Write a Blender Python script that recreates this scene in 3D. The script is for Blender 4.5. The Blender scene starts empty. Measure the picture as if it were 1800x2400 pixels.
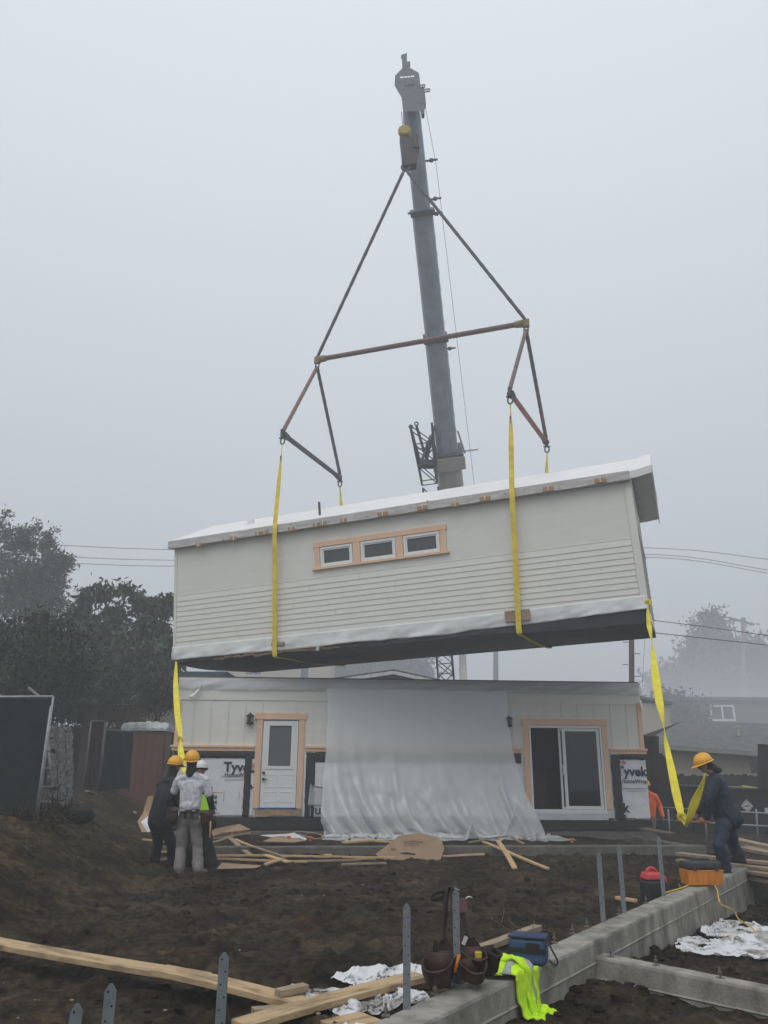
import bpy, bmesh, math, random
import numpy as np
from mathutils import Vector, Matrix, Euler, Quaternion
random.seed(7)
RNG = np.random.default_rng(11)
sc = bpy.context.scene
COL = sc.collection
PI = math.pi

# ---------------------------------------------------------------- camera model (source frame 1800x2400)
F, CX, CY, CAMH = 1850.0, 900.0, 1200.0, 1.65
TILT = math.atan(590 / 1850)
ROLL = math.radians(0.4)
ct, st, cr, sr = math.cos(TILT), math.sin(TILT), math.cos(ROLL), math.sin(ROLL)
C0 = Vector((0, 0, CAMH))
def ray(x, y):
    dx, dy = x - CX, CY - y
    u, v = dx * cr - dy * sr, dx * sr + dy * cr
    return Vector((u, F * ct - v * st, F * st + v * ct))
def P(x, y, Y):
    r = ray(x, y); return C0 + r * (Y / r.y)
def G(x, y, z=0.0):
    r = ray(x, y); return C0 + r * ((z - CAMH) / r.z)

# ---------------------------------------------------------------- numpy noise
def _hash(ix, iy, seed):
    n = (ix.astype(np.int64) * 374761393 + iy.astype(np.int64) * 668265263 + seed * 974634777) & 0x7fffffff
    n = ((n ^ (n >> 13)) * 1274126177) & 0x7fffffff
    n = n ^ (n >> 16)
    return (n & 0xffff) / 65535.0
def vnoise(x, y, seed=0):
    ix, iy = np.floor(x), np.floor(y)
    fx, fy = x - ix, y - iy
    fx, fy = fx * fx * (3 - 2 * fx), fy * fy * (3 - 2 * fy)
    a = _hash(ix, iy, seed); b = _hash(ix + 1, iy, seed); c = _hash(ix, iy + 1, seed); d = _hash(ix + 1, iy + 1, seed)
    return (a * (1 - fx) + b * fx) * (1 - fy) + (c * (1 - fx) + d * fx) * fy - 0.5
def fbm(x, y, octv=4, seed=0, gain=.5):
    x = np.asarray(x, float); y = np.asarray(y, float)
    s = 0; a = 1.0
    for k in range(octv):
        s = s + a * vnoise(x * 2 ** k + 17.3 * k, y * 2 ** k - 9.1 * k, seed + k); a *= gain
    return s
def sstep(t):
    t = np.clip(t, 0, 1); return t * t * (3 - 2 * t)

# ---------------------------------------------------------------- materials
_M = {}
def mat(name, col, rough=.7, var=.12, scale=6.0, bump=0.0, bscale=60.0, metal=0.0, stretch=(1, 1, 1), col2=None,
        detail=4.0, spec=.4, thresh=None, trans=0.0, coat=0.0):
    if name in _M: return _M[name]
    m = bpy.data.materials.new(name); m.use_nodes = True
    nt = m.node_tree; N = nt.nodes; L = nt.links
    b = N['Principled BSDF']
    b.inputs['Roughness'].default_value = rough
    b.inputs['Metallic'].default_value = metal
    b.inputs['Specular IOR Level'].default_value = spec
    b.inputs['Coat Weight'].default_value = coat
    tc = N.new('ShaderNodeTexCoord'); mp = N.new('ShaderNodeMapping'); mp.inputs['Scale'].default_value = stretch
    L.new(tc.outputs['Object'], mp.inputs['Vector'])
    nz = N.new('ShaderNodeTexNoise'); nz.inputs['Scale'].default_value = scale; nz.inputs['Detail'].default_value = detail
    nz.inputs['Roughness'].default_value = .6
    L.new(mp.outputs['Vector'], nz.inputs['Vector'])
    rp = N.new('ShaderNodeValToRGB')
    lo, hi = (.3, .7) if thresh is None else thresh
    rp.color_ramp.elements[0].position = lo; rp.color_ramp.elements[1].position = hi
    c1 = tuple(c * (1 - var) for c in col); c2 = tuple(min(1, c * (1 + var)) for c in col)
    if col2 is not None: c1, c2 = col, col2
    rp.color_ramp.elements[0].color = (*c1, 1); rp.color_ramp.elements[1].color = (*c2, 1)
    L.new(nz.outputs['Fac'], rp.inputs['Fac']); L.new(rp.outputs['Color'], b.inputs['Base Color'])
    if bump:
        n2 = N.new('ShaderNodeTexNoise'); n2.inputs['Scale'].default_value = bscale; n2.inputs['Detail'].default_value = 5
        L.new(mp.outputs['Vector'], n2.inputs['Vector'])
        bp = N.new('ShaderNodeBump'); bp.inputs['Strength'].default_value = min(1, bump); bp.inputs['Distance'].default_value = .02
        L.new(n2.outputs['Fac'], bp.inputs['Height']); L.new(bp.outputs['Normal'], b.inputs['Normal'])
    _M[name] = m
    return m
def film_mat(name, col, alpha, rough=.35, transl=.5, dirt=None, dscale=5, crinkle=0.0, cscale=6):
    """plastic film: part clear, part diffuse / translucent, with a soft gloss"""
    if name in _M: return _M[name]
    m = bpy.data.materials.new(name); m.use_nodes = True
    nt = m.node_tree; N = nt.nodes; L = nt.links
    out = N['Material Output']; N.remove(N['Principled BSDF'])
    d = N.new('ShaderNodeBsdfDiffuse'); t = N.new('ShaderNodeBsdfTranslucent'); g = N.new('ShaderNodeBsdfGlossy'); tr = N.new('ShaderNodeBsdfTransparent')
    g.inputs['Roughness'].default_value = rough
    d.inputs['Color'].default_value = t.inputs['Color'].default_value = (*col, 1)
    if dirt:
        tc = N.new('ShaderNodeTexCoord'); nz = N.new('ShaderNodeTexNoise'); nz.inputs['Scale'].default_value = dscale; nz.inputs['Detail'].default_value = 6
        nz.inputs['Roughness'].default_value = .65
        L.new(tc.outputs['Object'], nz.inputs['Vector'])
        rp = N.new('ShaderNodeValToRGB'); rp.color_ramp.elements[0].position = .5; rp.color_ramp.elements[1].position = .64
        rp.color_ramp.elements[0].color = (*col, 1); rp.color_ramp.elements[1].color = (*dirt, 1)
        L.new(nz.outputs['Fac'], rp.inputs['Fac']); L.new(rp.outputs['Color'], d.inputs['Color']); L.new(rp.outputs['Color'], t.inputs['Color'])
    if crinkle:                                                 # sharp little creases
        tc = N.new('ShaderNodeTexCoord'); vz = N.new('ShaderNodeTexNoise'); vz.noise_type = 'RIDGED_MULTIFRACTAL'; vz.inputs['Scale'].default_value = cscale; vz.inputs['Detail'].default_value = 5
        L.new(tc.outputs['Object'], vz.inputs['Vector']); bp = N.new('ShaderNodeBump'); bp.inputs['Strength'].default_value = crinkle; bp.inputs['Distance'].default_value = .04
        L.new(vz.outputs['Fac'], bp.inputs['Height'])
        for q in (d, t, g): L.new(bp.outputs['Normal'], q.inputs['Normal'])
    m1 = N.new('ShaderNodeMixShader'); m1.inputs[0].default_value = transl
    L.new(d.outputs[0], m1.inputs[1]); L.new(t.outputs[0], m1.inputs[2])
    m2 = N.new('ShaderNodeMixShader'); m2.inputs[0].default_value = .09 if crinkle else .07
    L.new(m1.outputs[0], m2.inputs[1]); L.new(g.outputs[0], m2.inputs[2])
    m3 = N.new('ShaderNodeMixShader'); m3.inputs[0].default_value = 1 - alpha
    L.new(m2.outputs[0], m3.inputs[1]); L.new(tr.outputs[0], m3.inputs[2])
    L.new(m3.outputs[0], out.inputs['Surface'])
    _M[name] = m
    return m
def glass_mat(name, tint=(.55, .6, .6), veil=0.0, vcol=(.2, .2, .2)):
    if name in _M: return _M[name]
    m = bpy.data.materials.new(name); m.use_nodes = True
    nt = m.node_tree; N = nt.nodes; L = nt.links
    out = N['Material Output']; N.remove(N['Principled BSDF'])
    g = N.new('ShaderNodeBsdfGlossy'); g.inputs['Roughness'].default_value = .03
    tr = N.new('ShaderNodeBsdfTransparent'); tr.inputs['Color'].default_value = (*tint, 1)
    fr = N.new('ShaderNodeFresnel'); fr.inputs['IOR'].default_value = 1.6
    mx = N.new('ShaderNodeMixShader'); L.new(fr.outputs[0], mx.inputs[0]); L.new(tr.outputs[0], mx.inputs[1]); L.new(g.outputs[0], mx.inputs[2])
    last = mx
    if veil:                                                    # reflected light painted as an even diffuse grey over the pane
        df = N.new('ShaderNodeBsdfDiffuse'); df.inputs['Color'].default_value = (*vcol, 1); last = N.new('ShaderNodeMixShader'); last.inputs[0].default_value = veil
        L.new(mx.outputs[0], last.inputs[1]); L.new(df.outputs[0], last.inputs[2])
    L.new(last.outputs[0], out.inputs['Surface'])
    _M[name] = m
    return m

# ---------------------------------------------------------------- objects
WM = {}
def props(o, label=None, cat=None, group=None, kind=None):
    if label: o['label'] = label
    if cat: o['category'] = cat
    if group: o['group'] = group
    if kind: o['kind'] = kind
    return o
def thing(name, label, cat, loc=(0, 0, 0), rot=(0, 0, 0), group=None):
    o = bpy.data.objects.new(name, None); COL.objects.link(o)
    o.empty_display_size = .1
    o.location = loc; o.rotation_euler = rot
    WM[o] = Matrix.Translation(Vector(loc)) @ Euler(rot).to_matrix().to_4x4()
    return props(o, label, cat, group)
def link_mesh(name, me, parent=None, wm=None):
    o = bpy.data.objects.new(name, me); COL.objects.link(o)
    if parent is not None:
        o.parent = parent; WM[o] = WM[parent]
    else:
        o.matrix_world = wm or Matrix(); WM[o] = wm or Matrix()
    return o
def frame_of(e, up=Vector((0, 0, 1))):
    """columns x,y,z with z along e"""
    z = e.normalized(); a = up if abs(z.dot(up)) < .97 else Vector((1, 0, 0))
    x = a.cross(z).normalized(); y = z.cross(x)
    return x, y, z
class MB:
    def __init__(s): s.v = []; s.f = []; s.mi = []; s.cur = 0
    def add(s, vs, fs):
        n = len(s.v); s.v += [tuple(v) for v in vs]
        for f in fs: s.f.append(tuple(i + n for i in f)); s.mi.append(s.cur)
        return s
    def box(s, c, d, R=None):
        c = Vector(c); hx, hy, hz = d[0] / 2, d[1] / 2, d[2] / 2
        vs = [Vector((sx * hx, sy * hy, sz * hz)) for sz in (-1, 1) for sy in (-1, 1) for sx in (-1, 1)]
        if R is not None: vs = [R @ v for v in vs]
        return s.add([v + c for v in vs], [(0, 2, 3, 1), (4, 5, 7, 6), (0, 1, 5, 4), (2, 6, 7, 3), (0, 4, 6, 2), (1, 3, 7, 5)])
    def box2(s, a, b):
        return s.box([(a[i] + b[i]) / 2 for i in range(3)], [abs(b[i] - a[i]) for i in range(3)])
    def bar(s, p, q, w, h, up=Vector((0, 0, 1)), w2=None, h2=None):
        p, q = Vector(p), Vector(q); x, y, z = frame_of(q - p, up)
        w2 = w if w2 is None else w2; h2 = h if h2 is None else h2
        vs = [p + x * a * w / 2 + y * b * h / 2 for a, b in ((-1, -1), (1, -1), (1, 1), (-1, 1))] + \
             [q + x * a * w2 / 2 + y * b * h2 / 2 for a, b in ((-1, -1), (1, -1), (1, 1), (-1, 1))]
        return s.add(vs, [(3, 2, 1, 0), (4, 5, 6, 7), (0, 1, 5, 4), (1, 2, 6, 5), (2, 3, 7, 6), (3, 0, 4, 7)])
    def tube(s, pts, r, n=8, caps=True):
        pts = [Vector(p) for p in pts]; k = len(pts)
        rs = r if isinstance(r, (list, tuple)) else [r] * k
        vs = []; x = None
        for i, p in enumerate(pts):
            e = (pts[min(i + 1, k - 1)] - pts[max(i - 1, 0)])
            if e.length < 1e-9: e = Vector((0, 0, 1))
            z = e.normalized()
            if x is None: x, y, _ = frame_of(z)
            else:
                x = (x - z * x.dot(z))
                x = x.normalized() if x.length > 1e-6 else frame_of(z)[0]
                y = z.cross(x)
            vs += [p + (x * math.cos(2 * PI * j / n) + y * math.sin(2 * PI * j / n)) * rs[i] for j in range(n)]
        fs = [(i * n + j, i * n + (j + 1) % n, (i + 1) * n + (j + 1) % n, (i + 1) * n + j) for i in range(k - 1) for j in range(n)]
        if caps: fs += [tuple(reversed(range(n))), tuple(range((k - 1) * n, k * n))]
        return s.add(vs, fs)
    def cyl(s, p, q, r, n=12, r2=None):
        return s.tube([p, q], [r, r if r2 is None else r2], n)
    def torus(s, c, R, r, ax=Vector((0, 1, 0)), n=16, m=6, a0=0, a1=2 * PI, sx=1, sy=1):
        x, y, z = frame_of(Vector(ax)); c = Vector(c)
        full = abs(a1 - a0 - 2 * PI) < 1e-6
        pts = [c + x * R * sx * math.cos(a0 + (a1 - a0) * i / n) + y * R * sy * math.sin(a0 + (a1 - a0) * i / n) for i in range(n + 1)]
        return s.tube(pts, r, m, caps=not full)
    def poly(s, pts, ext):
        """prism: polygon pts extruded by vector ext"""
        k = len(pts); pts = [Vector(p) for p in pts]; e = Vector(ext)
        vs = pts + [p + e for p in pts]
        fs = [tuple(range(k)), tuple(reversed(range(k, 2 * k)))] + [(i, i + k, (i + 1) % k + k, (i + 1) % k) for i in range(k)]
        return s.add(vs, fs)
    def quad(s, *p): return s.add(p, [tuple(range(len(p)))])
    def grid(s, A, close=False):
        A = np.asarray(A); ny, nx = A.shape[:2]
        fs = [(j * nx + i, j * nx + i + 1, (j + 1) * nx + i + 1, (j + 1) * nx + i) for j in range(ny - 1) for i in range(nx - 1)]
        return s.add([tuple(p) for p in A.reshape(-1, 3)], fs)
    def lathe(s, prof, n=24, c=(0, 0, 0), R=None, sx=1, sy=1, a0=0, a1=2 * PI):
        c = Vector(c); vs = []; full = abs(a1 - a0 - 2 * PI) < 1e-6; m = n if full else n + 1
        for r, z in prof:
            for j in range(m):
                a = a0 + (a1 - a0) * j / n
                v = Vector((r * sx * math.cos(a), r * sy * math.sin(a), z))
                vs.append((R @ v if R is not None else v) + c)
        fs = []
        for i in range(len(prof) - 1):
            for j in range(n):
                k = (j + 1) % m
                fs.append((i * m + j, i * m + k, (i + 1) * m + k, (i + 1) * m + j))
        return s.add(vs, fs)
    def rcone(s, p0, r0, p1, r1, xd=None, flat=1.0, n=12, m=4):
        """round cone; with xd, the section is an ellipse: r along xd, r*flat across it"""
        p0, p1 = Vector(p0), Vector(p1); e = p1 - p0
        if e.length < 1e-6: e = Vector((0, 0, 1e-4))
        z = e.normalized()
        if xd is None: x, y, _ = frame_of(z)
        else:
            x = Vector(xd) - z * Vector(xd).dot(z); x.normalize(); y = z.cross(x)
        rows = []
        for i in range(m + 1):
            a = -PI / 2 + (PI / 2) * i / m
            rows.append((p0 + z * r0 * (flat if xd is not None else 1) * math.sin(a), max(1e-4, r0 * math.cos(a))))
        for i in range(m + 1):
            a = (PI / 2) * i / m
            rows.append((p1 + z * r1 * (flat if xd is not None else 1) * math.sin(a), max(1e-4, r1 * math.cos(a))))
        vs = []
        for c, r in rows: vs += [c + x * r * math.cos(2 * PI * j / n) + y * r * flat * math.sin(2 * PI * j / n) for j in range(n)]
        k = len(rows)
        fs = [(i * n + j, i * n + (j + 1) % n, (i + 1) * n + (j + 1) % n, (i + 1) * n + j) for i in range(k - 1) for j in range(n)]
        fs += [tuple(reversed(range(n))), tuple(range((k - 1) * n, k * n))]
        return s.add(vs, fs)
    def ell(s, c, r, R=None, n=16, m=10):
        vs = []; c = Vector(c)
        for i in range(m + 1):
            a = -PI / 2 + PI * i / m
            for j in range(n):
                b = 2 * PI * j / n
                v = Vector((r[0] * max(1e-3, math.cos(a)) * math.cos(b), r[1] * max(1e-3, math.cos(a)) * math.sin(b), r[2] * math.sin(a)))
                vs.append((R @ v if R is not None else v) + c)
        fs = [(i * n + j, i * n + (j + 1) % n, (i + 1) * n + (j + 1) % n, (i + 1) * n + j) for i in range(m) for j in range(n)]
        fs += [tuple(reversed(range(n))), tuple(range(m * n, (m + 1) * n))]
        return s.add(vs, fs)
    def mesh(s, name, mats, inv=None, smooth=False):
        me = bpy.data.meshes.new(name)
        vs = s.v if inv is None else [tuple(inv @ Vector(v)) for v in s.v]
        me.from_pydata(vs, [], s.f); me.update()
        mats = mats if isinstance(mats, (list, tuple)) else [mats]
        for m in mats: me.materials.append(m)
        if len(mats) > 1: me.polygons.foreach_set('material_index', s.mi)
        if smooth: me.polygons.foreach_set('use_smooth', [True] * len(me.polygons))
        return me
    def build(s, name, mats, parent=None, smooth=False, bevel=0, local=False, solid=0, loc=None, auto=False):
        """verts are world coordinates (or the parent's own with local=True); loc = origin of a top-level mesh"""
        wm = WM[parent] if parent is not None else (Matrix.Translation(Vector(loc)) if loc is not None else Matrix())
        me = s.mesh(name, mats, None if local else wm.inverted(), smooth)
        o = link_mesh(name, me, parent, wm if parent is None else None)
        if solid:
            md = o.modifiers.new('thickness', 'SOLIDIFY'); md.thickness = solid; md.offset = 0
        if bevel:
            md = o.modifiers.new('bevel', 'BEVEL'); md.width = bevel; md.segments = 2; md.limit_method = 'ANGLE'; md.angle_limit = math.radians(40)
        return o
def centroid(mb):
    n = len(mb.v); return Vector((sum(v[0] for v in mb.v) / n, sum(v[1] for v in mb.v) / n, min(v[2] for v in mb.v)))
def blob(name, mb, m, parent, voxel=.012, smooth=5, wr=0, wscale=.12):
    """fuse the shapes of mb into ONE continuous skin"""
    me = mb.mesh(name + '_raw', m)
    t = bpy.data.objects.new(name + '_raw', me); COL.objects.link(t)
    r = t.modifiers.new('r', 'REMESH'); r.mode = 'VOXEL'; r.voxel_size = voxel
    if smooth:
        q = t.modifiers.new('s', 'SMOOTH'); q.iterations = smooth; q.factor = .5
    if wr:
        tx = bpy.data.textures.get('wrinkle%g' % wscale) or bpy.data.textures.new('wrinkle%g' % wscale, 'CLOUDS'); tx.noise_scale = wscale; tx.noise_depth = 3
        q = t.modifiers.new('d', 'DISPLACE'); q.texture = tx; q.strength = wr; q.mid_level = .5; q.texture_coords = 'GLOBAL'
    dg = bpy.context.evaluated_depsgraph_get()
    nm = bpy.data.meshes.new_from_object(t.evaluated_get(dg))
    bpy.data.objects.remove(t); bpy.data.meshes.remove(me)
    nm.name = name
    if not nm.materials: nm.materials.append(m)
    nm.transform(WM[parent].inverted())
    nm.polygons.foreach_set('use_smooth', [True] * len(nm.polygons))
    return link_mesh(name, nm, parent)
def ribbon(mb, pts, wds, width, thick=.006):
    """flat strap through pts; wds = width direction per point"""
    pts = [Vector(p) for p in pts]; k = len(pts)
    wl = width if isinstance(width, (list, tuple)) else [width] * k
    vs = []
    for i, p in enumerate(pts):
        e = (pts[min(i + 1, k - 1)] - pts[max(i - 1, 0)]).normalized()
        w = Vector(wds[i]); w = (w - e * w.dot(e)).normalized(); nn = e.cross(w) * thick / 2; w = w * wl[i] / 2
        vs += [p - w - nn, p + w - nn, p + w + nn, p - w + nn]
    fs = [(i * 4 + j, i * 4 + (j + 1) % 4, (i + 1) * 4 + (j + 1) % 4, (i + 1) * 4 + j) for i in range(k - 1) for j in range(4)]
    fs += [(3, 2, 1, 0), tuple(range((k - 1) * 4, k * 4))]
    mb.add(vs, fs)
def spline(pts, n=8):
    pts = [Vector(p) for p in pts]; out = []
    for i in range(len(pts) - 1):
        a = pts[max(i - 1, 0)]; b = pts[i]; c = pts[i + 1]; d = pts[min(i + 2, len(pts) - 1)]
        for k in range(n):
            t = k / n
            out.append(.5 * (2 * b + (c - a) * t + (2 * a - 5 * b + 4 * c - d) * t * t + (3 * b - a - 3 * c + d) * t ** 3))
    out.append(pts[-1]); return out

# ---------------------------------------------------------------- small cloth solver (position based)
def cloth(X, rest_x, rest_y, pinned, collide, steps=120, iters=8, dt=.03, damp=.96, grav=9.8, bend=.25):
    X = np.array(X, float); ny, nx = X.shape[:2]; V = np.zeros_like(X)
    w = np.ones((ny, nx, 1)); w[pinned] = 0
    X0 = X.copy(); dg = math.hypot(rest_x, rest_y) if rest_x else None
    def solve(a, b, L, k):
        wa, wb = w[a], w[b]
        d = X[b] - X[a]; l = np.linalg.norm(d, axis=-1, keepdims=True) + 1e-9
        s = k * (l - L) / l / np.maximum(wa + wb, 1e-6)
        X[a] += wa * s * d; X[b] -= wb * s * d
    S = slice
    cons = []
    for o in (0, 1):
        m = (nx - o) // 2; cons.append(((S(None), S(o, o + 2 * m, 2)), (S(None), S(o + 1, o + 2 * m, 2)), rest_x, 1))
        m = (ny - o) // 2; cons.append(((S(o, o + 2 * m, 2),), (S(o + 1, o + 2 * m, 2),), rest_y, 1))
    for o in (0, 1):
        m = (ny - o) // 2
        for p in (0, 1):
            q = (nx - p) // 2
            cons.append(((S(o, o + 2 * m, 2), S(p, p + 2 * q, 2)), (S(o + 1, o + 2 * m, 2), S(p + 1, p + 2 * q, 2)), dg, .5))
            cons.append(((S(o, o + 2 * m, 2), S(p + 1, p + 2 * q, 2)), (S(o + 1, o + 2 * m, 2), S(p, p + 2 * q, 2)), dg, .5))
    if bend:
        for o in range(4):
            i0 = np.arange(o, nx - 2, 4); j0 = np.arange(o, ny - 2, 4)
            if len(i0): cons.append(((S(None), i0), (S(None), i0 + 2), 2 * (rest_x or 0), bend))
            if len(j0): cons.append(((j0,), (j0 + 2,), 2 * (rest_y or 0), bend))
    if rest_x is None:                                          # keep the folds it was laid out with
        cons = [(a, b, np.linalg.norm(X0[b] - X0[a], axis=-1, keepdims=True), k) for a, b, L, k in cons]
    for s_ in range(steps):
        V[..., 2] -= grav * dt; V *= damp
        O = X.copy(); X += V * dt * w
        for _ in range(iters):
            for a, b, L, k in cons: solve(a, b, L, k)
            N_ = collide(X)
            X = np.where(w > 0, N_, X)
        V = (X - O) / dt
        hit = np.abs(collide(X - np.array([0, 0, 1e-3])) - (X - np.array([0, 0, 1e-3]))).sum(-1) > 1e-6
        V[hit] *= .35
    return X
FOG = .0052; SKYC = (8.1, 8.72, 9.45); EXPO = 0.0
# ================================================================ palette
M_conc = mat('concrete', (.13, .122, .10), .85, scale=3.2, col2=(.32, .30, .26), bump=.45, bscale=40, detail=11, stretch=(1.4, 1.4, .8), thresh=(.33, .62))
M_concd = mat('concrete_damp', (.08, .074, .06), .85, scale=4, col2=(.16, .15, .125), bump=.35, bscale=40, detail=8)
M_galv = mat('galvanised_steel', (.20, .225, .235), .5, scale=20, var=.15, metal=.35)
M_steel = mat('rusty_bolt', (.16, .14, .12), .6, scale=60, var=.3, metal=.3)
M_dark = mat('black_rubber', (.012, .012, .013), .6)
M_white = mat('white_vinyl', (.74, .75, .74), .45, var=.03)
M_cream = mat('cream_siding', (.71, .70, .64), .6, var=.035, scale=2.5, bump=.06, bscale=8, stretch=(.6, 1, 3))
M_primer = mat('peach_primed_trim', (.76, .50, .33), .6, var=.06, scale=5, stretch=(1, 4, 1))
M_wood = mat('fresh_pine', (.46, .30, .15), .7, scale=3, col2=(.64, .45, .25), stretch=(2, 14, 14), bump=.15)
M_woodd = mat('weathered_pine', (.20, .15, .10), .75, scale=3, col2=(.40, .31, .21), stretch=(2, 14, 14), bump=.2)
M_plank = mat('muddy_plank', (.13, .088, .05), .8, scale=3.2, col2=(.47, .33, .185), stretch=(1.0, 3.2, 3.2), bump=.3, bscale=30, detail=11, thresh=(.30, .56))
M_card = mat('cardboard', (.33, .225, .145), .8, scale=3, var=.14)
M_wrap = mat('white_housewrap', (.70, .71, .72), .55, scale=3, var=.05, bump=.25, bscale=7)
M_ink = mat('navy_print', (.02, .024, .045), .6)
M_inkred = mat('red_print', (.42, .09, .08), .6)
M_memb = mat('black_membrane', (.016, .017, .019), .55, scale=12, var=.35, bump=.3, bscale=14)
M_felt = mat('black_felt_paper', (.02, .017, .015), .8, scale=8, var=.35, bump=.3, bscale=9)
M_yel = mat('yellow_webbing', (.60, .45, .05), .75, scale=5, col2=(.88, .70, .08), detail=8, bump=.3, bscale=120)
M_yel2 = mat('bright_yellow_webbing', (.62, .52, .03), .75, scale=6, col2=(.84, .72, .05), detail=8, bump=.3, bscale=120)
M_sling = mat('dark_round_sling', (.10, .105, .112), .8, scale=40, var=.3, bump=.4, bscale=40)
M_slbr = mat('brown_round_sling', (.21, .125, .105), .8, scale=20, var=.3, bump=.4, bscale=40)
M_redbar = mat('faded_red_steel', (.165, .10, .092), .6, scale=8, var=.35)
M_boom = mat('boom_dark_paint', (.27, .31, .35), .5, scale=2, var=.2)
M_cranew = mat('crane_grey_paint', (.42, .39, .35), .5, scale=2, var=.08)
M_jib = mat('jib_dark_steel', (.07, .08, .09), .55, var=.2)

# ================================================================ terrain
WO = np.array([.115, 5.49]); WE = np.array([.568, .823]); WN = np.array([.823, -.568])   # the long foundation wall
def gbase(x, y):
    s = (x - WO[0]) * WN[0] + (y - WO[1]) * WN[1]
    t = (x - WO[0]) * WE[0] + (y - WO[1]) * WE[1]
    tr = sstep((s + .06) / .14) * sstep((17.5 - y) / 2.0)
    z = -np.clip(.04 + .037 * t, .05, .42) * tr
    xf = np.where(y < 14, -3.25, np.maximum(-5.7, -3.25 - (y - 14) * .36))
    b = .86 * sstep((xf - x) / (2.0 + .05 * np.clip(y, 0, 20))) * sstep((y - 6.2) / 3.0)
    z = z + b * (1 - tr)
    z = z - .28 * sstep((x - 4.5) / 3) * sstep((y - 16) / 4)
    z = z + .25 * sstep((y - 27) / 14) + .35 * sstep((x - 11) / 10) * sstep((y - 30) / 12)
    return z
_PRINTS = []
for _ in range(34):
    _x, _y, _a = -4 + 9 * RNG.random(), 6.8 + 8.2 * RNG.random(), RNG.random() * 2 * PI
    for _k in range(5):
        _PRINTS.append((_x + (.09 if _k % 2 else -.09) * math.sin(_a), _y - (.09 if _k % 2 else -.09) * math.cos(_a), math.cos(_a), math.sin(_a), .028 + .02 * RNG.random())); _x += .36 * math.cos(_a); _y += .36 * math.sin(_a); _a += .3 * RNG.normal()
def rough(x, y):
    """mud lumps: strong on open mud, weak far off"""
    near = sstep((26 - y) / 8)
    a = .030 * fbm(x * 1.0, y * 1.0, 3, 3)
    lump = fbm(x * 6.5, y * 6.5, 4, 21, .6); lump = np.maximum(lump - .12, 0) * .115
    pits = -np.maximum(fbm(x * 3.1 + 40, y * 3.1, 4, 55, .6) - .16, 0) * .075
    fine = .022 * fbm(x * 14, y * 14, 3, 77, .65)
    r = (a + lump + pits + fine)
    if _PRINTS is not None and np.ndim(x) and np.size(x) > 5000:
        for px, py, ca, sa, d in _PRINTS:                       # trodden boot prints
            m = (np.abs(x - px) < .3) & (np.abs(y - py) < .3)
            if m.any():
                u_ = (x[m] - px) * ca + (y[m] - py) * sa; v_ = -(x[m] - px) * sa + (y[m] - py) * ca; q = (u_ / .15) ** 2 + (v_ / .065) ** 2
                r[m] += -d * np.exp(-q ** 2) + d * .45 * np.exp(-(np.sqrt(q) - 1.35) ** 2 * 9)
    return r * near
def gz(x, y): return gbase(x, y) + rough(x, y)
def gzp(x, y): return float(gz(np.array([x]), np.array([y]))[0])

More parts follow.
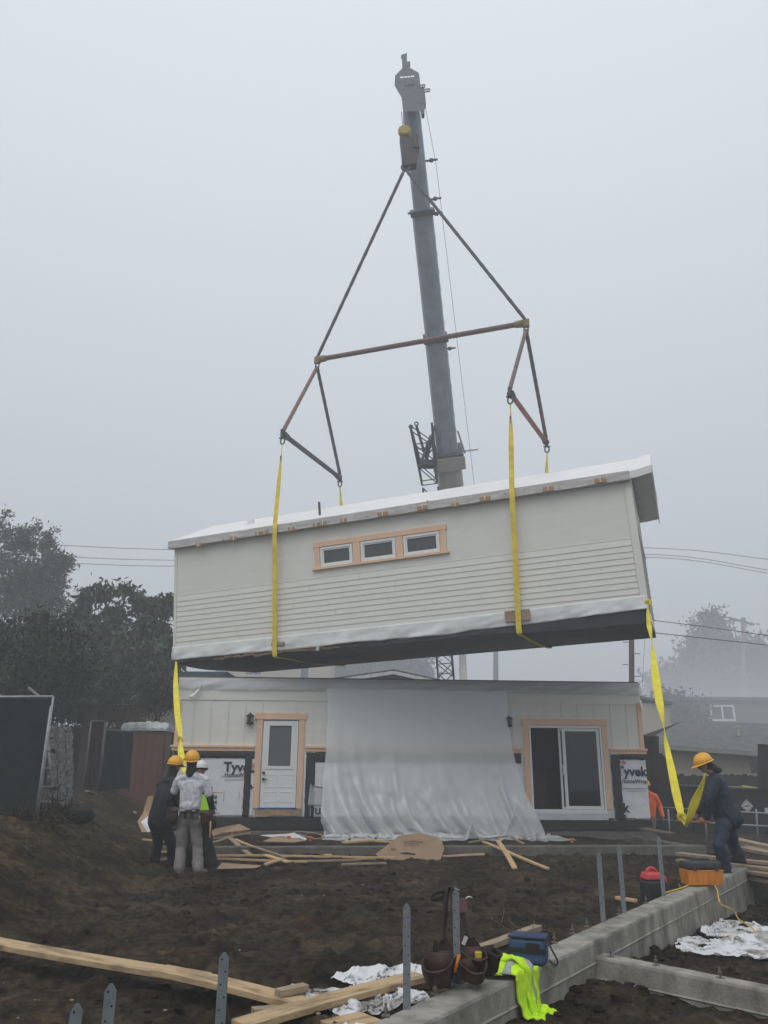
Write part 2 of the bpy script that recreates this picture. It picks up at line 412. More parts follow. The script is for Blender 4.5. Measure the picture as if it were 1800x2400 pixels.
def axis(lo, hi, step, far, grow=1.28):
    a = list(np.arange(lo, hi, step)); d = step; u = a[-1]
    while u < far[1]: d = min(d * grow, 12); u += d; a.append(u)
    d = step; u = lo; pre = []
    while u > far[0]: d = min(d * grow, 12); u -= d; pre.append(u)
    return np.array(pre[::-1] + a)
gx = axis(-6.6, 8.4, .042, (-300, 300)); gy = axis(3.6, 17.6, .045, (-11, 440))
GX, GY = np.meshgrid(gx, gy)
GZ = gz(GX, GY)
M_mud = bpy.data.materials.new('wet_mud'); M_mud.use_nodes = True
def _mud():
    nt = M_mud.node_tree; N = nt.nodes; L = nt.links; b = N['Principled BSDF']
    tc = N.new('ShaderNodeTexCoord')
    def noise(s, d, r=.6):
        n = N.new('ShaderNodeTexNoise'); n.inputs['Scale'].default_value = s; n.inputs['Detail'].default_value = d; n.inputs['Roughness'].default_value = r
        L.new(tc.outputs['Object'], n.inputs['Vector']); return n
    def ramp(src, els):
        r = N.new('ShaderNodeValToRGB'); e = r.color_ramp.elements
        e[0].position, e[0].color = els[0][0], (*els[0][1], 1); e[1].position, e[1].color = els[-1][0], (*els[-1][1], 1)
        for p, c in els[1:-1]:
            q = e.new(p); q.color = (*c, 1)
        L.new(src, r.inputs['Fac']); return r
    a = ramp(noise(1.1, 9, .62).outputs['Fac'], [(.30, (.013, .0100, .0068)), (.46, (.030, .0225, .0145)), (.60, (.056, .0415, .0265)), (.75, (.092, .070, .046))])
    c = ramp(noise(9, 8, .7).outputs['Fac'], [(.34, (.45, .45, .45)), (.66, (1.55, 1.52, 1.45))])
    mx = N.new('ShaderNodeMixRGB'); mx.blend_type = 'MULTIPLY'; mx.inputs[0].default_value = 1
    L.new(a.outputs['Color'], mx.inputs[1]); L.new(c.outputs['Color'], mx.inputs[2])
    # reddish clay patches
    rd = ramp(noise(.7, 5).outputs['Fac'], [(.50, (1, 1, 1)), (.68, (1.16, 1.0, .89))])
    m2 = N.new('ShaderNodeMixRGB'); m2.blend_type = 'MULTIPLY'; m2.inputs[0].default_value = 1
    L.new(mx.outputs[0], m2.inputs[1]); L.new(rd.outputs['Color'], m2.inputs[2]); wt = ramp(noise(6.5, 11, .70).outputs['Fac'], [(.44, (.50, .50, .51)), (.54, (1.10, 1.08, 1.05))])   # wet and dry clods
    m3 = N.new('ShaderNodeMixRGB'); m3.blend_type = 'MULTIPLY'; m3.inputs[0].default_value = 1; L.new(m2.outputs[0], m3.inputs[1]); L.new(wt.outputs['Color'], m3.inputs[2])
    sp = N.new('ShaderNodeSeparateXYZ'); L.new(tc.outputs['Object'], sp.inputs[0]); ma = N.new('ShaderNodeMath'); ma.operation = 'MULTIPLY_ADD'; L.new(noise(.9, 6).outputs['Fac'], ma.inputs[0]); ma.inputs[1].default_value = -4.0; L.new(sp.outputs['X'], ma.inputs[2])
    bk = N.new('ShaderNodeMapRange'); bk.inputs['From Min'].default_value = -4.6; bk.inputs['From Max'].default_value = -6.6; L.new(ma.outputs[0], bk.inputs['Value'])   # drier olive earth on the bank
    m4 = N.new('ShaderNodeMixRGB'); m4.blend_type = 'MULTIPLY'; L.new(bk.outputs[0], m4.inputs[0]); L.new(m3.outputs[0], m4.inputs[1]); m4.inputs[2].default_value = (1.22, 1.26, 1.08, 1); L.new(m4.outputs[0], b.inputs['Base Color'])
    rr = ramp(noise(2.3, 5).outputs['Fac'], [(.35, (.72, .72, .72)), (.6, (1, 1, 1))]); L.new(rr.outputs['Color'], b.inputs['Roughness'])
    b.inputs['Specular IOR Level'].default_value = .10
    bp = N.new('ShaderNodeBump'); bp.inputs['Strength'].default_value = .75; bp.inputs['Distance'].default_value = .03
    L.new(noise(22, 9, .7).outputs['Fac'], bp.inputs['Height']); L.new(bp.outputs['Normal'], b.inputs['Normal'])
_mud()
def fast_grid(name, A, m, smooth=True):
    ny, nx = A.shape[:2]; me = bpy.data.meshes.new(name)
    me.vertices.add(nx * ny); me.vertices.foreach_set('co', A.reshape(-1).astype(np.float32))
    i, j = np.meshgrid(np.arange(nx - 1), np.arange(ny - 1)); k = (j * nx + i).reshape(-1)
    q = np.stack([k, k + 1, k + nx + 1, k + nx], 1).reshape(-1)
    n = len(k); me.loops.add(n * 4); me.loops.foreach_set('vertex_index', q.astype(np.int32))
    me.polygons.add(n); me.polygons.foreach_set('loop_start', np.arange(n) * 4)
    if smooth: me.polygons.foreach_set('use_smooth', np.ones(n, bool))
    me.update(calc_edges=True); me.materials.append(m); return me
ground = link_mesh('ground', fast_grid('ground', np.stack([GX, GY, GZ], -1), M_mud)); props(ground, kind='structure')

# loose clods of mud lying about: nobody could count them
def clods():
    mb = MB(); pts = []
    for _ in range(9000):
        y = 4.5 + 12.5 * RNG.random() ** 1.35; x = -5.5 + 13 * RNG.random()
        s = (x - WO[0]) * WN[0] + (y - WO[1]) * WN[1]
        if abs(s) < .2: continue
        if fbm(np.array([x * .8]), np.array([y * .8]), 3, 5)[0] < -.10: continue
        pts.append((x, y, .006 + .032 * RNG.random() ** 4.2))
    for _ in range(420):                                    # rubble banked against the wall
        t = 1.5 + 8 * RNG.random(); s = .17 + .5 * RNG.random() ** 2
        x, y = WO + WE * t + WN * s; pts.append((x, y, .012 + .045 * RNG.random() ** 2.2))
    for x, y, r in pts:
        z = gzp(x, y) + r * .15; n, m = 7, 4; vs = []
        sx, sy, sz = 1 + .8 * RNG.random(), .8 + .5 * RNG.random(), .5 + .3 * RNG.random(); a0 = RNG.random() * 6
        J = .65 + .6 * RNG.random((m + 1, n))
        for i in range(m + 1):
            a = -PI / 2 + PI * i / m
            for j in range(n):
                b = 2 * PI * j / n + a0; q = r * J[i, j]
                vs.append((x + q * sx * max(.02, math.cos(a)) * math.cos(b), y + q * sy * max(.02, math.cos(a)) * math.sin(b), z + q * sz * math.sin(a)))
        fs = [(i * n + j, i * n + (j + 1) % n, (i + 1) * n + (j + 1) % n, (i + 1) * n + j) for i in range(m) for j in range(n)]
        mb.add(vs, fs)
    o = mb.build('mud_clods', M_mud); props(o, kind='stuff')
clods()
def pebbles():
    mb = MB()
    for _ in range(150):
        y = 6 + 10 * RNG.random() ** 1.3; x = -5.2 + 11 * RNG.random(); r = .004 + .009 * RNG.random() ** 2.5
        mb.ell((x, y, gzp(x, y) + r * .4), (r * 1.4, r, r * .7), None, 6, 4)
    props(mb.build('pale_pebbles', mat('pebble', (.22, .19, .15), .8, var=.3, scale=3)), kind='stuff')
pebbles()

# ================================================================ foundation walls
def rough_block(mb, o, e, n, L, W, z0, z1, seed=0, seg=.12, amp=.006, lip=.012):
    """cast concrete strip: o = middle of its start, e along, n across; slightly uneven faces, worn arrises"""
    k = max(2, int(L / seg)); e = Vector((*e, 0)) if len(e) == 2 else Vector(e); n = Vector((*n, 0)) if len(n) == 2 else Vector(n)
    prof = []
    H = z1 - z0
    prof += [(-W / 2, z0), (-W / 2, z0 + H * .5), (-W / 2 + .004, z1 - .02), (-W / 2 + lip, z1 - .002)]
    prof += [(-W / 6, z1), (W / 6, z1), (W / 2 - lip, z1 - .002), (W / 2 - .004, z1 - .02)]
    hl = z1 - min(.17, H * .45)
    prof += [(W / 2, hl + .012), (W / 2 + .011, hl), (W / 2, hl - .012), (W / 2, z0)]
    A = np.zeros((len(prof), k + 1, 3))
    for j, (a, z) in enumerate(prof):
        for i in range(k + 1):
            t = L * i / k
            p = o + e * t + n * a + Vector((0, 0, z)); A[j, i] = p
    nz = amp * 2 * fbm(A[..., 0] * 6 + A[..., 2] * 9, A[..., 1] * 6 - A[..., 2] * 7, 3, seed + 90)
    A[..., 2] += nz * .8; A[..., 0] += n.x * nz; A[..., 1] += n.y * nz
    mb.grid(A)
    m = len(prof); N0 = len(mb.v) - m * (k + 1)
    mb.f.append(tuple(N0 + j * (k + 1) for j in range(m))); mb.mi.append(mb.cur)
    mb.f.append(tuple(N0 + j * (k + 1) + k for j in reversed(range(m)))); mb.mi.append(mb.cur)
O3 = Vector((WO[0], WO[1], 0)); E3 = Vector((*WE, 0)); N3 = Vector((*WN, 0))
W_T0 = -3.3; W_L = 9.75 - W_T0
fw = thing('foundation_wall', 'long pale concrete foundation wall running away to the right, studded with anchor bolts', 'concrete wall', O3 + E3 * W_T0)
mb = MB(); rough_block(mb, O3 + E3 * W_T0, WE, WN, W_L, .27, -.5, .16, 1); mb.build('wall_body', M_conc, fw, smooth=False)
def bolt_mb(p, h=.075):
    b = MB(); b.cyl(p, p + Vector((0, 0, h)), .008, 8); b.cyl(p + Vector((0, 0, h * .45)), p + Vector((0, 0, h * .62)), .017, 6); b.box(p + Vector((0, 0, .006)), (.05, .05, .006)); return b
for px, py in [(904, 2381), (1020, 2330), (1056, 2312), (1299, 2209), (1342, 2188), (1376, 2172), (1451, 2143), (1514, 2116), (1593, 2084), (1611, 2075)]:
    q = G(px, py, .16); bolt_mb(Vector((q.x, q.y, .157))).build('anchor_bolt', M_steel, fw)
M_hole = mat('punched_hole', (.02, .02, .022), .8)
def strap(px, py, parent, ztop=.755, lean=0.0, s=-.112, zb=.0, rz=.0):
    """flat galvanised hold-down strap cast in the left edge of the wall, seen at pixel px,py at its top"""
    r = ray(px, py); best = None
    for i in range(4000):
        Y = 3.2 + i * .003; q = C0 + r * (Y / r.y); d = (q.x - WO[0]) * WN[0] + (q.y - WO[1]) * WN[1] - s
        if best is None or abs(d) < best[0]: best = (abs(d), q)
    q = best[1]; base = Vector((q.x, q.y, zb)); top = Vector((q.x + lean, q.y, q.z))
    ang = math.atan2(q.x, q.y) * -1 + rz
    R = Matrix.Rotation(ang, 3, 'Z'); w = .049; th = .005; h = top.z - base.z
    b = MB(); sh = lean / h
    prof = [(-w / 2, 0), (w / 2, 0), (w / 2, h - .028), (w / 2 - .014, h - .006), (w / 2 - .02, h), (-w / 2 + .02, h), (-w / 2 + .014, h - .006), (-w / 2, h - .028)]
    b.poly([base + R @ Vector((x, -th / 2, 0)) + Vector((sh * z, 0, z)) for x, z in prof], R @ Vector((0, th, 0)))
    o = b.build('hold_down_strap', M_galv, parent)
    hb = MB()
    for k in range(9):
        z = h - .03 - k * .055; xx = .010 * (1 if k % 2 else -1)
        c = base + R @ Vector((xx, -th / 2 - .0015, 0)) + Vector((sh * z, 0, z)); hb.cyl(c, c + R @ Vector((0, .0012, 0)), .0048, 8)
    hb.build('nail_holes', M_hole, o)
    return q
for a in [(165, 2352, .70, .03), (261, 2305, .75, .0), (526, 2232, .755, .0), (953, 2117, .755, .0), (1068, 2084, .755, 0), (1403, 1998, .7, 0), (1451, 1985, .7, 0), (1543, 1960, .7, 0)]:
    strap(a[0], a[1], fw, lean=a[3])
ce = Vector((.69, -.724, 0)).normalized(); cn = Vector((-ce.y, ce.x, 0)); cn = -cn
cwl = thing('foundation_wall', 'low concrete cross wall branching right from the long wall beside mud', 'concrete wall', (1.98, 7.82, 0))
c0 = O3 + E3 * 3.04 + N3 * .13
mb = MB(); rough_block(mb, c0, (ce.x, ce.y), (-cn.x, -cn.y) if False else (cn.x, cn.y), 3.2, .2, -.5, .04, 5); mb.build('wall_body', M_conc, cwl)
for t in (.12, .55, 1.1): bolt_mb(c0 + ce * t + Vector((0, 0, .038))).build('anchor_bolt', M_steel, cwl)
fe = (Vector((6.35, 16.72, 0)) - Vector((-4.2, 15.72, 0))).normalized(); fn = Vector((fe.y, -fe.x, 0))
fwl = thing('foundation_wall', 'low far concrete foundation wall crossing in front of the lower house', 'concrete wall', (-4.2, 15.82, 0))
mb = MB(); rough_block(mb, Vector((-4.2, 15.85, 0)), (fe.x, fe.y), (fn.x, fn.y), 10.6, .25, -.5, .16, 8, seg=.2); mb.build('wall_body', M_concd, fwl)
mb = MB(); q0 = Vector((6.05, 16.85, 0)); q1 = Vector((5.65, 19.0, 0)); qe = (q1 - q0).normalized(); rough_block(mb, q0, (qe.x, qe.y), (qe.y, -qe.x), 2.1, .22, -.5, .155, 11, seg=.2); mb.build('wall_return', M_concd, fwl)
# ================================================================ walls with openings
def wall_with_openings(mb, u0, u1, z0, z1, y0, y1, ops):
    """front face at y0, back at y1; ops = (ua,ub,za,zb)"""
    us = sorted({u0, u1, *[o[0] for o in ops], *[o[1] for o in ops]}); zs = sorted({z0, z1, *[o[2] for o in ops], *[o[3] for o in ops]})
    for i in range(len(us) - 1):
        for j in range(len(zs) - 1):
            cu, cz = (us[i] + us[i + 1]) / 2, (zs[j] + zs[j + 1]) / 2
            if any(o[0] < cu < o[1] and o[2] < cz < o[3] for o in ops): continue
            a, b, c, d = us[i], us[i + 1], zs[j], zs[j + 1]
            mb.quad((a, y0, c), (b, y0, c), (b, y0, d), (a, y0, d)); mb.quad((b, y1, c), (a, y1, c), (a, y1, d), (b, y1, d))
    for a, b, c, d in list(ops):
        mb.quad((a, y0, c), (a, y0, d), (a, y1, d), (a, y1, c)); mb.quad((b, y0, d), (b, y0, c), (b, y1, c), (b, y1, d))
        mb.quad((a, y0, d), (b, y0, d), (b, y1, d), (a, y1, d)); mb.quad((b, y0, c), (a, y0, c), (a, y1, c), (b, y1, c))
    a, b, c, d = u0, u1, z0, z1
    mb.quad((a, y0, d), (a, y0, c), (a, y1, c), (a, y1, d)); mb.quad((b, y0, c), (b, y0, d), (b, y1, d), (b, y1, c))
    mb.quad((a, y0, d), (a, y1, d), (b, y1, d), (b, y0, d)); mb.quad((a, y1, c), (a, y0, c), (b, y0, c), (b, y1, c))

# ================================================================ the module hanging from the crane
MOD_O = Vector((0.0864, 18.7656, 4.4445)); MOD_E = (0.05648, -0.04386, -0.36158)
mod = thing('modular_house', 'cream modular house section hanging tilted in the air with three small windows', 'house', MOD_O, MOD_E)
MODM = WM[mod]
def ML(px, py, y=0.0):
    inv = MODM.inverted(); c = inv @ C0; r = inv.to_3x3() @ ray(px, py); return c + r * ((y - c.y) / r.y)
def MW(x, y, z): return MODM @ Vector((x, y, z))
HL, MWD, HT = 5.95, 4.14, 3.0
wins = [(-1.64, -.77), (-.545, .365), (.575, 1.48)]
ZB, ZT = 1.96, 2.46
mb = MB()
wall_with_openings(mb, -HL, HL, .02, HT, 0, .14, [(a, b, ZB, ZT) for a, b in wins])
for k in range(10):                                           # lap siding boards, thicker at the lower edge
    zb = .335 + k * .134; zt = zb + .146
    js = [-HL + .07] + [x for x in sorted({round(-5.4 + ((k * 1.37 + 3.66 * q_) % 11.2), 2) for q_ in range(3)}) if -HL + .5 < x < HL - .6] + [HL - .13]
    for a, b in zip(js[:-1], js[1:]):                            # butt joints between boards
        a, b = a + .003, b - .003
        mb.add([(a, -.021, zb), (b, -.021, zb), (b, -.006, zt), (a, -.006, zt), (a, .004, zb), (b, .004, zb), (b, .004, zt), (a, .004, zt)],
               [(0, 1, 2, 3), (4, 5, 1, 0), (3, 2, 6, 7), (0, 3, 7, 4), (1, 5, 6, 2)])
mb.box2((-HL + .07, -.012, 1.69), (HL - .13, .002, 1.70))
mb.build('front_wall', M_cream, mod, local=True)
mb = MB()
for s, y0 in ((-1, 0), (1, 0)):
    mb = MB(); x = s * HL
    gab = [(x, .14, .02), (x, MWD - .14, .02), (x, MWD - .14, 3.02), (x, MWD / 2, 3.78), (x, .14, 3.02)]
    mb.poly(gab, (-s * .12, 0, 0))
    for k in range(11):
        zb = .3 + k * .15; xa = x + s * .024; xb = x + s * .008
        mb.add([(xa, .1, zb), (xa, MWD - .1, zb), (xb, MWD - .1, zb + .16), (xb, .1, zb + .16), (x - s * .004, .1, zb), (x - s * .004, MWD - .1, zb)], [(0, 1, 2, 3), (4, 5, 1, 0)])
    for k in range(4):
        mb.box2((x - s * .002, .8 + k * .8, 1.98), (x + s * .026, .85 + k * .8, 2.96))
    mb.box2((x - s * .003, .10, 1.93), (x + s * .034, MWD - .1, 1.985))
    mb.build('end_wall', M_cream, mod, local=True)
mb = MB(); mb.box2((-HL, MWD - .14, .02), (HL, MWD, 3.0)); mb.build('back_wall', M_cream, mod, local=True)
mb = MB()
mb.box2((HL - .125, -.03, .32), (HL + .03, .0, HT)); mb.box2((HL - .001, .001, .32), (HL + .031, .11, HT)); mb.build('corner_trim', M_cream, mod, local=True, bevel=.003); mb = MB(); mb.box2((-HL - .02, -.02, .32), (-HL + .065, .0, HT))
mb.build('corner_trim', M_cream, mod, local=True, bevel=.003)
# windows
for a, b in wins:
    f = MB(); t = .055
    for (x0, x1, z0, z1) in ((a, b, ZB, ZB + t), (a, b, ZT - t, ZT), (a, a + t, ZB + t, ZT - t), (b - t, b, ZB + t, ZT - t)): f.box2((x0, -.03, z0), (x1, .06, z1))
    q = t + .035
    for (x0, x1, z0, z1) in ((a + t, b - t, ZB + t, ZB + q), (a + t, b - t, ZT - q, ZT - t), (a + t, a + q, ZB + q, ZT - q), (b - q, b - t, ZB + q, ZT - q)): f.box2((x0, -.012, z0), (x1, .05, z1))
    fo = f.build('window', M_white, mod, local=True, bevel=.003)
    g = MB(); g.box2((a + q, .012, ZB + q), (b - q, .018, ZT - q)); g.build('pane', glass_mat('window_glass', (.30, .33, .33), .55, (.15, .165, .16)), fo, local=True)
tr = MB(); x0, x1, z0, z1 = -1.80, 1.65, 1.93, 2.61
tr.box2((x0 - .03, -.042, 2.475), (x1 + .03, .0, z1)); tr.box2((x0, -.034, z0 + .02), (-1.655, .0, 2.472)); tr.box2((1.495, -.034, z0 + .02), (x1, .0, 2.472))
tr.box2((-.755, -.034, z0 + .02), (-.56, 0, 2.472)); tr.box2((.38, -.034, z0 + .02), (.56, 0, 2.472)); tr.box2((-1.655, -.032, z0 + .02), (1.495, 0, ZB - .003))
tr.box2((x0 - .06, -.075, z0 - .035), (x1 + .06, 0, z0 + .018))
tr.build('window_trim', M_primer, mod, local=True, bevel=.004)
# interior seen through the panes
mb = MB(); mb.box2((-HL + .13, .3, .05), (HL - .13, MWD - .16, .12)); mb.build('floor_deck', mat('plywood_dull', (.20, .16, .11), .8), mod, local=True)
# roof under white film
RP = math.tan(math.radians(23.2))
def roof_z(y): return 3.18 + (MWD / 2 + .16 - abs(y - MWD / 2)) * RP
nx, ny = 150, 36
xs = np.linspace(-HL - .14, HL + .52, nx); ys = np.linspace(-.16, MWD + .16, ny)
XX, YY = np.meshgrid(xs, ys)
ZZ = 3.18 + (MWD / 2 + .16 - np.abs(YY - MWD / 2)) * RP
wrk = .022 * fbm(XX * 1.3, YY * 2.2, 4, 31) + .012 * np.abs(fbm(XX * 4 + YY * 2, YY * 3, 3, 33))
ZZ = ZZ + wrk + .07 * sstep((XX - HL - .05) / .5) * (1 - .7 * sstep((YY - 1.2) / 2.5))
top = np.stack([XX, YY, ZZ], -1); bot = top.copy(); bot[..., 2] -= .17
mb = MB(); mb.grid(top); n0 = len(mb.v); mb.grid(bot[:, ::-1])
rim = [(0, i) for i in range(nx)] + [(j, nx - 1) for j in range(1, ny)] + [(ny - 1, i) for i in range(nx - 2, -1, -1)] + [(j, 0) for j in range(ny - 2, 0, -1)]
ti = [j * nx + i for j, i in rim]; bi = [n0 + j * nx + (nx - 1 - i) for j, i in rim]
for k in range(len(rim)):
    l = (k + 1) % len(rim); mb.f.append((ti[k], bi[k], bi[l], ti[l])); mb.mi.append(0)
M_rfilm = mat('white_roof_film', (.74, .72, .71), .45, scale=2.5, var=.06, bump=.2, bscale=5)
mb.build('roof', M_rfilm, mod, local=True, smooth=False)
# film-wrapped overhang and fascia
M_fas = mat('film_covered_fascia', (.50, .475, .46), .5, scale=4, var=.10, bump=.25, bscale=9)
fa = MB(); A = np.zeros((6, 120, 3)); xs = np.linspace(-HL - .13, HL + .03, 120)
for j in range(6):
    A[j, :, 0] = xs; A[j, :, 2] = 2.985 + .205 * j / 5 ; A[j, :, 1] = -.175 + .012 * fbm(xs * 2.5, xs * 0 + j * .7, 3, 12)
    if j == 0: A[j, :, 2] += .012 * fbm(xs * 3, xs * 0, 3, 4)
fa.grid(A)
fa.box2((-HL - .13, -.155, 2.99), (HL + .03, -.005, 3.16))
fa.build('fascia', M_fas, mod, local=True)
M_wfl = mat('loose_white_film', (.62, .62, .60), .5, scale=4, var=.12, bump=.3, bscale=7)
rk = MB(); A = np.zeros((5, 40, 3)); ys = np.linspace(-.17, MWD + .17, 40)
for j in range(5):
    t = j / 4; A[j, :, 1] = ys; A[j, :, 0] = HL + .525 + .02 * fbm(ys * 2, ys * 0 + j, 3, 9) - .03 * t
    zz = 3.18 + (MWD / 2 + .16 - np.abs(ys - MWD / 2)) * RP + .07 * (1 - .7 * sstep((ys - 1.2) / 2.5))
    A[j, :, 2] = zz - (.28 + .05 * fbm(ys * 1.5, ys * 0, 3, 2)) * t
rk.grid(A); rk.build('rake_film', M_wfl, mod, local=True, solid=.01, smooth=True)
# wood blocks nailed to the fascia
bl = [(466, 1277, 1), (548, 1262, 1), (605, 1251, 1), (620, 1249, 1), (683, 1240, 1), (741, 1230, 1), (757, 1227, 1), (805, 1220, 1), (897, 1205, 2), (990, 1190, 2), (1067, 1183, 1), (1137, 1169, 2), (1285, 1146, 2), (1407, 1126, 2)]
M_blk = mat('osb_block', (.40, .25, .13), .8, var=.25, scale=14)
for px, py, k in bl:
    q = ML(px, py, -.19); w = .17 if k == 1 else .25
    b = MB(); b.box2((q.x - w / 2, -.215, q.z - .05), (q.x + w / 2, -.183, q.z + .05)); o = b.build('wood_block', M_blk, mod, local=True)
    t = MB(); t.box2((q.x - .008, -.219, q.z - .045), (q.x + .008, -.2155, q.z + .07)); t.build('tie_strip', M_white, o, local=True)
pts_ = MB()
for i in range(26):                                            # dark stain spots on the film
    x = -5.2 + 11 * RNG.random(); r = .012 + .016 * RNG.random(); c = Vector((x, -.1885, 3.09 + .05 * RNG.normal())); pts_.cyl(c, c + Vector((0, .003, 0)), r, 8)
pts_.build('film_spots', mat('film_spot', (.34, .32, .29), .7), mod, local=True)
q = ML(750, 1215, .55); zr = 3.18 + (.16 + .55) * RP
mb = MB(); mb.cyl((q.x, .55, zr - .1), (q.x - .01, .55, zr + .36), .032, 12); mb.build('vent_pipe', mat('black_abs', (.05, .045, .05), .5), mod, local=True)
q = ML(588, 1228, 1.0); mb = MB(); mb.box((q.x, 1.0, 3.18 + 1.16 * RP + .05), (.18, .12, .16)); mb.build('roof_vent', M_white, mod, local=True, bevel=.01)
# house wrap skirt along the bottom, loose and wrinkled
sk = MB(); nx = 170; A = np.zeros((9, nx, 3)); xs = np.linspace(-HL - .03, HL + .03, nx)
low = -.015 + .035 * sstep((xs + 6) / 12) + .05 * fbm(xs * .9, xs * 0, 4, 71) + .11 * sstep((xs - 1) / 5)
for j in range(9):
    t = j / 8; A[j, :, 0] = xs; A[j, :, 2] = (.35 + .07 * sstep((xs - 1) / 5)) * (1 - t) + low * t
    A[j, :, 1] = -.026 - .035 * t * (1 + .6 * fbm(xs * .8, xs * 0, 2, 3)) + (.012 + .05 * t) * fbm(xs * 3.0 + t * 1.5, xs * 0 + t * 2.2, 4, 41)
    A[j, :, 1] = np.minimum(A[j, :, 1], -.024)
sk.grid(A); sk.build('house_wrap_skirt', mat('dull_housewrap', (.66, .66, .65), .6, scale=2.5, var=.10, bump=.35, bscale=6), mod, local=True, smooth=True, solid=.004)
# black bottom board: belly with hanging membrane flap
M_belly = mat('bottom_board', (.045, .045, .045), .7, scale=3, var=.4, bump=.3, bscale=6)
be = MB(); ys = np.linspace(-.01, MWD, 16); xs = np.linspace(-HL, HL, 60); XX, YY = np.meshgrid(xs, ys)
ZZ = -.10 - .05 * np.sin(PI * (YY + .01) / MWD) + .03 * fbm(XX * .8, YY * .8, 3, 6) * np.sin(PI * (YY + .01) / (MWD + .01))
be.grid(np.stack([XX, YY, ZZ], -1)[:, ::-1])
be.box2((-HL + .004, .004, -.07), (HL - .004, .05, .018)); be.box2((-HL + .004, MWD - .05, -.12), (HL - .004, MWD - .004, .018)); be.box2((-HL + .002, .05, -.11), (-HL + .05, MWD - .05, .018)); be.box2((HL - .05, .05, -.11), (HL - .002, MWD - .05, .018))
be.build('belly_board', M_belly, mod, local=True, smooth=False)
fl = MB(); A = np.zeros((5, 120, 3)); xs = np.linspace(-HL, HL - .02, 120)
dr = .05 + .05 * sstep((xs + 6) / 4) + .06 * sstep((xs - 2) / 3) + .02 * fbm(xs * 1.2, xs * 0, 3, 16)
for j in range(5):
    t = j / 4; A[j, :, 0] = xs; A[j, :, 2] = .03 + .09 * sstep((xs - 2) / 3.5) - (dr + .03 + .09 * sstep((xs - 2) / 3.5)) * t; A[j, :, 1] = -.022 - .02 * t + .012 * fbm(xs * 2, xs * 0 + t, 3, 22) * t
fl.grid(A); fl.build('membrane_flap', M_memb, mod, local=True, solid=.004)
fr = MB()
for i in range(24):
    x = -4.6 + .145 * i; fr.box((x, -.07, -.055 + .012 * RNG.normal()), (.16, .05, .035 + .02 * RNG.random()), Euler((.2 * RNG.normal(), .1 * RNG.normal(), 0)).to_matrix())
fr.build('splintered_sill', mat('splintered_wood', (.17, .11, .06), .8, var=.35, scale=10), mod, local=True)
for px, py, w, h in ((652, 1509, .36, .075), (1213, 1443, .57, .25)):
    q = ML(px, py, -.07); b = MB(); b.box2((q.x - w / 2, -.10, q.z - h / 2), (q.x + w / 2, -.07, q.z + h / 2)); b.build('strap_pad', M_woodd, mod, local=True, bevel=.004)
q = ML(745, 1519, -.08); mb = MB(); mb.box2((q.x - .04, -.10, q.z - .06), (q.x + .04, -.07, q.z + .03)); mb.build('metal_bracket', mat('pale_bracket', (.45, .55, .55), .5), mod, local=True)
# ================================================================ the module already set on its foundation
HA = Vector((-5.15, 20.3, 0)); HB = Vector((6.68, 21.0, 0)); HLEN = (HB - HA).length
house = thing('modular_house', 'lower cream house on its foundation, half sided, with door and sliding door', 'house', HA, (0, 0, math.atan2(.7, 11.83)))
HM = WM[house]; HI = HM.inverted()
def HLo(px, py, y=0.0):
    c = HI @ C0; r = HI.to_3x3() @ ray(px, py); return c + r * ((y - c.y) / r.y)
def HW(x, y, z): return HM @ Vector((x, y, z))
FZ, HD = .58, 4.2
D0, D1, DZ = 2.17, 3.06, 2.68                                  # door opening
S0_, S1_, SZ0, SZ1 = 8.90, 10.74, .56, 2.60                    # sliding door opening
mb = MB()
wall_with_openings(mb, 0, HLEN, .40, 3.62, 0, .14, [(D0, D1, .585, DZ), (S0_, S1_, SZ0, SZ1)])
x = .42                                                        # board and batten above the belt
while x < HLEN - .15:
    if not (1.98 < x < 3.24) and not (8.70 < x < 10.92): mb.box2((x - .021, -.016, 2.062), (x + .021, -.001, 3.148))
    elif x < 5: mb.box2((x - .021, -.016, 2.86), (x + .021, -.001, 3.148))
    else: mb.box2((x - .021, -.016, 2.80), (x + .021, -.001, 3.148))
    x += .425
mb.box2((.0, -.022, 3.15), (HLEN, -.001, 3.42))
mb.build('front_wall', M_cream, house, local=True)
mb = MB(); mb.box2((0, .145, .40), (.14, HD, 3.6)); mb.box2((HLEN - .14, .145, .40), (HLEN, HD, 3.6)); mb.box2((.145, HD - .14, .40), (HLEN - .145, HD - .002, 3.6))
mb.build('side_wall', M_cream, house, local=True)
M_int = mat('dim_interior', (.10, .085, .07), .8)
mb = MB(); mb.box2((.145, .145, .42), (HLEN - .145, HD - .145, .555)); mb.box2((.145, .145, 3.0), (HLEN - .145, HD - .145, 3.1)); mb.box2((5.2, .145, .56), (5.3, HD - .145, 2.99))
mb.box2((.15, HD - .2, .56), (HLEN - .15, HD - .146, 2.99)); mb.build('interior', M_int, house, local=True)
mb = MB(); mb.box2((8.75, 1.2, .556), (9.62, 1.75, 1.48)); mb.box2((8.72, 1.17, 1.48), (9.68, 1.78, 1.52)); cab = mb.build('kitchen_cabinet', mat('cherry_cabinet', (.07, .028, .018), .5, var=.2), house, local=True)
mb = MB(); mb.box2((9.13, 1.188, 1.13), (9.21, 1.199, 1.25)); mb.build('outlet', M_white, cab, local=True)
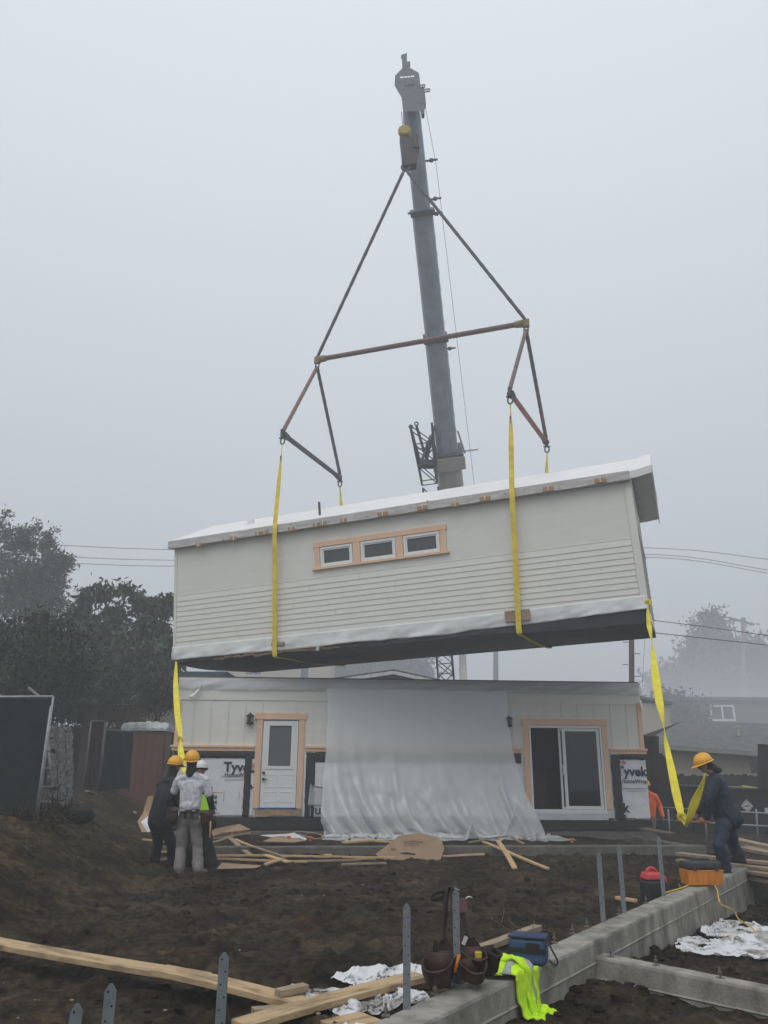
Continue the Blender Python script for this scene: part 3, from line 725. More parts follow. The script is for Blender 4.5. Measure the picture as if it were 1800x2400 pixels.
# trims
mb = MB()
mb.box2((0, -.03, 2.062), (.11, .0, 3.15)); mb.build('corner_trim', M_primer, house, local=True, bevel=.004); mb = MB(); mb.box2((HLEN - .11, -.03, 2.06), (HLEN + .002, .0, 3.20))
mb.build('corner_trim', M_primer, house, local=True, bevel=.004)
mb = MB()
for a, b in ((-.06, 1.985), (3.235, 8.68), (10.935, HLEN + .06)):
    mb.box2((a, -.075, 2.005), (b, .0, 2.06)); mb.box2((a + .02, -.04, 1.925), (b - .02, .0, 2.003))
mb.build('belt_trim', M_primer, house, local=True, bevel=.005)
mb = MB()
mb.box2((1.97, -.045, 2.69), (3.25, .0, 2.845)); mb.box2((2.02, -.036, .60), (2.155, .0, 2.688)); mb.box2((3.075, -.036, .60), (3.205, .0, 2.688))
mb.build('door_trim', M_primer, house, local=True, bevel=.004)
mb = MB(); mb.box2((8.70, -.045, 2.612), (10.92, .0, 2.775)); mb.box2((8.735, -.036, .60), (8.875, .0, 2.61)); mb.box2((10.765, -.036, .60), (10.90, .0, 2.61))
mb.build('door_trim', M_primer, house, local=True, bevel=.004)
# entry door
dr_ = MB(); wall_with_openings(dr_, D0 + .012, D1 - .012, .62, DZ - .02, -.005, .045, [(2.335, 2.885, 1.58, 2.54)])
for x0, x1, z0, z1 in ((2.27, 2.34, 1.51, 2.61), (2.885, 2.955, 1.51, 2.61), (2.34, 2.885, 1.51, 1.58), (2.34, 2.885, 2.54, 2.61)):
    dr_.box2((x0, -.022, z0), (x1, -.0055, z1))
for x0, x1, z0, z1 in ((2.26, 2.58, .74, .98), (2.66, 2.97, .74, .98), (2.26, 2.58, 1.08, 1.38), (2.66, 2.97, 1.08, 1.38)):
    for a, b, c, d in ((x0, x1, z0, z0 + .012), (x0, x1, z1 - .012, z1), (x0, x0 + .012, z0 + .012, z1 - .012), (x1 - .012, x1, z0 + .012, z1 - .012)): dr_.box2((a, -.013, c), (b, -.0055, d))
door = dr_.build('door', M_white, house, local=True)
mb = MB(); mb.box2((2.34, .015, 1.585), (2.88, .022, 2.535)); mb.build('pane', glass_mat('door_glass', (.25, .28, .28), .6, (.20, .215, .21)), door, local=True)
mb = MB(); mb.cyl((2.245, -.045, 1.42), (2.245, -.006, 1.42), .034, 14); mb.cyl((2.245, -.05, 1.27), (2.245, -.006, 1.27), .034, 14); mb.bar((2.245, -.06, 1.27), (2.34, -.06, 1.275), .02, .02); mb.build('handle', mat('bronze', (.06, .05, .04), .4, metal=.6), door, local=True)
mb = MB(); mb.box2((2.14, -.05, .59), (3.09, .02, .618)); mb.build('threshold', mat('blue_tape', (.03, .10, .28), .6), house, local=True)
# sliding door
f = MB()
for a in ((S0_ - .02, S0_ + .03, SZ0, SZ1), (S1_ - .03, S1_ + .02, SZ0, SZ1)): f.box2((a[0], -.03, a[2]), (a[1], .11, a[3]))
f.box2((S0_ + .03, -.03, SZ1 - .05), (S1_ - .03, .11, SZ1 + .005)); f.box2((S0_ - .02, -.05, SZ0 - .06), (S1_ + .02, .11, SZ0 - .002)); f.box2((S0_ + .03, -.03, SZ0 + .001), (S1_ - .03, .11, SZ0 + .04))
slo = f.build('sliding_door', M_white, house, local=True, bevel=.004)
def sash(x0, x1, y, nm, t=.075):
    g = MB(); z0, z1 = SZ0 + .045, SZ1 - .055
    g.box2((x0, y, z0), (x0 + t, y + .04, z1)); g.box2((x1 - t, y, z0), (x1, y + .04, z1)); g.box2((x0 + t, y, z0), (x1 - t, y + .04, z0 + t)); g.box2((x0 + t, y, z1 - t), (x1 - t, y + .04, z1))
    g.build(nm, M_white, slo, local=True, bevel=.004)
    p = MB(); p.box2((x0 + t, y + .015, z0 + t), (x1 - t, y + .021, z1 - t)); p.build('pane', glass_mat('slider_glass', (.30, .36, .37)), slo, local=True)
sash(9.74, 10.70, .0, 'fixed_panel'); sash(9.66, 10.62, .05, 'sliding_panel', .05)
mb = MB(); mb.torus((9.70, -.02, 1.52), .10, .012, (0, 0, 1), 10, 6); mb = MB(); mb.tube([(9.71, -.005, 1.42), (9.71, -.05, 1.44), (9.71, -.05, 1.62), (9.71, -.005, 1.64)], .012, 8); mb.build('handle', M_white, slo, local=True)
mb = MB(); mb.box2((S0_ - .04, -.06, SZ0 - .20), (S1_ + .03, .0, SZ0 - .064)); mb.box2((10.86, -.03, .40), (10.93, .0, 1.92)); mb.build('sill_flashing', mat('grey_flashing', (.55, .57, .60), .5), house, local=True)
# lanterns
M_lan = mat('lantern_black', (.025, .025, .025), .5, metal=.2)
for lx, lz in ((1.845, 2.68), (8.36, 2.68)):
    mb = MB(); c = Vector((lx, -.10, lz))
    mb.lathe([(.0, .17), (.02, .165), (.028, .14), (.10, .095), (.105, .08), (.085, .075), (.085, -.08), (.095, -.085), (.09, -.11), (.03, -.13), (0, -.135)], 8, c)
    mb.box2((lx - .045, -.022, lz - .10), (lx + .045, .0, lz + .12)); mb.bar((lx, -.02, lz + .05), (lx, -.1, lz + .10), .02, .02)
    o = mb.build('wall_lantern', M_lan, house, local=True)
    mb = MB()
    for k in range(4):
        a = PI / 4 + k * PI / 2; e = Vector((math.cos(a), math.sin(a), 0)); s = Vector((-e.y, e.x, 0)); b = c + e * .0805
        mb.add([b - s * .03 + Vector((0, 0, -.06)), b + s * .03 + Vector((0, 0, -.06)), b + s * .03 + Vector((0, 0, .06)), b - s * .03 + Vector((0, 0, .06))], [(0, 1, 2, 3)])
    mb.build('lantern_glass', mat('frosted_glass', (.35, .35, .33), .3), o, local=True)
# house wrap below the belt, with black membrane strips
def wrinkle_panel(nm, x0, x1, z0, z1, m, y=-.012, amp=.012, parent=None, ragged=0.0, sc_=3.0, seed=0):
    nx, nz = max(4, int((x1 - x0) / .04)), max(4, int((z1 - z0) / .04)); A = np.zeros((nz, nx, 3))
    X, Z = np.meshgrid(np.linspace(x0, x1, nx), np.linspace(z0, z1, nz)); A[..., 0] = X; A[..., 2] = Z
    A[..., 1] = y - amp * np.abs(fbm(X * sc_ + Z * 1.7, Z * sc_ - X * .9, 4, 140 + seed))
    if ragged:
        A[0, :, 2] += ragged * fbm(X[0] * 9, X[0] * 0, 2, 33 + seed); A[-1, :, 2] += ragged * fbm(X[0] * 9, X[0] * 0 + 4, 2, 37 + seed)
        A[:, 0, 0] += ragged * fbm(Z[:, 0] * 9, Z[:, 0] * 0, 2, 41 + seed); A[:, -1, 0] += ragged * fbm(Z[:, 0] * 9, Z[:, 0] * 0 + 3, 2, 43 + seed)
    b = MB(); b.grid(A); return b.build(nm, m, parent or house, local=True, smooth=True, solid=.002)
wl = wrinkle_panel('house_wrap', .03, 1.80, .42, 1.80, M_wrap, -.010, .012, seed=1)
wl2 = wrinkle_panel('house_wrap', 1.90, 2.03, .42, 1.92, M_wrap, -.012, .012, seed=2)
wr = wrinkle_panel('house_wrap', 11.14, HLEN - .005, .38, 1.81, M_wrap, -.010, .03, seed=3, sc_=2.4)
wm = wrinkle_panel('house_wrap', 3.215, 8.72, .40, 1.85, M_wrap, -.008, .01, seed=4)
wrinkle_panel('black_membrane', .02, 2.0, 1.76, 1.925, M_memb, -.030, .008, ragged=.012, seed=5)
wrinkle_panel('black_membrane', 1.78, 1.94, .41, 1.80, M_memb, -.034, .008, ragged=.02, seed=6)
wrinkle_panel('black_membrane', 3.27, 3.50, .40, 1.90, M_memb, -.026, .01, ragged=.012, seed=7)
wrinkle_panel('black_membrane', 3.505, 8.66, 1.68, 1.92, M_memb, -.026, .01, ragged=.012, seed=8)
wrinkle_panel('black_membrane', 10.945, 11.17, .36, 1.90, M_memb, -.046, .008, ragged=.016, seed=9)
wrinkle_panel('black_membrane', 11.172, HLEN - .01, 1.795, 1.92, M_memb, -.046, .008, ragged=.02, seed=10)
# bottom: skirt paper, bare rim joist, footing
A = np.zeros((5, 130, 3)); xs = np.linspace(-.02, HLEN + .01, 130)
for j in range(5): A[j, :, 0] = xs; A[j, :, 2] = .405 - .31 * j / 4 + (.03 * fbm(xs * 1.7, xs * 0, 3, 5) if j == 4 else 0); A[j, :, 1] = -.02 - .05 * j / 4 + .02 * fbm(xs * 3, xs * 0 + j, 3, 61)
mb = MB(); mb.grid(A); mb.build('skirt_paper', M_felt, house, local=True, smooth=True, solid=.004)
mb = MB(); mb.box2((2.08, -.055, .43), (3.2, -.012, .575)); mb.build('sill_beam', M_woodd, house, local=True)
mb = MB(); mb.box2((2.42, -.09, .44), (2.93, -.058, .565)); mb.box2((2.1, -.08, .41), (2.40, -.058, .47)); mb.build('osb_patch', M_blk, house, local=True)
mb = MB(); mb.box2((10.9, -.03, .34), (HLEN, -.011, .385)); mb.build('rim_board', mat('raw_board', (.36, .22, .13), .75, var=.2), house, local=True)
mb = MB(); rough_block(mb, Vector((-.1, .02, 0)), (1, 0), (0, -1), HLEN + .2, .24, -.6, .10, 31, seg=.25); mb.build('footing', M_concd, house, local=True)
mb = MB(); mb.box2((.0, .2, -.5), (HLEN, HD, .39)); mb.build('floor_frame', M_felt, house, local=True)
# roof edge: film-covered top, wood plate line
mb = MB(); mb.box2((-.02, .0, 3.622), (HLEN + .02, HD, 3.70)); mb.build('roof', mat('grey_roof_film', (.40, .41, .42), .5, var=.1, bump=.2), house, local=True)
mb = MB(); mb.box2((.0, .05, 3.702), (HLEN, .10, 3.735)); mb.build('top_plate', mat('stained_plate', (.16, .10, .065), .8, var=.3, scale=9), house, local=True)
M_film = film_mat('wall_film', (.70, .72, .74), .72, .3, .35)
A = np.zeros((9, 180, 3)); xs = np.linspace(.02, HLEN + .03, 180)
dp = .20 + .06 * fbm(xs * .55, xs * 0, 3, 81) + .03 * sstep((xs - 4) / 6)
for j in range(9):
    t = j / 8; A[j, :, 0] = xs; A[j, :, 2] = 3.69 - (dp + .07) * t
    A[j, :, 1] = -.03 - .04 * math.sin(t * PI * .6) + (.010 + .05 * t) * fbm(xs * 2.4 + 2.0 * t, xs * 0 + t * 1.3, 4, 83)
    A[j, :, 1] = np.minimum(A[j, :, 1], -.027)
mb = MB(); mb.grid(A); mb.build('eave_film', M_film, house, local=True, smooth=True)
mb = MB(); lp_ = spline([HLo(470, 1600, -.09), HLo(468, 1612, -.12), HLo(455, 1626, -.13), HLo(446, 1632, -.12), HLo(447, 1637, -.10)], 6)
ribbon(mb, lp_, [(0.3, 0.5, .8)] * len(lp_), [.03 + .05 * math.sin(PI * i / (len(lp_) - 1)) for i in range(len(lp_))], .003); mb.build('torn_film_strip', mat('film_strip', (.75, .75, .75), .5), house, local=True)
mb = MB(); lp_ = spline([HLo(1500, 1640, -.09), HLo(1504, 1655, -.12), HLo(1509, 1665, -.09)], 6); ribbon(mb, lp_, [(1, 0.5, .2)] * len(lp_), .06, .003); mb.build('torn_film_strip', mat('film_strip', (.75, .75, .75), .5), house, local=True)

# ---------------------------------------------------------------- lettering
def text_mb(s, size, bold=0.0, spacing=1.0, shear=0.0):
    cu = bpy.data.curves.new('t', 'FONT'); cu.body = s; cu.size = size; cu.offset = bold; cu.space_character = spacing; cu.shear = shear; cu.resolution_u = 3
    o = bpy.data.objects.new('t', cu); COL.objects.link(o)
    me = bpy.data.meshes.new_from_object(o.evaluated_get(bpy.context.evaluated_depsgraph_get()))
    bm = bmesh.new(); bm.from_mesh(me); bpy.data.objects.remove(o); bpy.data.curves.remove(cu); bpy.data.meshes.remove(me)
    return bm
def lettering(s, size, org, xd, zd, m, parent, bold=.0, spacing=1.0, clip=None, local=True, name='lettering'):
    """writing laid on a surface; clip = (xmin,xmax) in the text's own x"""
    bm = text_mb(s, size, bold, spacing)
    if clip:
        for xx, sg in ((clip[0], -1), (clip[1], 1)):
            if xx is None: continue
            bmesh.ops.bisect_plane(bm, geom=bm.verts[:] + bm.edges[:] + bm.faces[:], plane_co=(xx, 0, 0), plane_no=(sg, 0, 0), clear_outer=True)
    b = MB(); bm.verts.ensure_lookup_table(); bm.verts.index_update(); org, xd, zd = Vector(org), Vector(xd), Vector(zd)
    b.add([org + xd * v.co.x + zd * v.co.y for v in bm.verts], [tuple(v.index for v in f.verts) for f in bm.faces]); bm.free()
    return b.build(name, m, parent, local=local)
X_, Z_ = (1, 0, 0), (0, 0, 1)
def mark(parent, m, rects, y, name='printed_rule'):
    b = MB()
    for x0, x1, z0, z1 in rects: b.quad((x0, y, z0), (x1, y, z0), (x1, y, z1), (x0, y, z1))
    return b.build(name, m, parent, local=True)
YT = -.029
q = HLo(524, 1808, YT); lettering('Tyvek', .315, (q.x, YT, q.z), X_, Z_, M_ink, wl, bold=.010, spacing=1.0, clip=(None, 1.79 - q.x))
q = HLo(526, 1820, YT); lettering('HomeWrap', .125, (q.x, YT, q.z), X_, Z_, M_ink, wl, bold=.0022, spacing=1.08, clip=(None, 1.80 - q.x))
mark(wl, M_ink, [(1.21, 1.80, 1.315, 1.321), (1.21, 1.80, 1.333, 1.337), (1.30, 1.78, 1.245, 1.255)], YT)
for tx, py, sz in (('de', 1872, .155), ('he', 1884, .155), ('A', 1899, .155)):
    b = text_mb(tx, sz, .006); w = max(v.co.x for v in b.verts); b.free(); q = HLo(509, py, YT); lettering(tx, sz, (q.x - w, YT, q.z), X_, Z_, M_ink, wl, bold=.003)
za, zb_ = HLo(505, 1858, YT).z, HLo(505, 1906, YT).z
mark(wl, M_inkred, [(.75, 1.27, za, za + .012), (.75, 1.25, zb_, zb_ + .012)], YT)
mark(wl, M_ink, [(1.31, 1.318, .75, 1.0), (1.68, 1.686, .80, .98)], YT)
lettering('T', .36, (1.945, YT, 1.22), X_, Z_, M_ink, wl2, bold=.012, clip=(None, .085)); lettering('H', .15, (1.945, YT, 1.03), X_, Z_, M_ink, wl2, bold=.007); lettering('P', .20, (1.945, YT, 1.50), X_, Z_, M_inkred, wl2, clip=(None, .085))
YR = -.046
q = HLo(1437, 1818, YR)
lettering('Tyvek', .315, (11.07, YR, q.z), X_, Z_, M_ink, wr, bold=.010, clip=(.115, HLEN - 11.075))
q = HLo(1440, 1835, YR); lettering('HomeWrap', .135, (11.165, YR, q.z), X_, Z_, M_ink, wr, bold=.0025, spacing=1.04, clip=(.02, HLEN - 11.17))
q = HLo(1454, 1790, YR); b = MB(); b.torus((q.x, YR, q.z + .03), .085, .006, (0, 1, 0), 20, 4, sx=1.35, sy=.9); b.build('printed_oval', M_inkred, wr, local=True); lettering('DUPONT', .075, (q.x - .11, YR, q.z + .005), X_, Z_, M_inkred, wr, bold=.001, spacing=.8)
q = HLo(1452, 1849, YR); mark(wr, M_ink, [(11.2, 11.82, q.z, q.z + .012), (11.3, 11.78, q.z - .05, q.z - .044)], YR)
q = HLo(1452, 1903, YR); lettering('k', .30, (11.16, YR, q.z), X_, Z_, M_ink, wr, bold=.01); q = HLo(1452, 1916, YR); lettering('p', .13, (11.17, YR, q.z), X_, Z_, M_ink, wr, bold=.006)
lettering('US', .19, (3.53, -.024, .475), X_, Z_, M_ink, wm, bold=.008)

# ================================================================ big plastic sheet hanging over the middle of the wall
def sheet():
    nx, ny = 120, 96
    U, V = np.meshgrid(np.linspace(0, 1, nx), np.linspace(0, 1, ny)); hang = np.clip(V / .90, 0, 1); toe = np.clip((V - .90) / .10, 0, 1)
    left = 3.72 + .03 * V; right = 8.36 + 1.12 * sstep((V - .12) / .9)
    X = np.zeros((ny, nx, 3)); w = .11 + .80 * hang ** 1.4 + .50 * toe
    def ridge(p, c, wd): return np.maximum(0, 1 - np.abs(p - c) / wd) ** 1.4
    g = sstep(hang / .8)
    p = U - .42 * hang ** 1.1
    for c, wd, am in ((-.33, .05, .18), (-.24, .04, .26), (-.13, .05, .30), (-.03, .04, .36), (.05, .025, .18), (.15, .06, .26), (.27, .03, .12), (.38, .05, .18)): w = w + am * g * ridge(p, c, wd)
    p2 = U + .03 * hang
    for c, wd, am in ((.80, .03, .10), (.90, .02, .30), (.965, .03, .10)): w = w + am * sstep((hang - .15) / .6) * ridge(p2, c, wd)
    w = w + .05 * g * np.abs(fbm((U - .3 * V) * 14, V * 3.0, 3, 15)) * 2 + .02 * fbm(U * 6, V * 5, 3, 6)
    lump = np.exp(-((U - .80) / .09) ** 2 - ((V - .80) / .13) ** 2); w = w + .50 * lump + lump * .22 * np.abs(fbm(U * 22, V * 18, 3, 2))
    low = sstep((V - .82) / .15); w = w + low * .16 * np.abs(fbm(U * 16, V * 9, 3, 19))
    X[..., 0] = left + U * (right - left) + .05 * low * fbm(U * 13, V * 8, 3, 29)
    X[..., 1] = -w; X[..., 2] = 3.42 - 3.38 * hang + .10 * toe * np.abs(fbm(U * 15, V * 12, 3, 8)) * 2 + .02
    arch = np.maximum(ridge(U, .755, .05), .7 * ridge(U, .58, .03)) * sstep((V - .86) / .12); X[..., 2] += .42 * arch
    def col(Xx):
        Y = Xx.copy(); Y[..., 1] = np.minimum(Y[..., 1], -.105)
        gd = np.where(Y[..., 1] > -.30, .12, .02) + .02 * fbm(Y[..., 0] * 3, Y[..., 1] * 3, 2, 9); Y[..., 2] = np.maximum(Y[..., 2], gd); return Y
    pin = np.zeros((ny, nx), bool); pin[0, :] = True; pin[arch > .25] = True
    Z = cloth(X, None, None, pin, col, steps=26, iters=6, dt=.025, damp=.90, bend=.35)
    cr_ = np.abs(fbm((U - .35 * V) * 9 + 4, V * 5 + U * 3, 3, 44)) + np.abs(fbm((U + .25 * V) * 7, V * 7, 3, 48)); Z[..., 1] -= .11 * cr_ * sstep((V - .12) / .5)
    t = thing('plastic_sheet', 'large translucent plastic sheet draped from the eave over the wall to the ground', 'plastic sheet', HW(6, -.3, 0), (0, 0, math.atan2(.7, 11.83)))
    b = MB(); b.grid(Z); b.v = [tuple(HM @ Vector(p)) for p in b.v]
    b.build('film', film_mat('draped_film', (.86, .875, .885), .70, .22, .30, crinkle=.55, cscale=2.6), t, smooth=True)
sheet()
def leaning_frame():
    t = thing('window_frame', 'small grey metal frame leaning against the wall right of the entry door', 'metal frame', HW(3.45, -.3, .1))
    Mf = mat('blue_grey_metal', (.16, .20, .23), .5, metal=.3)
    def pt(px, py, y): return HW(*HLo(px, py, y))
    a, b_, c, d = pt(729, 1842, -.12), pt(764, 1847, -.12), pt(762, 1889, -.34), pt(724, 1886, -.34)
    m = MB()
    for p, q in ((a, b_), (b_, c), (c, d), (d, a)): m.bar(p, q, .045, .03)
    m.bar(pt(729, 1837, -.1), d, .03, .03); m.bar(d + Vector((0, 0, -.05)), d + Vector((0, 0, -.02)), .03, .03)
    for px, py in ((727, 1852), (761, 1855)): m.bar(pt(px, py, -.15), pt(px, py + 60, -.4), .022, .022)
    m.build('frame', Mf, t)
    m = MB(); m.add([a, b_, c, d], [(0, 1, 2, 3)]); m.build('pane', film_mat('frame_film', (.6, .62, .64), .55), t)
leaning_frame()
# ================================================================ mobile crane beyond the house
Ya, za_ = 20.9, None
TIP = P(960, 215, 20.9); MID = P(1049, 1062, 29.9); 
AX = (MID - TIP).normalized()
FOOT = MID + AX * 9.2
crane = thing('mobile_crane', 'tall dark telescopic crane boom rising into fog behind the lower house', 'crane', (FOOT.x, FOOT.y, .0))
SIDE = Vector((1, 0, 0)); SIDE = (SIDE - AX * SIDE.dot(AX)).normalized(); NRM = SIDE.cross(AX)
def boom_sec(a, b, w0, w1, d0, d1, name, m, extra=None):
    p, q = TIP + AX * a, TIP + AX * b; mb = MB(); n = 10
    prof = [(-.5, .5), (.5, .5), (.5, -.1), (.42, -.32), (.22, -.46), (-.22, -.46), (-.42, -.32), (-.5, -.1)]
    vs = [p + SIDE * x * w0 + NRM * y * d0 for x, y in prof] + [q + SIDE * x * w1 + NRM * y * d1 for x, y in prof]; k = len(prof)
    mb.add(vs, [tuple(range(k)), tuple(reversed(range(k, 2 * k)))] + [(i, (i + 1) % k, (i + 1) % k + k, i + k) for i in range(k)])
    if extra: extra(mb)
    return mb.build(name, m, crane, bevel=.012)
TL = (MID - TIP).length
def t_at(py):                                                  # distance down the boom where it shows at height py
    lo, hi = -2, TL + 12
    for _ in range(40):
        m_ = (lo + hi) / 2; p = TIP + AX * m_ - C0
        zc = p.y * ct + p.z * st; v = (-p.y * st + p.z * ct) / zc * F
        if CY - v < py: lo = m_
        else: hi = m_
    return lo
t1 = t_at(495)
boom_sec(-.2, t1, .56, .60, .7, .75, 'boom_section', M_boom)
boom_sec(t1, t_at(790), .74, .76, .85, .9, 'boom_section', M_boom)
boom_sec(t_at(790), TL, .81, .86, .95, 1.0, 'boom_section', M_boom)
boom_sec(TL, TL + 9.0, 1.02, 1.12, 1.15, 1.2, 'base_section', M_cranew)
for a, w in ((t1, .86), (t_at(790), .93)):
    mb = MB(); mb.bar(TIP + AX * (a - .06), TIP + AX * (a + .12), w, 1.0, NRM); mb.build('collar', M_jib, crane, bevel=.01)
mb = MB(); mb.bar(TIP + AX * (TL - .15), TIP + AX * (TL + .35), 1.22, 1.3, NRM)
mb.build('collar', M_jib, crane, bevel=.01)
mb = MB(); mb.bar(TIP + AX * (TL - .05) - NRM * .68, TIP + AX * (TL + .5) - NRM * .68, 1.3, .06, NRM); mb.build('base_collar', M_cranew, crane, bevel=.01); mb = MB()
mb.bar(TIP + AX * (TL + .0) + SIDE * .6, TIP + AX * (TL + .0) + SIDE * 1.25, .05, .05); mb.bar(TIP + AX * (TL - .9) + SIDE * .5, TIP + AX * (TL + .1) + SIDE * .7, .06, .06)
mb.bar(TIP + AX * (TL + 2.9) + SIDE * .5, TIP + AX * (TL + 2.9) + SIDE * 1.5, .05, .05); mb.build('base_collar', M_cranew, crane, bevel=.01)
for py in (380, 470, 505, 820): 
    mb = MB(); p = TIP + AX * t_at(py); mb.bar(p + SIDE * .28, p + SIDE * .72, .05, .05); mb.box(p + SIDE * .5, (.12, .1, .1)); mb.build('boom_bracket', M_jib, crane)
mb = MB(); p = TIP + AX * t_at(495); mb.bar(p - SIDE * .35, p - SIDE * .52, .05, .05); mb.build('boom_bracket', M_jib, crane)
mb = MB()
for i in range(16):
    p = TIP + AX * (t1 + .8 + i * .62) + SIDE * (.384 + .004 * i) - NRM * .18; mb.bar(p, p + AX * .16, .03, .012, SIDE)
mb.build('wear_pad_marks', M_cranew, crane)
# head
def hp(x, y, Y=20.55): return P(850 + x / 5.528, 80 + y / 5.53, Y)
mb = MB(); ext = ray(955, 190).normalized() * .55
mb.poly([hp(515, 440), hp(415, 545), hp(418, 556), hp(735, 530), hp(720, 495), hp(600, 430)], ext)
mb.poly([hp(418, 574), hp(413, 668), hp(490, 800), hp(518, 855), hp(525, 1000), hp(770, 1000), hp(760, 800), hp(745, 640), hp(736, 548)], ext)
for x0, x1 in ((418, 484), (527, 538), (575, 584), (612, 622), (668, 735)): mb.poly([hp(x0, 556 - (x0 - 418) * .08), hp(x0, 574 - (x0 - 418) * .08), hp(x1, 574 - (x1 - 418) * .08), hp(x1, 556 - (x1 - 418) * .08)], ext)
M_head = mat('head_paint', (.13, .15, .17), .6, var=.15); mb.build('boom_head', M_head, crane)
mb = MB(); mb.poly([hp(515, 442), hp(512, 275), hp(572, 268), hp(576, 442)], (0, .2, .05)); mb.poly([hp(576, 432), hp(576, 355), hp(612, 350), hp(618, 395), hp(604, 434)], (0, .2, .05)); mb.poly([hp(500, 275), hp(502, 265), hp(574, 250), hp(574, 266)], (0, .2, .05)); mb.poly([hp(556, 262), hp(560, 240), hp(570, 240), hp(572, 262)], (0, .1, .05)); mb.build('head_mast', M_head, crane)
mb = MB()
for y0 in (655, 708):
    xo = 735 + (y0 - 655) * 1.2
    mb.bar(hp(xo, y0 + 12), hp(xo + 70, y0), .03, .03); mb.bar(hp(xo, y0 + 42), hp(xo + 70, y0 + 32), .03, .03); mb.bar(hp(xo + 70, y0), hp(xo + 70, y0 + 34), .03, .03); mb.bar(hp(xo + 40, y0 + 4), hp(xo + 40, y0 + 38), .03, .03)
mb.poly([hp(740, 700), hp(800, 700), hp(820, 890), hp(750, 890)], (0, .25, 0)); mb.poly([hp(750, 905), hp(800, 890), hp(802, 1030), hp(768, 1030)], (0, .2, 0))
mb.build('sheave_bracket', M_head, crane)
mb = MB(); mb.tube([hp(800, 880, 20.6), P(1022, 385, 22.5), MID + SIDE * 1.0 + AX * 3.0], .008, 5); mb.build('cable', M_jib, crane)
# lattice jib stowed beside the base section
j0 = P(972, 992, 28.6); j1 = P(994, 1072, 29.2); j2 = P(1046, 1600, 37.5)
mb = MB()
def lattice(a, b, w0, w1, n, tilt=0):
    e = (b - a).normalized(); sx = (Vector((1, 0, 0)) - e * e.x).normalized(); sy = sx.cross(e)
    def cn(t, i, j): return a + (b - a) * t + sx * (i * (w0 + (w1 - w0) * t) / 2) + sy * (j * (w0 + (w1 - w0) * t) / 2)
    for i in (-1, 1):
        for j in (-1, 1): mb.tube([cn(0, i, j), cn(1, i, j)], .045, 6)
    for k in range(n):
        t0, t1_ = k / n, (k + 1) / n
        for j in (-1, 1):
            mb.tube([cn(t0, -1, j), cn(t1_, 1, j)], .024, 5); mb.tube([cn(t0, 1, j), cn(t1_, -1, j)] if k % 2 else [cn(t1_, -1, j), cn(t1_, 1, j)], .024, 5)
        for i in (-1, 1):
            mb.tube([cn(t0, i, -1), cn(t1_, i, 1)] if k % 2 else [cn(t0, i, 1), cn(t1_, i, -1)], .024, 5)
lattice(P(1010, 1150, 30.4), j2, .62, .72, 12)
lattice(P(988, 1000, 28.8), P(1006, 1130, 30.2), .86, .6, 3)
for (x, y) in ((963, 1000), (976, 993), (1016, 1003)):
    q = P(x, y, 28.8); mb.torus(q, .07, .03, (0, 1, 0), 10, 5)
for (x0, y0, x1, y1) in ((963, 1005, 985, 1085), (976, 998, 1002, 1085), (1016, 1008, 1000, 1080), (985, 1085, 1015, 1085), (990, 1075, 1010, 1020), (1000, 1040, 1000, 1075)): mb.bar(P(x0, y0, 28.8), P(x1, y1, 29.5), .08, .08)
mb.box(P(1004, 1088, 29.6), (.7, .4, .25)); mb.build('lattice_jib', M_jib, crane)
# ram, turntable and carrier (mostly hidden by the house)
mb = MB(); mb.cyl(P(1084, 1532, 37.0), P(1088, 1640, 36.0), .17, 14); mb.cyl(P(1083, 1470, 37.3), P(1084, 1545, 37.0), .11, 12); mb.bar(P(1075, 1568, 36.8), P(1094, 1568, 36.8), .06, .1); mb.build('luffing_ram', mat('ram_white', (.6, .58, .55), .4), crane)
mb = MB(); b0 = Vector((FOOT.x, FOOT.y, 0)); pv = TIP + AX * (TL + 8.7)
mb.box((pv.x, pv.y + .2, 3.2), (1.9, 2.2, 2.2)); mb.build('turntable', M_cranew, crane, bevel=.05); mb = MB(); mb.box((pv.x, pv.y + 1.6, 2.3), (2.6, 3.2, 1.3)); mb.build('counterweight', M_cranew, crane, bevel=.05)
mb = MB(); mb.box((pv.x, pv.y - 2.2, 1.25), (2.6, 13, .7)); mb.box((pv.x, pv.y + 4.0, 2.1), (2.5, 2.0, 1.6)); mb.build('carrier', M_cranew, crane, bevel=.05)
for k in range(4):
    for s in (-1, 1):
        mb = MB(); c = Vector((pv.x + s * 1.05, pv.y - 7 + k * 3.2, .95)); mb.lathe([(.0, -.2), (.35, -.2), (.6, -.17), (.65, -.1), (.65, .1), (.6, .17), (.35, .2), (0, .2)], 20, c, Matrix.Rotation(PI / 2, 3, 'Y')); mb.build('wheel', M_dark, crane)

# ================================================================ hook block
HK = P(950, 395, 20.5)
hb = thing('hook_block', 'yellow topped crane hook block hanging high in the fog', 'hook block', HK)
mb = MB(); c = P(948, 308, 20.5); mb.lathe([(0, -.10), (.16, -.10), (.205, -.06), (.19, 0), (.205, .06), (.16, .10), (0, .10)], 24, c, Matrix.Rotation(PI / 2, 3, 'X') ); mb.build('sheave', mat('aged_yellow_paint', (.36, .27, .06), .6, var=.2), hb)
mb = MB(); mb.poly([hp(480, 1320, 20.4), hp(500, 1480, 20.4), hp(512, 1640, 20.4), hp(540, 1700, 20.4), hp(600, 1690, 20.4), hp(700, 1660, 20.4), hp(720, 1500, 20.4), hp(650, 1330, 20.4)], (0, .3, 0)); mb.box(hp(690, 1420, 20.5), (.18, .3, .5)); mb.build('block_cheek', mat('block_dark', (.045, .042, .042), .6, var=.2), hb, bevel=.01)
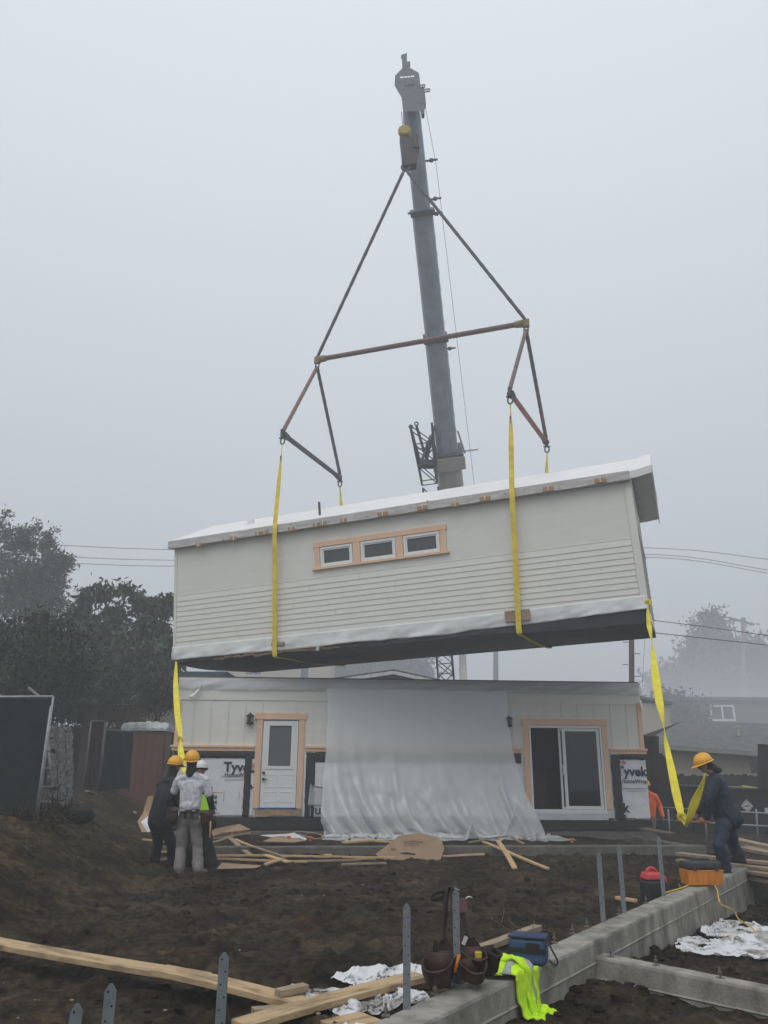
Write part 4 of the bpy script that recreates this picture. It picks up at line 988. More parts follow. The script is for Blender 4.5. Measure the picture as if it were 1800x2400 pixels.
mb = MB(); mb.torus(P(951, 392, 20.5), .12, .045, (0, 1, 0), 18, 8, 2.4, 2.4 + 5.0); mb.cyl(P(953, 384, 20.5), P(955, 372, 20.5), .06, 10); mb.build('hook', M_jib, hb)
mb = MB()
for dx in (-7, -2, 3): mb.tube([P(948 + dx, 262, 20.55), P(948 + dx * .6, 298, 20.5)], .012, 5)
mb.tube([hp(528, 900, 20.6), P(946, 290, 20.5)], .014, 5); mb.build('hoist_rope', M_jib, hb)

# ================================================================ rigging: spreader bars, round slings, shackles
def shackle(mb, c, s=1.0, ax=Vector((0, 1, 0))):
    c = Vector(c); mb.torus(c, .055 * s, .016 * s, ax, 14, 6, sx=.85, sy=1.25)
    mb.cyl(c + Vector((-.07 * s, 0, .065 * s)), c + Vector((.07 * s, 0, .065 * s)), .018 * s, 8)
BL, BR = P(744, 843, 21.8), P(1232, 757, 19.3)
LF, LR = P(663, 1017, 19.84), P(797, 1120, 23.76)
RF, RR = P(1195, 920, 17.34), P(1281, 1038, 21.26)
def spreader(name, label, a, b, r, m, mend):
    t = thing(name, label, 'spreader bar', (a + b) / 2); e = (b - a).normalized()
    mb = MB(); mb.cyl(a + e * .28, b - e * .28, r, 14); mb.build('bar', m, t, smooth=False)
    for p, s in ((a, 1), (b, -1)):
        mb = MB(); mb.cyl(p + e * s * .30, p + e * s * .06, r * 1.25, 12, r * 1.5); mb.bar(p - e * s * .10, p + e * s * .14, .06, r * 3.0); mb.cyl(p + Vector((0, 0, r * 1.7)), p - Vector((0, 0, r * 1.7)), .02, 8)
        mb.build('end_fitting', mend, t, bevel=.006)
        mb = MB(); shackle(mb, p - Vector((0, 0, .14 + r)), 1.35, Vector((.4, .9, 0))); mb.build('shackle', M_jib, t)
    return t
spreader('spreader_bar', 'long reddish steel spreader bar high above the hanging module', BL, BR, .075, M_redbar, mat('yellowish_fitting', (.22, .17, .07), .6, var=.3))
spreader('spreader_bar', 'dark short spreader bar at the lower left of the rigging', LF, LR, .07, mat('dark_bar', (.09, .098, .105), .6), M_jib)
spreader('spreader_bar', 'red painted short spreader bar at the right of the rigging', RF, RR, .065, mat('red_bar', (.28, .12, .11), .6, var=.3), M_jib)
def round_sling(label, a, b, m, r=.045, sag=.0, group=None, twist=True):
    mb = MB(); n = 46; pts = []; rs = []
    for i in range(n + 1):
        t = i / n; p = a + (b - a) * t + Vector((0, 0, -sag * 4 * t * (1 - t))); pts.append(p); rs.append(r * (1 + .07 * math.sin(i * 1.9) * (1 if twist else .3)) * (.8 if i in (0, n) else 1))
    mb.tube(pts, rs, 8)
    o = mb.build('lifting_sling', m, None, smooth=True, loc=(a + b) / 2)
    for p, q in ((a, b), (b, a)):
        pass
    return props(o, label, 'lifting sling', group or 'dark lifting slings of the rigging')
TOPL, TOPR = HK + Vector((-.05, 0, -.1)), HK + Vector((.05, 0, -.1))
round_sling('dark braided sling running from the hook down to the left bar end', TOPL, BL + Vector((0, 0, .1)), M_sling, .05)
round_sling('dark braided sling running from behind the boom down to the right bar end', TOPR, BR + Vector((0, 0, .1)), M_sling, .05)
round_sling('reddish sling slanting down left from the long bar to the front shackle', BL - Vector((0, 0, .25)), LF + Vector((0, 0, .08)), M_slbr, .055)
round_sling('dark sling dropping from the left bar end to the rear of the dark bar', BL - Vector((0, 0, .25)), LR + Vector((0, 0, .08)), M_sling, .055)
round_sling('brown sling slanting left from the right bar end to the red bar', BR - Vector((0, 0, .22)), RF + Vector((0, 0, .08)), mat('brown_sling', (.17, .125, .112), .8, bump=.4, bscale=40), .055)
round_sling('dark brown sling dropping from the right bar end to the rear red bar tip', BR - Vector((0, 0, .22)), RR + Vector((0, 0, .08)), mat('umber_sling', (.13, .11, .107), .8, bump=.4, bscale=40), .055)
def lift_strap(label, hf, hr, x0, x1, w=.125):
    """yellow web sling in a basket round the module: down the front, under the floor, up the back"""
    wx = MODM.to_3x3() @ Vector((1, 0, 0)); wy = MODM.to_3x3() @ Vector((0, .3, 1))
    hf = hf - Vector((0, 0, .30)); hr = hr - Vector((0, 0, .30))
    pts, ws, wd = [], [], []
    def put(p, d, k): pts.append(p); ws.append(d); wd.append(k)
    e1 = MW(x1, -.235, 3.1)
    put(hf, Vector((.5, -.86, 0)), w * .45); 
    for t, tw, k in ((.08, 70, .42), (.16, 45, .6), (.30, 25, .9), (.45, 12, 1), (.7, 5, 1)):
        a = math.radians(-tw); d = Vector((wx.x * math.cos(a) - wx.y * math.sin(a), wx.x * math.sin(a) + wx.y * math.cos(a), wx.z)); put(hf + (e1 - hf) * t, d, w * k)
    put(e1, wx, w)
    for z in (2.2, 1.2, .4): put(MW(x0 + (x1 - x0) * z / 3.1, -.235 + (.125 * (3.1 - z) / 3.1), z), wx, w)
    put(MW(x0, -.115, -.02), wx, w); put(MW(x0, -.10, -.14), wx, w); put(MW(x0, -.02, -.17), wx, w * .8)
    for y in (.6, 1.4, 2.07, 2.8, 3.5): put(MW(x0, y, -.135 - .07 * math.sin(PI * y / MWD)), wx, w * .8)
    put(MW(x0, MWD + .05, -.15), wx, w); put(MW(x0, MWD + .10, 0), wx, w); e2 = MW(x1, MWD + .23, 3.1); put(MW(x0, MWD + .15, 1.5), wx, w); put(e2, wx, w)
    for t in (.35, .7): put(e2 + (hr - e2) * t, wx, w)
    put(e2 + (hr - e2) * .9, (wx + Vector((0, .8, 0))), w * .45); put(hr, Vector((.5, .86, 0)), w * .4)
    t = thing('lifting_strap', label, 'lifting strap', MW(x0, 0, 0), group='yellow straps carrying the module')
    mb = MB(); ribbon(mb, pts, ws, wd, .012); mb.build('webbing', M_yel, t)
    mb = MB(); p = hf + (e1 - hf) * .19; d = Vector((wx.x, wx.y, 0)); mb.bar(p + Vector((0, -.012, .09)), p + Vector((0, -.012, -.09)), .055, .012, Vector((0, -1, 0))); mb.build('label_tag', mat('tag_brown', (.10, .06, .03), .7), t)
lift_strap('yellow lifting strap wrapped around the left part of the hanging module', LF, LR, -2.93, -2.80)
lift_strap('yellow lifting strap wrapped around the right part of the hanging module', RF, RR, 3.18, 3.36)

# ================================================================ yellow tag lines
def tag_line(label, ctrl, knots, n=10):
    """ctrl: (point, apparent angle of the width direction, width)"""
    pts = spline([c[0] for c in ctrl], n); m = len(pts); ws, wd = [], []
    for i in range(m):
        t = i / n; k = min(int(t), len(ctrl) - 2); f = t - k
        a = math.radians(ctrl[k][1] * (1 - f) + ctrl[k + 1][1] * f); ws.append(Vector((math.cos(a), math.sin(a), .05))); wd.append(ctrl[k][2] * (1 - f) + ctrl[k + 1][2] * f)
    t = thing('tag_line', label, 'strap', pts[len(pts) // 2])
    mb = MB(); ribbon(mb, pts, ws, wd, .008); mb.build('webbing', M_yel2, t)
    for c, r in knots:
        mb = MB(); mb.torus(c, r, r * .55, Vector((.4, .8, .3)), 12, 6); mb.torus(c + Vector((r * .3, 0, -r * .6)), r * .8, r * .45, Vector((.8, .3, .3)), 12, 6); mb.build('knot', M_yel2, t)
    return t
tag_line('yellow webbing tag line hanging from the module down to the two hard hats at left',
         [(P(413, 1550, 20.8), 60, .04), (P(412, 1578, 20.3), 30, .09), (P(412, 1612, 19.6), 8, .125), (P(415, 1665, 18.6), 4, .13), (P(420, 1705, 17.6), 10, .12), (P(423, 1728, 17.0), 50, .07), (P(424, 1738, 16.8), 80, .035),
          (P(423, 1752, 16.4), 20, .10), (P(425, 1770, 15.9), 5, .125), (P(429, 1786, 15.3), 55, .08), (P(431, 1797, 14.9), 70, .05), (P(434, 1812, 14.3), 10, .11), (P(436, 1835, 13.75), 5, .11)],
         [(P(423, 1732, 16.9), .045)])
tag_line('long yellow webbing tag line from the module corner to the man in denim',
         [(P(1518, 1416, 16.62), 60, .03), (P(1519, 1440, 16.5), 20, .08), (P(1522, 1470, 16.3), 12, .11), (P(1528, 1508, 15.9), 70, .05), (P(1531, 1535, 15.6), 20, .10), (P(1537, 1590, 15.0), 3, .15), (P(1546, 1650, 14.5), 6, .14), (P(1557, 1710, 14.1), 70, .05), (P(1562, 1745, 13.9), 25, .09),
          (P(1573, 1800, 13.5), 3, .12), (P(1585, 1860, 13.1), 3, .13), (P(1594, 1900, 12.8), 10, .11), (P(1600, 1922, 12.7), 60, .06), (P(1609, 1937, 12.6), 20, .05)],
         [(P(1519, 1413, 16.6), .05), (P(1598, 1915, 12.7), .05)])
tag_line('short slack end of yellow webbing held up by the man in denim',
         [(P(1607, 1936, 12.6), 10, .03), (P(1614, 1922, 12.5), 10, .10), (P(1627, 1885, 12.4), 5, .14), (P(1641, 1852, 12.35), 20, .11), (P(1650, 1826, 12.3), 40, .06), (P(1652, 1812, 12.3), 60, .03)], [])
# ================================================================ people
M_skin = mat('tanned_skin', (.30, .16, .10), .55, var=.1)
M_hair = mat('black_hair', (.012, .010, .009), .6, bump=.4, bscale=50)
def basis(fwd, up=Vector((0, 0, 1))):
    f = Vector(fwd).normalized(); r = f.cross(up).normalized(); u = r.cross(f); return f, r, u
def RM(fwd, up=Vector((0, 0, 1))):
    f, r, u = basis(fwd, up); return Matrix((r, f, u)).transposed()     # local x=right, y=forward, z=up
def hand_shape(mb, w, e, palm_n, S=1.0, curl=.7, side=1):
    """hand at wrist w, pointing along e; palm_n = direction the palm faces; side +1/-1 puts the thumb"""
    e = Vector(e).normalized(); pn = Vector(palm_n); pn = (pn - e * pn.dot(e)).normalized(); x = e.cross(pn) * side
    pc = w + e * .05 * S
    mb.rcone(w + e * .01, .026 * S, w + e * .075 * S, .036 * S, x, .5, 10)
    for k, (o, L) in enumerate(((.030, .070), (.010, .080), (-.011, .074), (-.030, .058))):
        b = w + e * .088 * S + x * o * S; L *= S; a = curl * (.55 + .08 * k); r = .0092 * S
        d1 = (e * math.cos(a) + pn * math.sin(a)); d2 = (e * math.cos(a * 2.2) + pn * math.sin(a * 2.2)); d3 = (e * math.cos(a * 3.2) + pn * math.sin(a * 3.2))
        p1 = b + d1 * L * .45; p2 = p1 + d2 * L * .32; p3 = p2 + d3 * L * .25
        mb.rcone(b - e * .02, r * 1.15, p1, r, n=8, m=3); mb.rcone(p1, r, p2, r * .95, n=8, m=3); mb.rcone(p2, r * .95, p3, r * .85, n=8, m=3)
    t0 = w + e * .03 * S + x * .026 * S; t1_ = t0 + (e * .6 + x * .7 + pn * .3).normalized() * .036 * S; t2 = t1_ + (e * .85 + x * .15 + pn * .5).normalized() * .03 * S
    mb.rcone(t0, .014 * S, t1_, .0115 * S, n=8, m=3); mb.rcone(t1_, .0115 * S, t2, .0095 * S, n=8, m=3)
def head_shape(mb, c, R, S=1.0):
    """head with brow, nose, mouth, chin, ears; local x right, y forward, z up; c = middle of the head"""
    def L(x, y, z): return c + R @ (Vector((x, y, z)) * S)
    mb.ell(c, (.074 * S, .093 * S, .108 * S), R); mb.ell(L(0, .02, -.045), (.058 * S, .068 * S, .070 * S), R)
    mb.ell(L(0, .052, -.088), (.030 * S, .026 * S, .022 * S), R)
    mb.ell(L(0, .076, .026), (.052 * S, .016 * S, .012 * S), R)
    mb.rcone(L(0, .088, .012), .009 * S, L(0, .104, -.020), .014 * S, n=8)
    for s in (-1, 1):
        mb.ell(L(.017 * s, .093, -.024), (.010 * S, .010 * S, .008 * S), R); mb.ell(L(.040 * s, .066, -.015), (.022 * S, .018 * S, .018 * S), R)
        mb.ell(L(.031 * s, .081, .008), (.012 * S, .008 * S, .008 * S), R)
        mb.ell(L(.078 * s, -.004, -.006), (.010 * S, .020 * S, .032 * S), R)
    mb.ell(L(0, .086, -.051), (.023 * S, .011 * S, .007 * S), R); mb.ell(L(0, .084, -.063), (.020 * S, .011 * S, .007 * S), R)
def hard_hat(parent, c, R, m, S=1.0):
    """shell with raised middle ridge, gutter and peak; c = head centre"""
    o = c + R @ Vector((0, .0, .038 * S)); mb = MB(); n, k = 40, 12; A = np.zeros((k + 1, n + 1, 3))
    for i in range(k + 1):
        a = (PI / 2) * i / k
        for j in range(n + 1):
            b = 2 * PI * j / n; x = .116 * math.cos(a) * math.cos(b); y = .142 * math.cos(a) * math.sin(b); z = .128 * math.sin(a) ** .9
            if abs(x) < .018 and i > 2: z += .012 * (1 - (x / .018) ** 2); 
            if .030 < abs(x) < .046 and i > 4: z += .005
            A[i, j] = o + R @ (Vector((x, y, z)) * S)
    mb.grid(A)
    B = np.zeros((4, n + 1, 3))
    for i in range(4):
        for j in range(n + 1):
            b = 2 * PI * j / n; f = max(0, math.sin(b)) ** 2; ex = (.018 + .052 * f) * (i / 3)
            B[i, j] = o + R @ (Vector(((.116 + ex * .7) * math.cos(b), (.142 + ex) * math.sin(b), -.006 * i - .012 * f * i / 3 + (.004 if i == 3 else 0))) * S)
    mb.grid(B)
    h = mb.build('hard_hat', m, parent, smooth=True, solid=.004)
    s = MB(); s.torus(o + R @ Vector((0, 0, -.012)), .108 * S, .011 * S, R @ Vector((0, 0, 1)), 24, 6, sx=1.0, sy=1.18); s.build('suspension_band', M_dark, h)
    return h
M_hat = mat('yellow_hard_hat', (.74, .36, .012), .35, var=.06, coat=.2); M_hatw = mat('white_hard_hat', (.66, .67, .66), .35, var=.05)
def person(label, J, hd, bd, S=1.0, hat=M_hat, voxel=.011, curl=(.8, .8), palms=(Vector((0, -1, 0)), Vector((0, -1, 0)))):
    """J: joints in world space; hd / bd = facing of head / body. Returns the Empty and the frames."""
    t = thing('person', label, 'person', (J['pel'].x, J['pel'].y, min(J['anL'].z, J['anR'].z) - .09 * S)); R = RM(hd[0], hd[1]); hc = J['head']
    mb = MB(); head_shape(mb, hc, R, S)
    mb.rcone(hc + R @ Vector((0, -.02, -.08)) * S, .056 * S, J['neck'], .062 * S)
    mid = (J['shL'] + J['shR']) / 2; sd = (J['shR'] - J['shL']).normalized(); hs = (J['hipR'] - J['hipL']).normalized()
    mb.rcone(J['neck'], .07 * S, mid - (mid - J['pel']) * .05, .11 * S, sd, .7); mb.rcone(mid - (mid - J['pel']) * .15, .13 * S, J['pel'], .12 * S, sd, .7)
    for s, q in (('L', 0), ('R', 1)):
        mb.rcone(J['neck'] - Vector((0, 0, .02)), .05 * S, J['sh' + s], .052 * S); mb.rcone(J['sh' + s], .050 * S, J['el' + s], .038 * S); mb.rcone(J['el' + s], .038 * S, J['ha' + s], .026 * S)
        e = (J['ha' + s] - J['el' + s]).normalized() if ('hd' + s) not in J else J['hd' + s]
        hand_shape(mb, J['ha' + s], e, palms[q], S * 1.05, curl[q], -1 if s == 'L' else 1)
        mb.rcone(J['pel'], .10 * S, J['hip' + s], .085 * S); mb.rcone(J['hip' + s], .08 * S, J['kn' + s], .05 * S); mb.rcone(J['kn' + s], .05 * S, J['an' + s], .036 * S)
        mb.rcone(J['an' + s], .036 * S, J['an' + s] + J['ft' + s] * .15 * S - Vector((0, 0, .05)), .028 * S)
    blob('body', mb, M_skin, t, voxel, 3)
    if hat: hard_hat(t, hc, R, hat, S)
    return t, R, hc
def top_garment(t, name, J, m, S=1.0, r=(.155, .15, .085, .062, .052), flat=.68, sleeves=1.0, hem=None, wr=.02, collar=True, belly=0.0, voxel=.013, hemr=None):
    mid = (J['shL'] + J['shR']) / 2; sd = (J['shR'] - J['shL']).normalized(); ch = mid + (J['pel'] - mid) * .30; wa = mid + (J['pel'] - mid) * .72
    mb = MB(); hw = (J['shR'] - J['shL']).length / 2
    mb.rcone(mid + (J['pel'] - mid) * .12, hw * .78, ch, r[0] * S, sd, flat); mb.rcone(ch, r[0] * S, wa, r[1] * S, sd, flat)
    hm = hem if hem is not None else J['pel']
    mb.rcone(wa, r[1] * S, hm, (hemr or r[1]) * S, sd, flat)
    if collar: mb.rcone(J['neck'] + (J['head'] - J['neck']) * .14, .076 * S, mid + (J['pel'] - mid) * .06, .10 * S, sd, .8)
    for s in 'LR':
        mb.rcone(J['neck'] + (mid - J['neck']) * .35, .074 * S, J['sh' + s], r[2] * S * .92)
        mb.rcone(ch + (J['sh' + s] - ch) * .4, .10 * S, J['sh' + s], r[2] * S * .9)
        if sleeves >= 1:
            mb.rcone(J['sh' + s], r[2] * S, J['el' + s], r[3] * S); mb.rcone(J['el' + s], r[3] * S, J['el' + s] + (J['ha' + s] - J['el' + s]) * .94, r[4] * S)
        elif sleeves > 0: mb.rcone(J['sh' + s], r[2] * S, J['sh' + s] + (J['el' + s] - J['sh' + s]) * sleeves, r[3] * S)
    return blob(name, mb, m, t, voxel, 4, wr, .10)
def trousers(t, J, m, S=1.0, r=(.16, .105, .075, .085), wr=.022, name='trousers', low=.97, flat=.72):
    mb = MB(); sd = (J['hipR'] - J['hipL']).normalized(); up = (J['neck'] - J['pel']).normalized()
    mb.rcone(J['pel'] + up * .06, r[0] * S, J['pel'] - up * .02, r[0] * 1.04 * S, sd, flat)
    for s in 'LR':
        mb.rcone(J['pel'], .11 * S, J['hip' + s], r[1] * S * 1.04); mb.rcone(J['hip' + s], r[1] * S, J['kn' + s], r[2] * S); mb.rcone(J['kn' + s], r[2] * S, J['kn' + s] + (J['an' + s] - J['kn' + s]) * low, r[3] * S)
    return blob(name, mb, m, t, .013, 4, wr, .085)
def boots(t, J, m, S=1.0):
    for s in 'LR':
        mb = MB(); a = J['an' + s]; f = J['ft' + s].normalized(); g = a.z - .085 * S
        mb.rcone(a + Vector((0, 0, .06)), .052 * S, a - Vector((0, 0, .03)), .052 * S); h = Vector((a.x, a.y, g + .036 * S)); sd = f.cross(Vector((0, 0, 1)))
        mb.rcone(h - f * .045 * S, .036 * S, h + f * .06 * S, .045 * S); mb.rcone(h + f * .06 * S, .044 * S, h + f * .17 * S, .036 * S); mb.rcone(a, .045 * S, h + f * .09 * S, .04 * S)
        mb.box(h + f * .055 * S - Vector((0, 0, .024 * S)), (.088 * S, .29 * S, .024 * S), RM(f)); blob('boot', mb, m, t, .010, 3, .006, .05)

# --- white T-shirt man, seen from behind
Y0 = 13.35
def q(x, y, d=0): return P(x, y, Y0 + d)
J = dict(head=q(450, 1784, .02), neck=q(448, 1808, 0), shL=q(418, 1829, .03), shR=q(482, 1829, .0), elL=q(404, 1868, .12), elR=q(494, 1880, .03), haL=q(416, 1888, .42), haR=q(499, 1910, .18),
         pel=q(443, 1917, -.02), hipL=q(430, 1929), hipR=q(458, 1929), knL=q(425, 1987, .05), knR=q(463, 1987, .06), anL=q(420, 2037, -.02), anR=q(464, 2037, .0), ftL=Vector((-.35, .93, 0)), ftR=Vector((.45, .9, 0)))
t1m, R, hc = person('man seen from behind in a dirty white T-shirt, grey trousers and tool belt', J, (Vector((-.25, 1, .25)), Vector((0, -.2, 1))), Vector((0, 1, 0)), 1.03, palms=(Vector((0, 1, 0)), Vector((-1, .3, 0))))
M_tee = mat('dirty_white_cotton', (.57, .57, .61), .8, col2=(.30, .285, .275), scale=22, thresh=(.46, .72), detail=10, bump=.1)
mb = MB(); mb.rcone(hc + R @ Vector((0, -.02, -.05)), .078, J['neck'] - Vector((0, 0, .03)), .088); mb.ell(hc + R @ Vector((0, -.022, -.005)), (.086, .092, .10), R); blob('balaclava', mb, mat('black_knit', (.012, .012, .013), .9), t1m, .012, 3)
mb = MB()
for s in 'LR': mb.rcone(J['sh' + s], .062, J['el' + s], .053); mb.rcone(J['el' + s], .053, J['ha' + s] + (J['ha' + s] - J['el' + s]) * -.04, .042)
mb.rcone(J['shL'], .06, J['shR'], .06); blob('black_undershirt', mb, mat('black_cotton', (.012, .013, .015), .85), t1m, .013, 3, .012, .06)
top_garment(t1m, 't_shirt', J, M_tee, 1.0, r=(.185, .172, .070, .070, .05), flat=.62, sleeves=.62, hem=q(445, 1889, -.02), hemr=.175, wr=.022)
trousers(t1m, J, mat('worn_grey_trousers', (.17, .155, .15), .85, col2=(.30, .275, .26), scale=5, detail=8, thresh=(.35, .7)), 1.0, r=(.160, .100, .084, .090), wr=.03, low=.93)
boots(t1m, J, mat('muddy_boot', (.11, .085, .06), .8, col2=(.26, .20, .14), scale=9), 1.05)
M_lea = mat('brown_leather', (.048, .024, .018), .6, var=.3, scale=9, bump=.2, bscale=40); M_lead = mat('dark_brown_leather', (.024, .015, .012), .6, var=.3)
bt = MB(); pc = q(444, 1899, -.02); bt.torus(pc, .155, .03, Vector((0, -.05, 1)), 28, 6, sx=1.14, sy=.86)
belt = bt.build('tool_belt', M_lead, t1m, smooth=True)
def pouch(parent, c, w, d, h, R=Matrix(), m=None, name='pouch', open_=True, lip=.25):
    """leather pocket: half-round front, flat back, open top"""
    m = m or M_lea; n, k = 18, 8; A = np.zeros((k + 1, n + 1, 3))
    for i in range(k + 1):
        z = h * i / k; f = .62 + .38 * (i / k) ** .6
        if i == 0: f = .05
        if i == 1: f = .52
        for j in range(n + 1):
            a = PI * j / n; zz = z + (0 if i < k else -lip * h * math.sin(a) ** 2 * .5)
            n_ = float(fbm(np.array([c.x * 31 + a * 1.3]), np.array([z * 9 + c.z * 17]), 3, 5)[0]); A[i, j] = c + R @ Vector((w / 2 * f * math.cos(a) * (1 + .35 * n_), -d * f * math.sin(a) * (1 + .5 * n_), zz + .10 * h * n_))
    mb = MB(); mb.grid(A)
    mb.add([c + R @ Vector(p) for p in ((-w / 2 * .62, .006, 0), (w / 2 * .62, .006, 0), (w / 2, .006, h * 1.12), (-w / 2, .006, h * 1.12))], [(0, 1, 2, 3)])
    return mb.build(name, m, parent, smooth=True, solid=.007)
pouch(belt, q(404, 1935, -.10), .22, .12, .24, Matrix.Rotation(-.6, 3, 'Z')); pouch(belt, q(483, 1938, -.13), .24, .13, .22, Matrix.Rotation(.5, 3, 'Z')); pouch(belt, q(491, 1948, -.05), .20, .11, .20, Matrix.Rotation(1.0, 3, 'Z'), M_lead)
mb = MB(); mb.bar(q(434, 1899, -.2), q(434, 1919, -.2), .05, .014, Vector((0, -1, 0))); mb.bar(q(449, 1899, -.2), q(449, 1919, -.2), .05, .014, Vector((0, -1, 0))); mb.bar(q(421, 1905, -.2), q(458, 1905, -.2), .012, .02); mb.build('belt_loop', M_dark, belt)
mb = MB(); mb.bar(q(421, 1899, -.21), q(434, 1899, -.21), .015, .03); mb.bar(q(451, 1900, -.21), q(458, 1900, -.21), .012, .02); mb.build('buckle', mat('bright_steel', (.5, .5, .48), .35, metal=.7), belt)
ham = thing('hammer', 'wooden handled hammer hanging from the tool belt of the man in white', 'hammer', q(493, 1964, -.2))
mb = MB(); mb.tube([q(494, 1910, -.2), q(493, 1935, -.22), q(492, 1964, -.23)], [.013, .014, .018], 8); mb.build('handle', M_wood, ham, smooth=True)
mb = MB(); mb.bar(q(487, 1908, -.2), q(503, 1911, -.2), .03, .03); mb.bar(q(481, 1911, -.2), q(488, 1908, -.2), .012, .02); mb.build('head', mat('bright_steel', (.5, .5, .48), .35), ham, bevel=.004)

# --- dark clothed man bending, left
Y0 = 14.0
J = dict(head=q(410, 1797, .1), neck=q(402, 1819, .05), shL=q(381, 1839, .10), shR=q(412, 1843, -.12), elL=q(398, 1873, .35), elR=q(414, 1880, .1), haL=q(420, 1880, .5), haR=q(428, 1876, .32),
         pel=q(374, 1916, -.05), hipL=q(366, 1927, .08), hipR=q(384, 1929, -.08), knL=q(370, 1978, .12), knR=q(403, 1981, .06), anL=q(362, 2021, .2), anR=q(404, 2014, .25), ftL=Vector((.4, .9, 0)), ftR=Vector((.5, .85, 0)))
t2m, R, hc = person('man in black jacket and yellow hard hat bending in front of the brown portable toilet', J, (Vector((.45, .85, -.1)), Vector((0, 0, 1))), None, 1.05, palms=(Vector((1, 0, 0)), Vector((0, 1, 0))))
M_blk2 = mat('black_jacket', (.012, .014, .015), .8, var=.3, scale=6, bump=.15)
mb = MB(); mb.rcone(hc + R @ Vector((0, -.03, -.04)), .080, J['neck'], .085); blob('hood', mb, M_blk2, t2m, .013, 3)
top_garment(t2m, 'jacket', J, M_blk2, 1.05, r=(.20, .20, .098, .085, .065), flat=.80, hem=q(371, 1926, -.02), hemr=.20, wr=.035)
trousers(t2m, J, mat('black_jeans', (.012, .015, .020), .85, var=.3), 1.05, r=(.165, .105, .078, .080), wr=.03, low=.93); boots(t2m, J, mat('dark_boot', (.03, .025, .022), .8), 1.05)
sh = MB(); a = HK  # paper in his hand
pp = thing('paper_sheet', 'blank white paper sheet beside the man in black', 'paper', q(345, 1932, 1.2)); mb = MB(); mb.add([q(330, 1926, 1.0), q(347, 1913, 1.1), q(360, 1945, .9), q(346, 1951, .9)], [(0, 1, 2, 3)]); mb.build('sheet', mat('white_paper', (.72, .72, .76), .7, var=.02), pp, solid=.003)

# --- man with white hard hat, mostly hidden
Y0 = 14.15
J = dict(head=q(469, 1806), neck=q(470, 1829), shL=q(444, 1846, .1), shR=q(486, 1848, -.02), elL=q(440, 1880, .2), elR=q(492, 1885, .1), haL=q(436, 1896, .4), haR=q(480, 1905, .36),
         pel=q(467, 1924), hipL=q(455, 1934), hipR=q(478, 1934), knL=q(447, 1986, -.06), knR=q(487, 1985, .02), anL=q(440, 2022, .2), anR=q(494, 2021, .02), ftL=Vector((-.3, .9, 0)), ftR=Vector((.7, -.2, 0)))
t3m, R, hc = person('man in white hard hat and lime safety vest hidden behind the man in white', J, (Vector((-.3, 1, -.2)), Vector((0, 0, 1))), None, 1.0, hat=M_hatw, palms=(Vector((0, 1, 0)), Vector((0, 1, 0))))
top_garment(t3m, 'jacket', J, M_blk2, 1.0, r=(.17, .17, .085, .07, .055), wr=.02)
mb = MB(); mid = (J['shL'] + J['shR']) / 2; mb.rcone(mid + (J['pel'] - mid) * .2, .175, J['pel'] - (J['pel'] - mid) * .1, .185, J['shR'] - J['shL'], .70); blob('safety_vest', mb, mat('lime_vest', (.42, .80, .04), .7), t3m, .014, 3, .015)
trousers(t3m, J, mat('black_work_trousers', (.011, .012, .013), .85, var=.3), 1.0, r=(.16, .12, .10, .125), wr=.03, low=1.1); boots(t3m, J, mat('dark_boot', (.03, .025, .022), .8), 1.0)

# --- man in denim jacket on the concrete wall
Y0 = 12.65
J = dict(head=q(1651, 1792, -.02), neck=q(1674, 1815, 0), shL=q(1678, 1831, -.19), shR=q(1676, 1833, .19), elL=q(1659, 1873, -.25), elR=q(1650, 1868, .2), haL=q(1655, 1915, -.2), haR=q(1636, 1902, .10), hdL=Vector((-.55, .1, -.75)), hdR=Vector((-.5, .0, -.6)),
         pel=q(1703, 1922, 0), hipL=q(1697, 1934, -.10), hipR=q(1707, 1933, .11), knL=q(1684, 1983, -.14), knR=q(1718, 1981, .30), anL=q(1700, 2032, -.02), anR=q(1734, 2007, .72), ftL=Vector((.55, -.45, 0)), ftR=Vector((.4, .1, 0)))
J['ftL'] = Vector((-.65, -.35, 0)); J['ftR'] = Vector((-.7, .2, 0))
t4m, R, hc = person('man in navy jacket and jeans with yellow hard hat stooping on the concrete wall', J, (Vector((-.92, .12, -.34)), Vector((-.35, .0, .94))), None, 1.0, palms=(Vector((0, 1, 0)), Vector((0, -1, 0))), curl=(1.0, 1.0))
M_nav = mat('navy_jacket', (.016, .024, .040), .75, var=.35, scale=5, bump=.12)
mb = MB(); mb.ell(hc + R @ Vector((0, -.035, -.01)), (.086, .080, .10), R); mb.rcone(hc + R @ Vector((0, -.08, -.05)), .062, hc + R @ Vector((0, -.13, -.13)), .06); mb.rcone(hc + R @ Vector((0, -.11, -.09)), .055, hc + R @ Vector((.0, -.18, -.15)), .035); blob('hair', mb, M_hair, t4m, .012, 2, .03, .05)
mb = MB()
for s in (-1, 1):
    c = hc + R @ Vector((.033 * s, .105, .010)); mb.torus(c, .021, .0032, R @ Vector((0, 1, 0)), 14, 5); mb.tube([hc + R @ Vector((.054 * s, .10, .012)), hc + R @ Vector((.083 * s, .0, .014))], .003, 5)
mb.tube([hc + R @ Vector((-.012, .107, .012)), hc + R @ Vector((.012, .107, .012))], .003, 5); mb.build('glasses', M_dark, t4m)
top_garment(t4m, 'jacket', J, M_nav, 1.0, r=(.185, .19, .098, .082, .062), flat=.95, hem=q(1708, 1915, 0), hemr=.215, wr=.035)
trousers(t4m, J, mat('dark_jeans', (.016, .026, .045), .85, col2=(.035, .05, .075), scale=4), 1.0, r=(.155, .115, .086, .092), wr=.028, flat=.9); boots(t4m, J, mat('dark_boot', (.03, .025, .022), .8), 1.05)

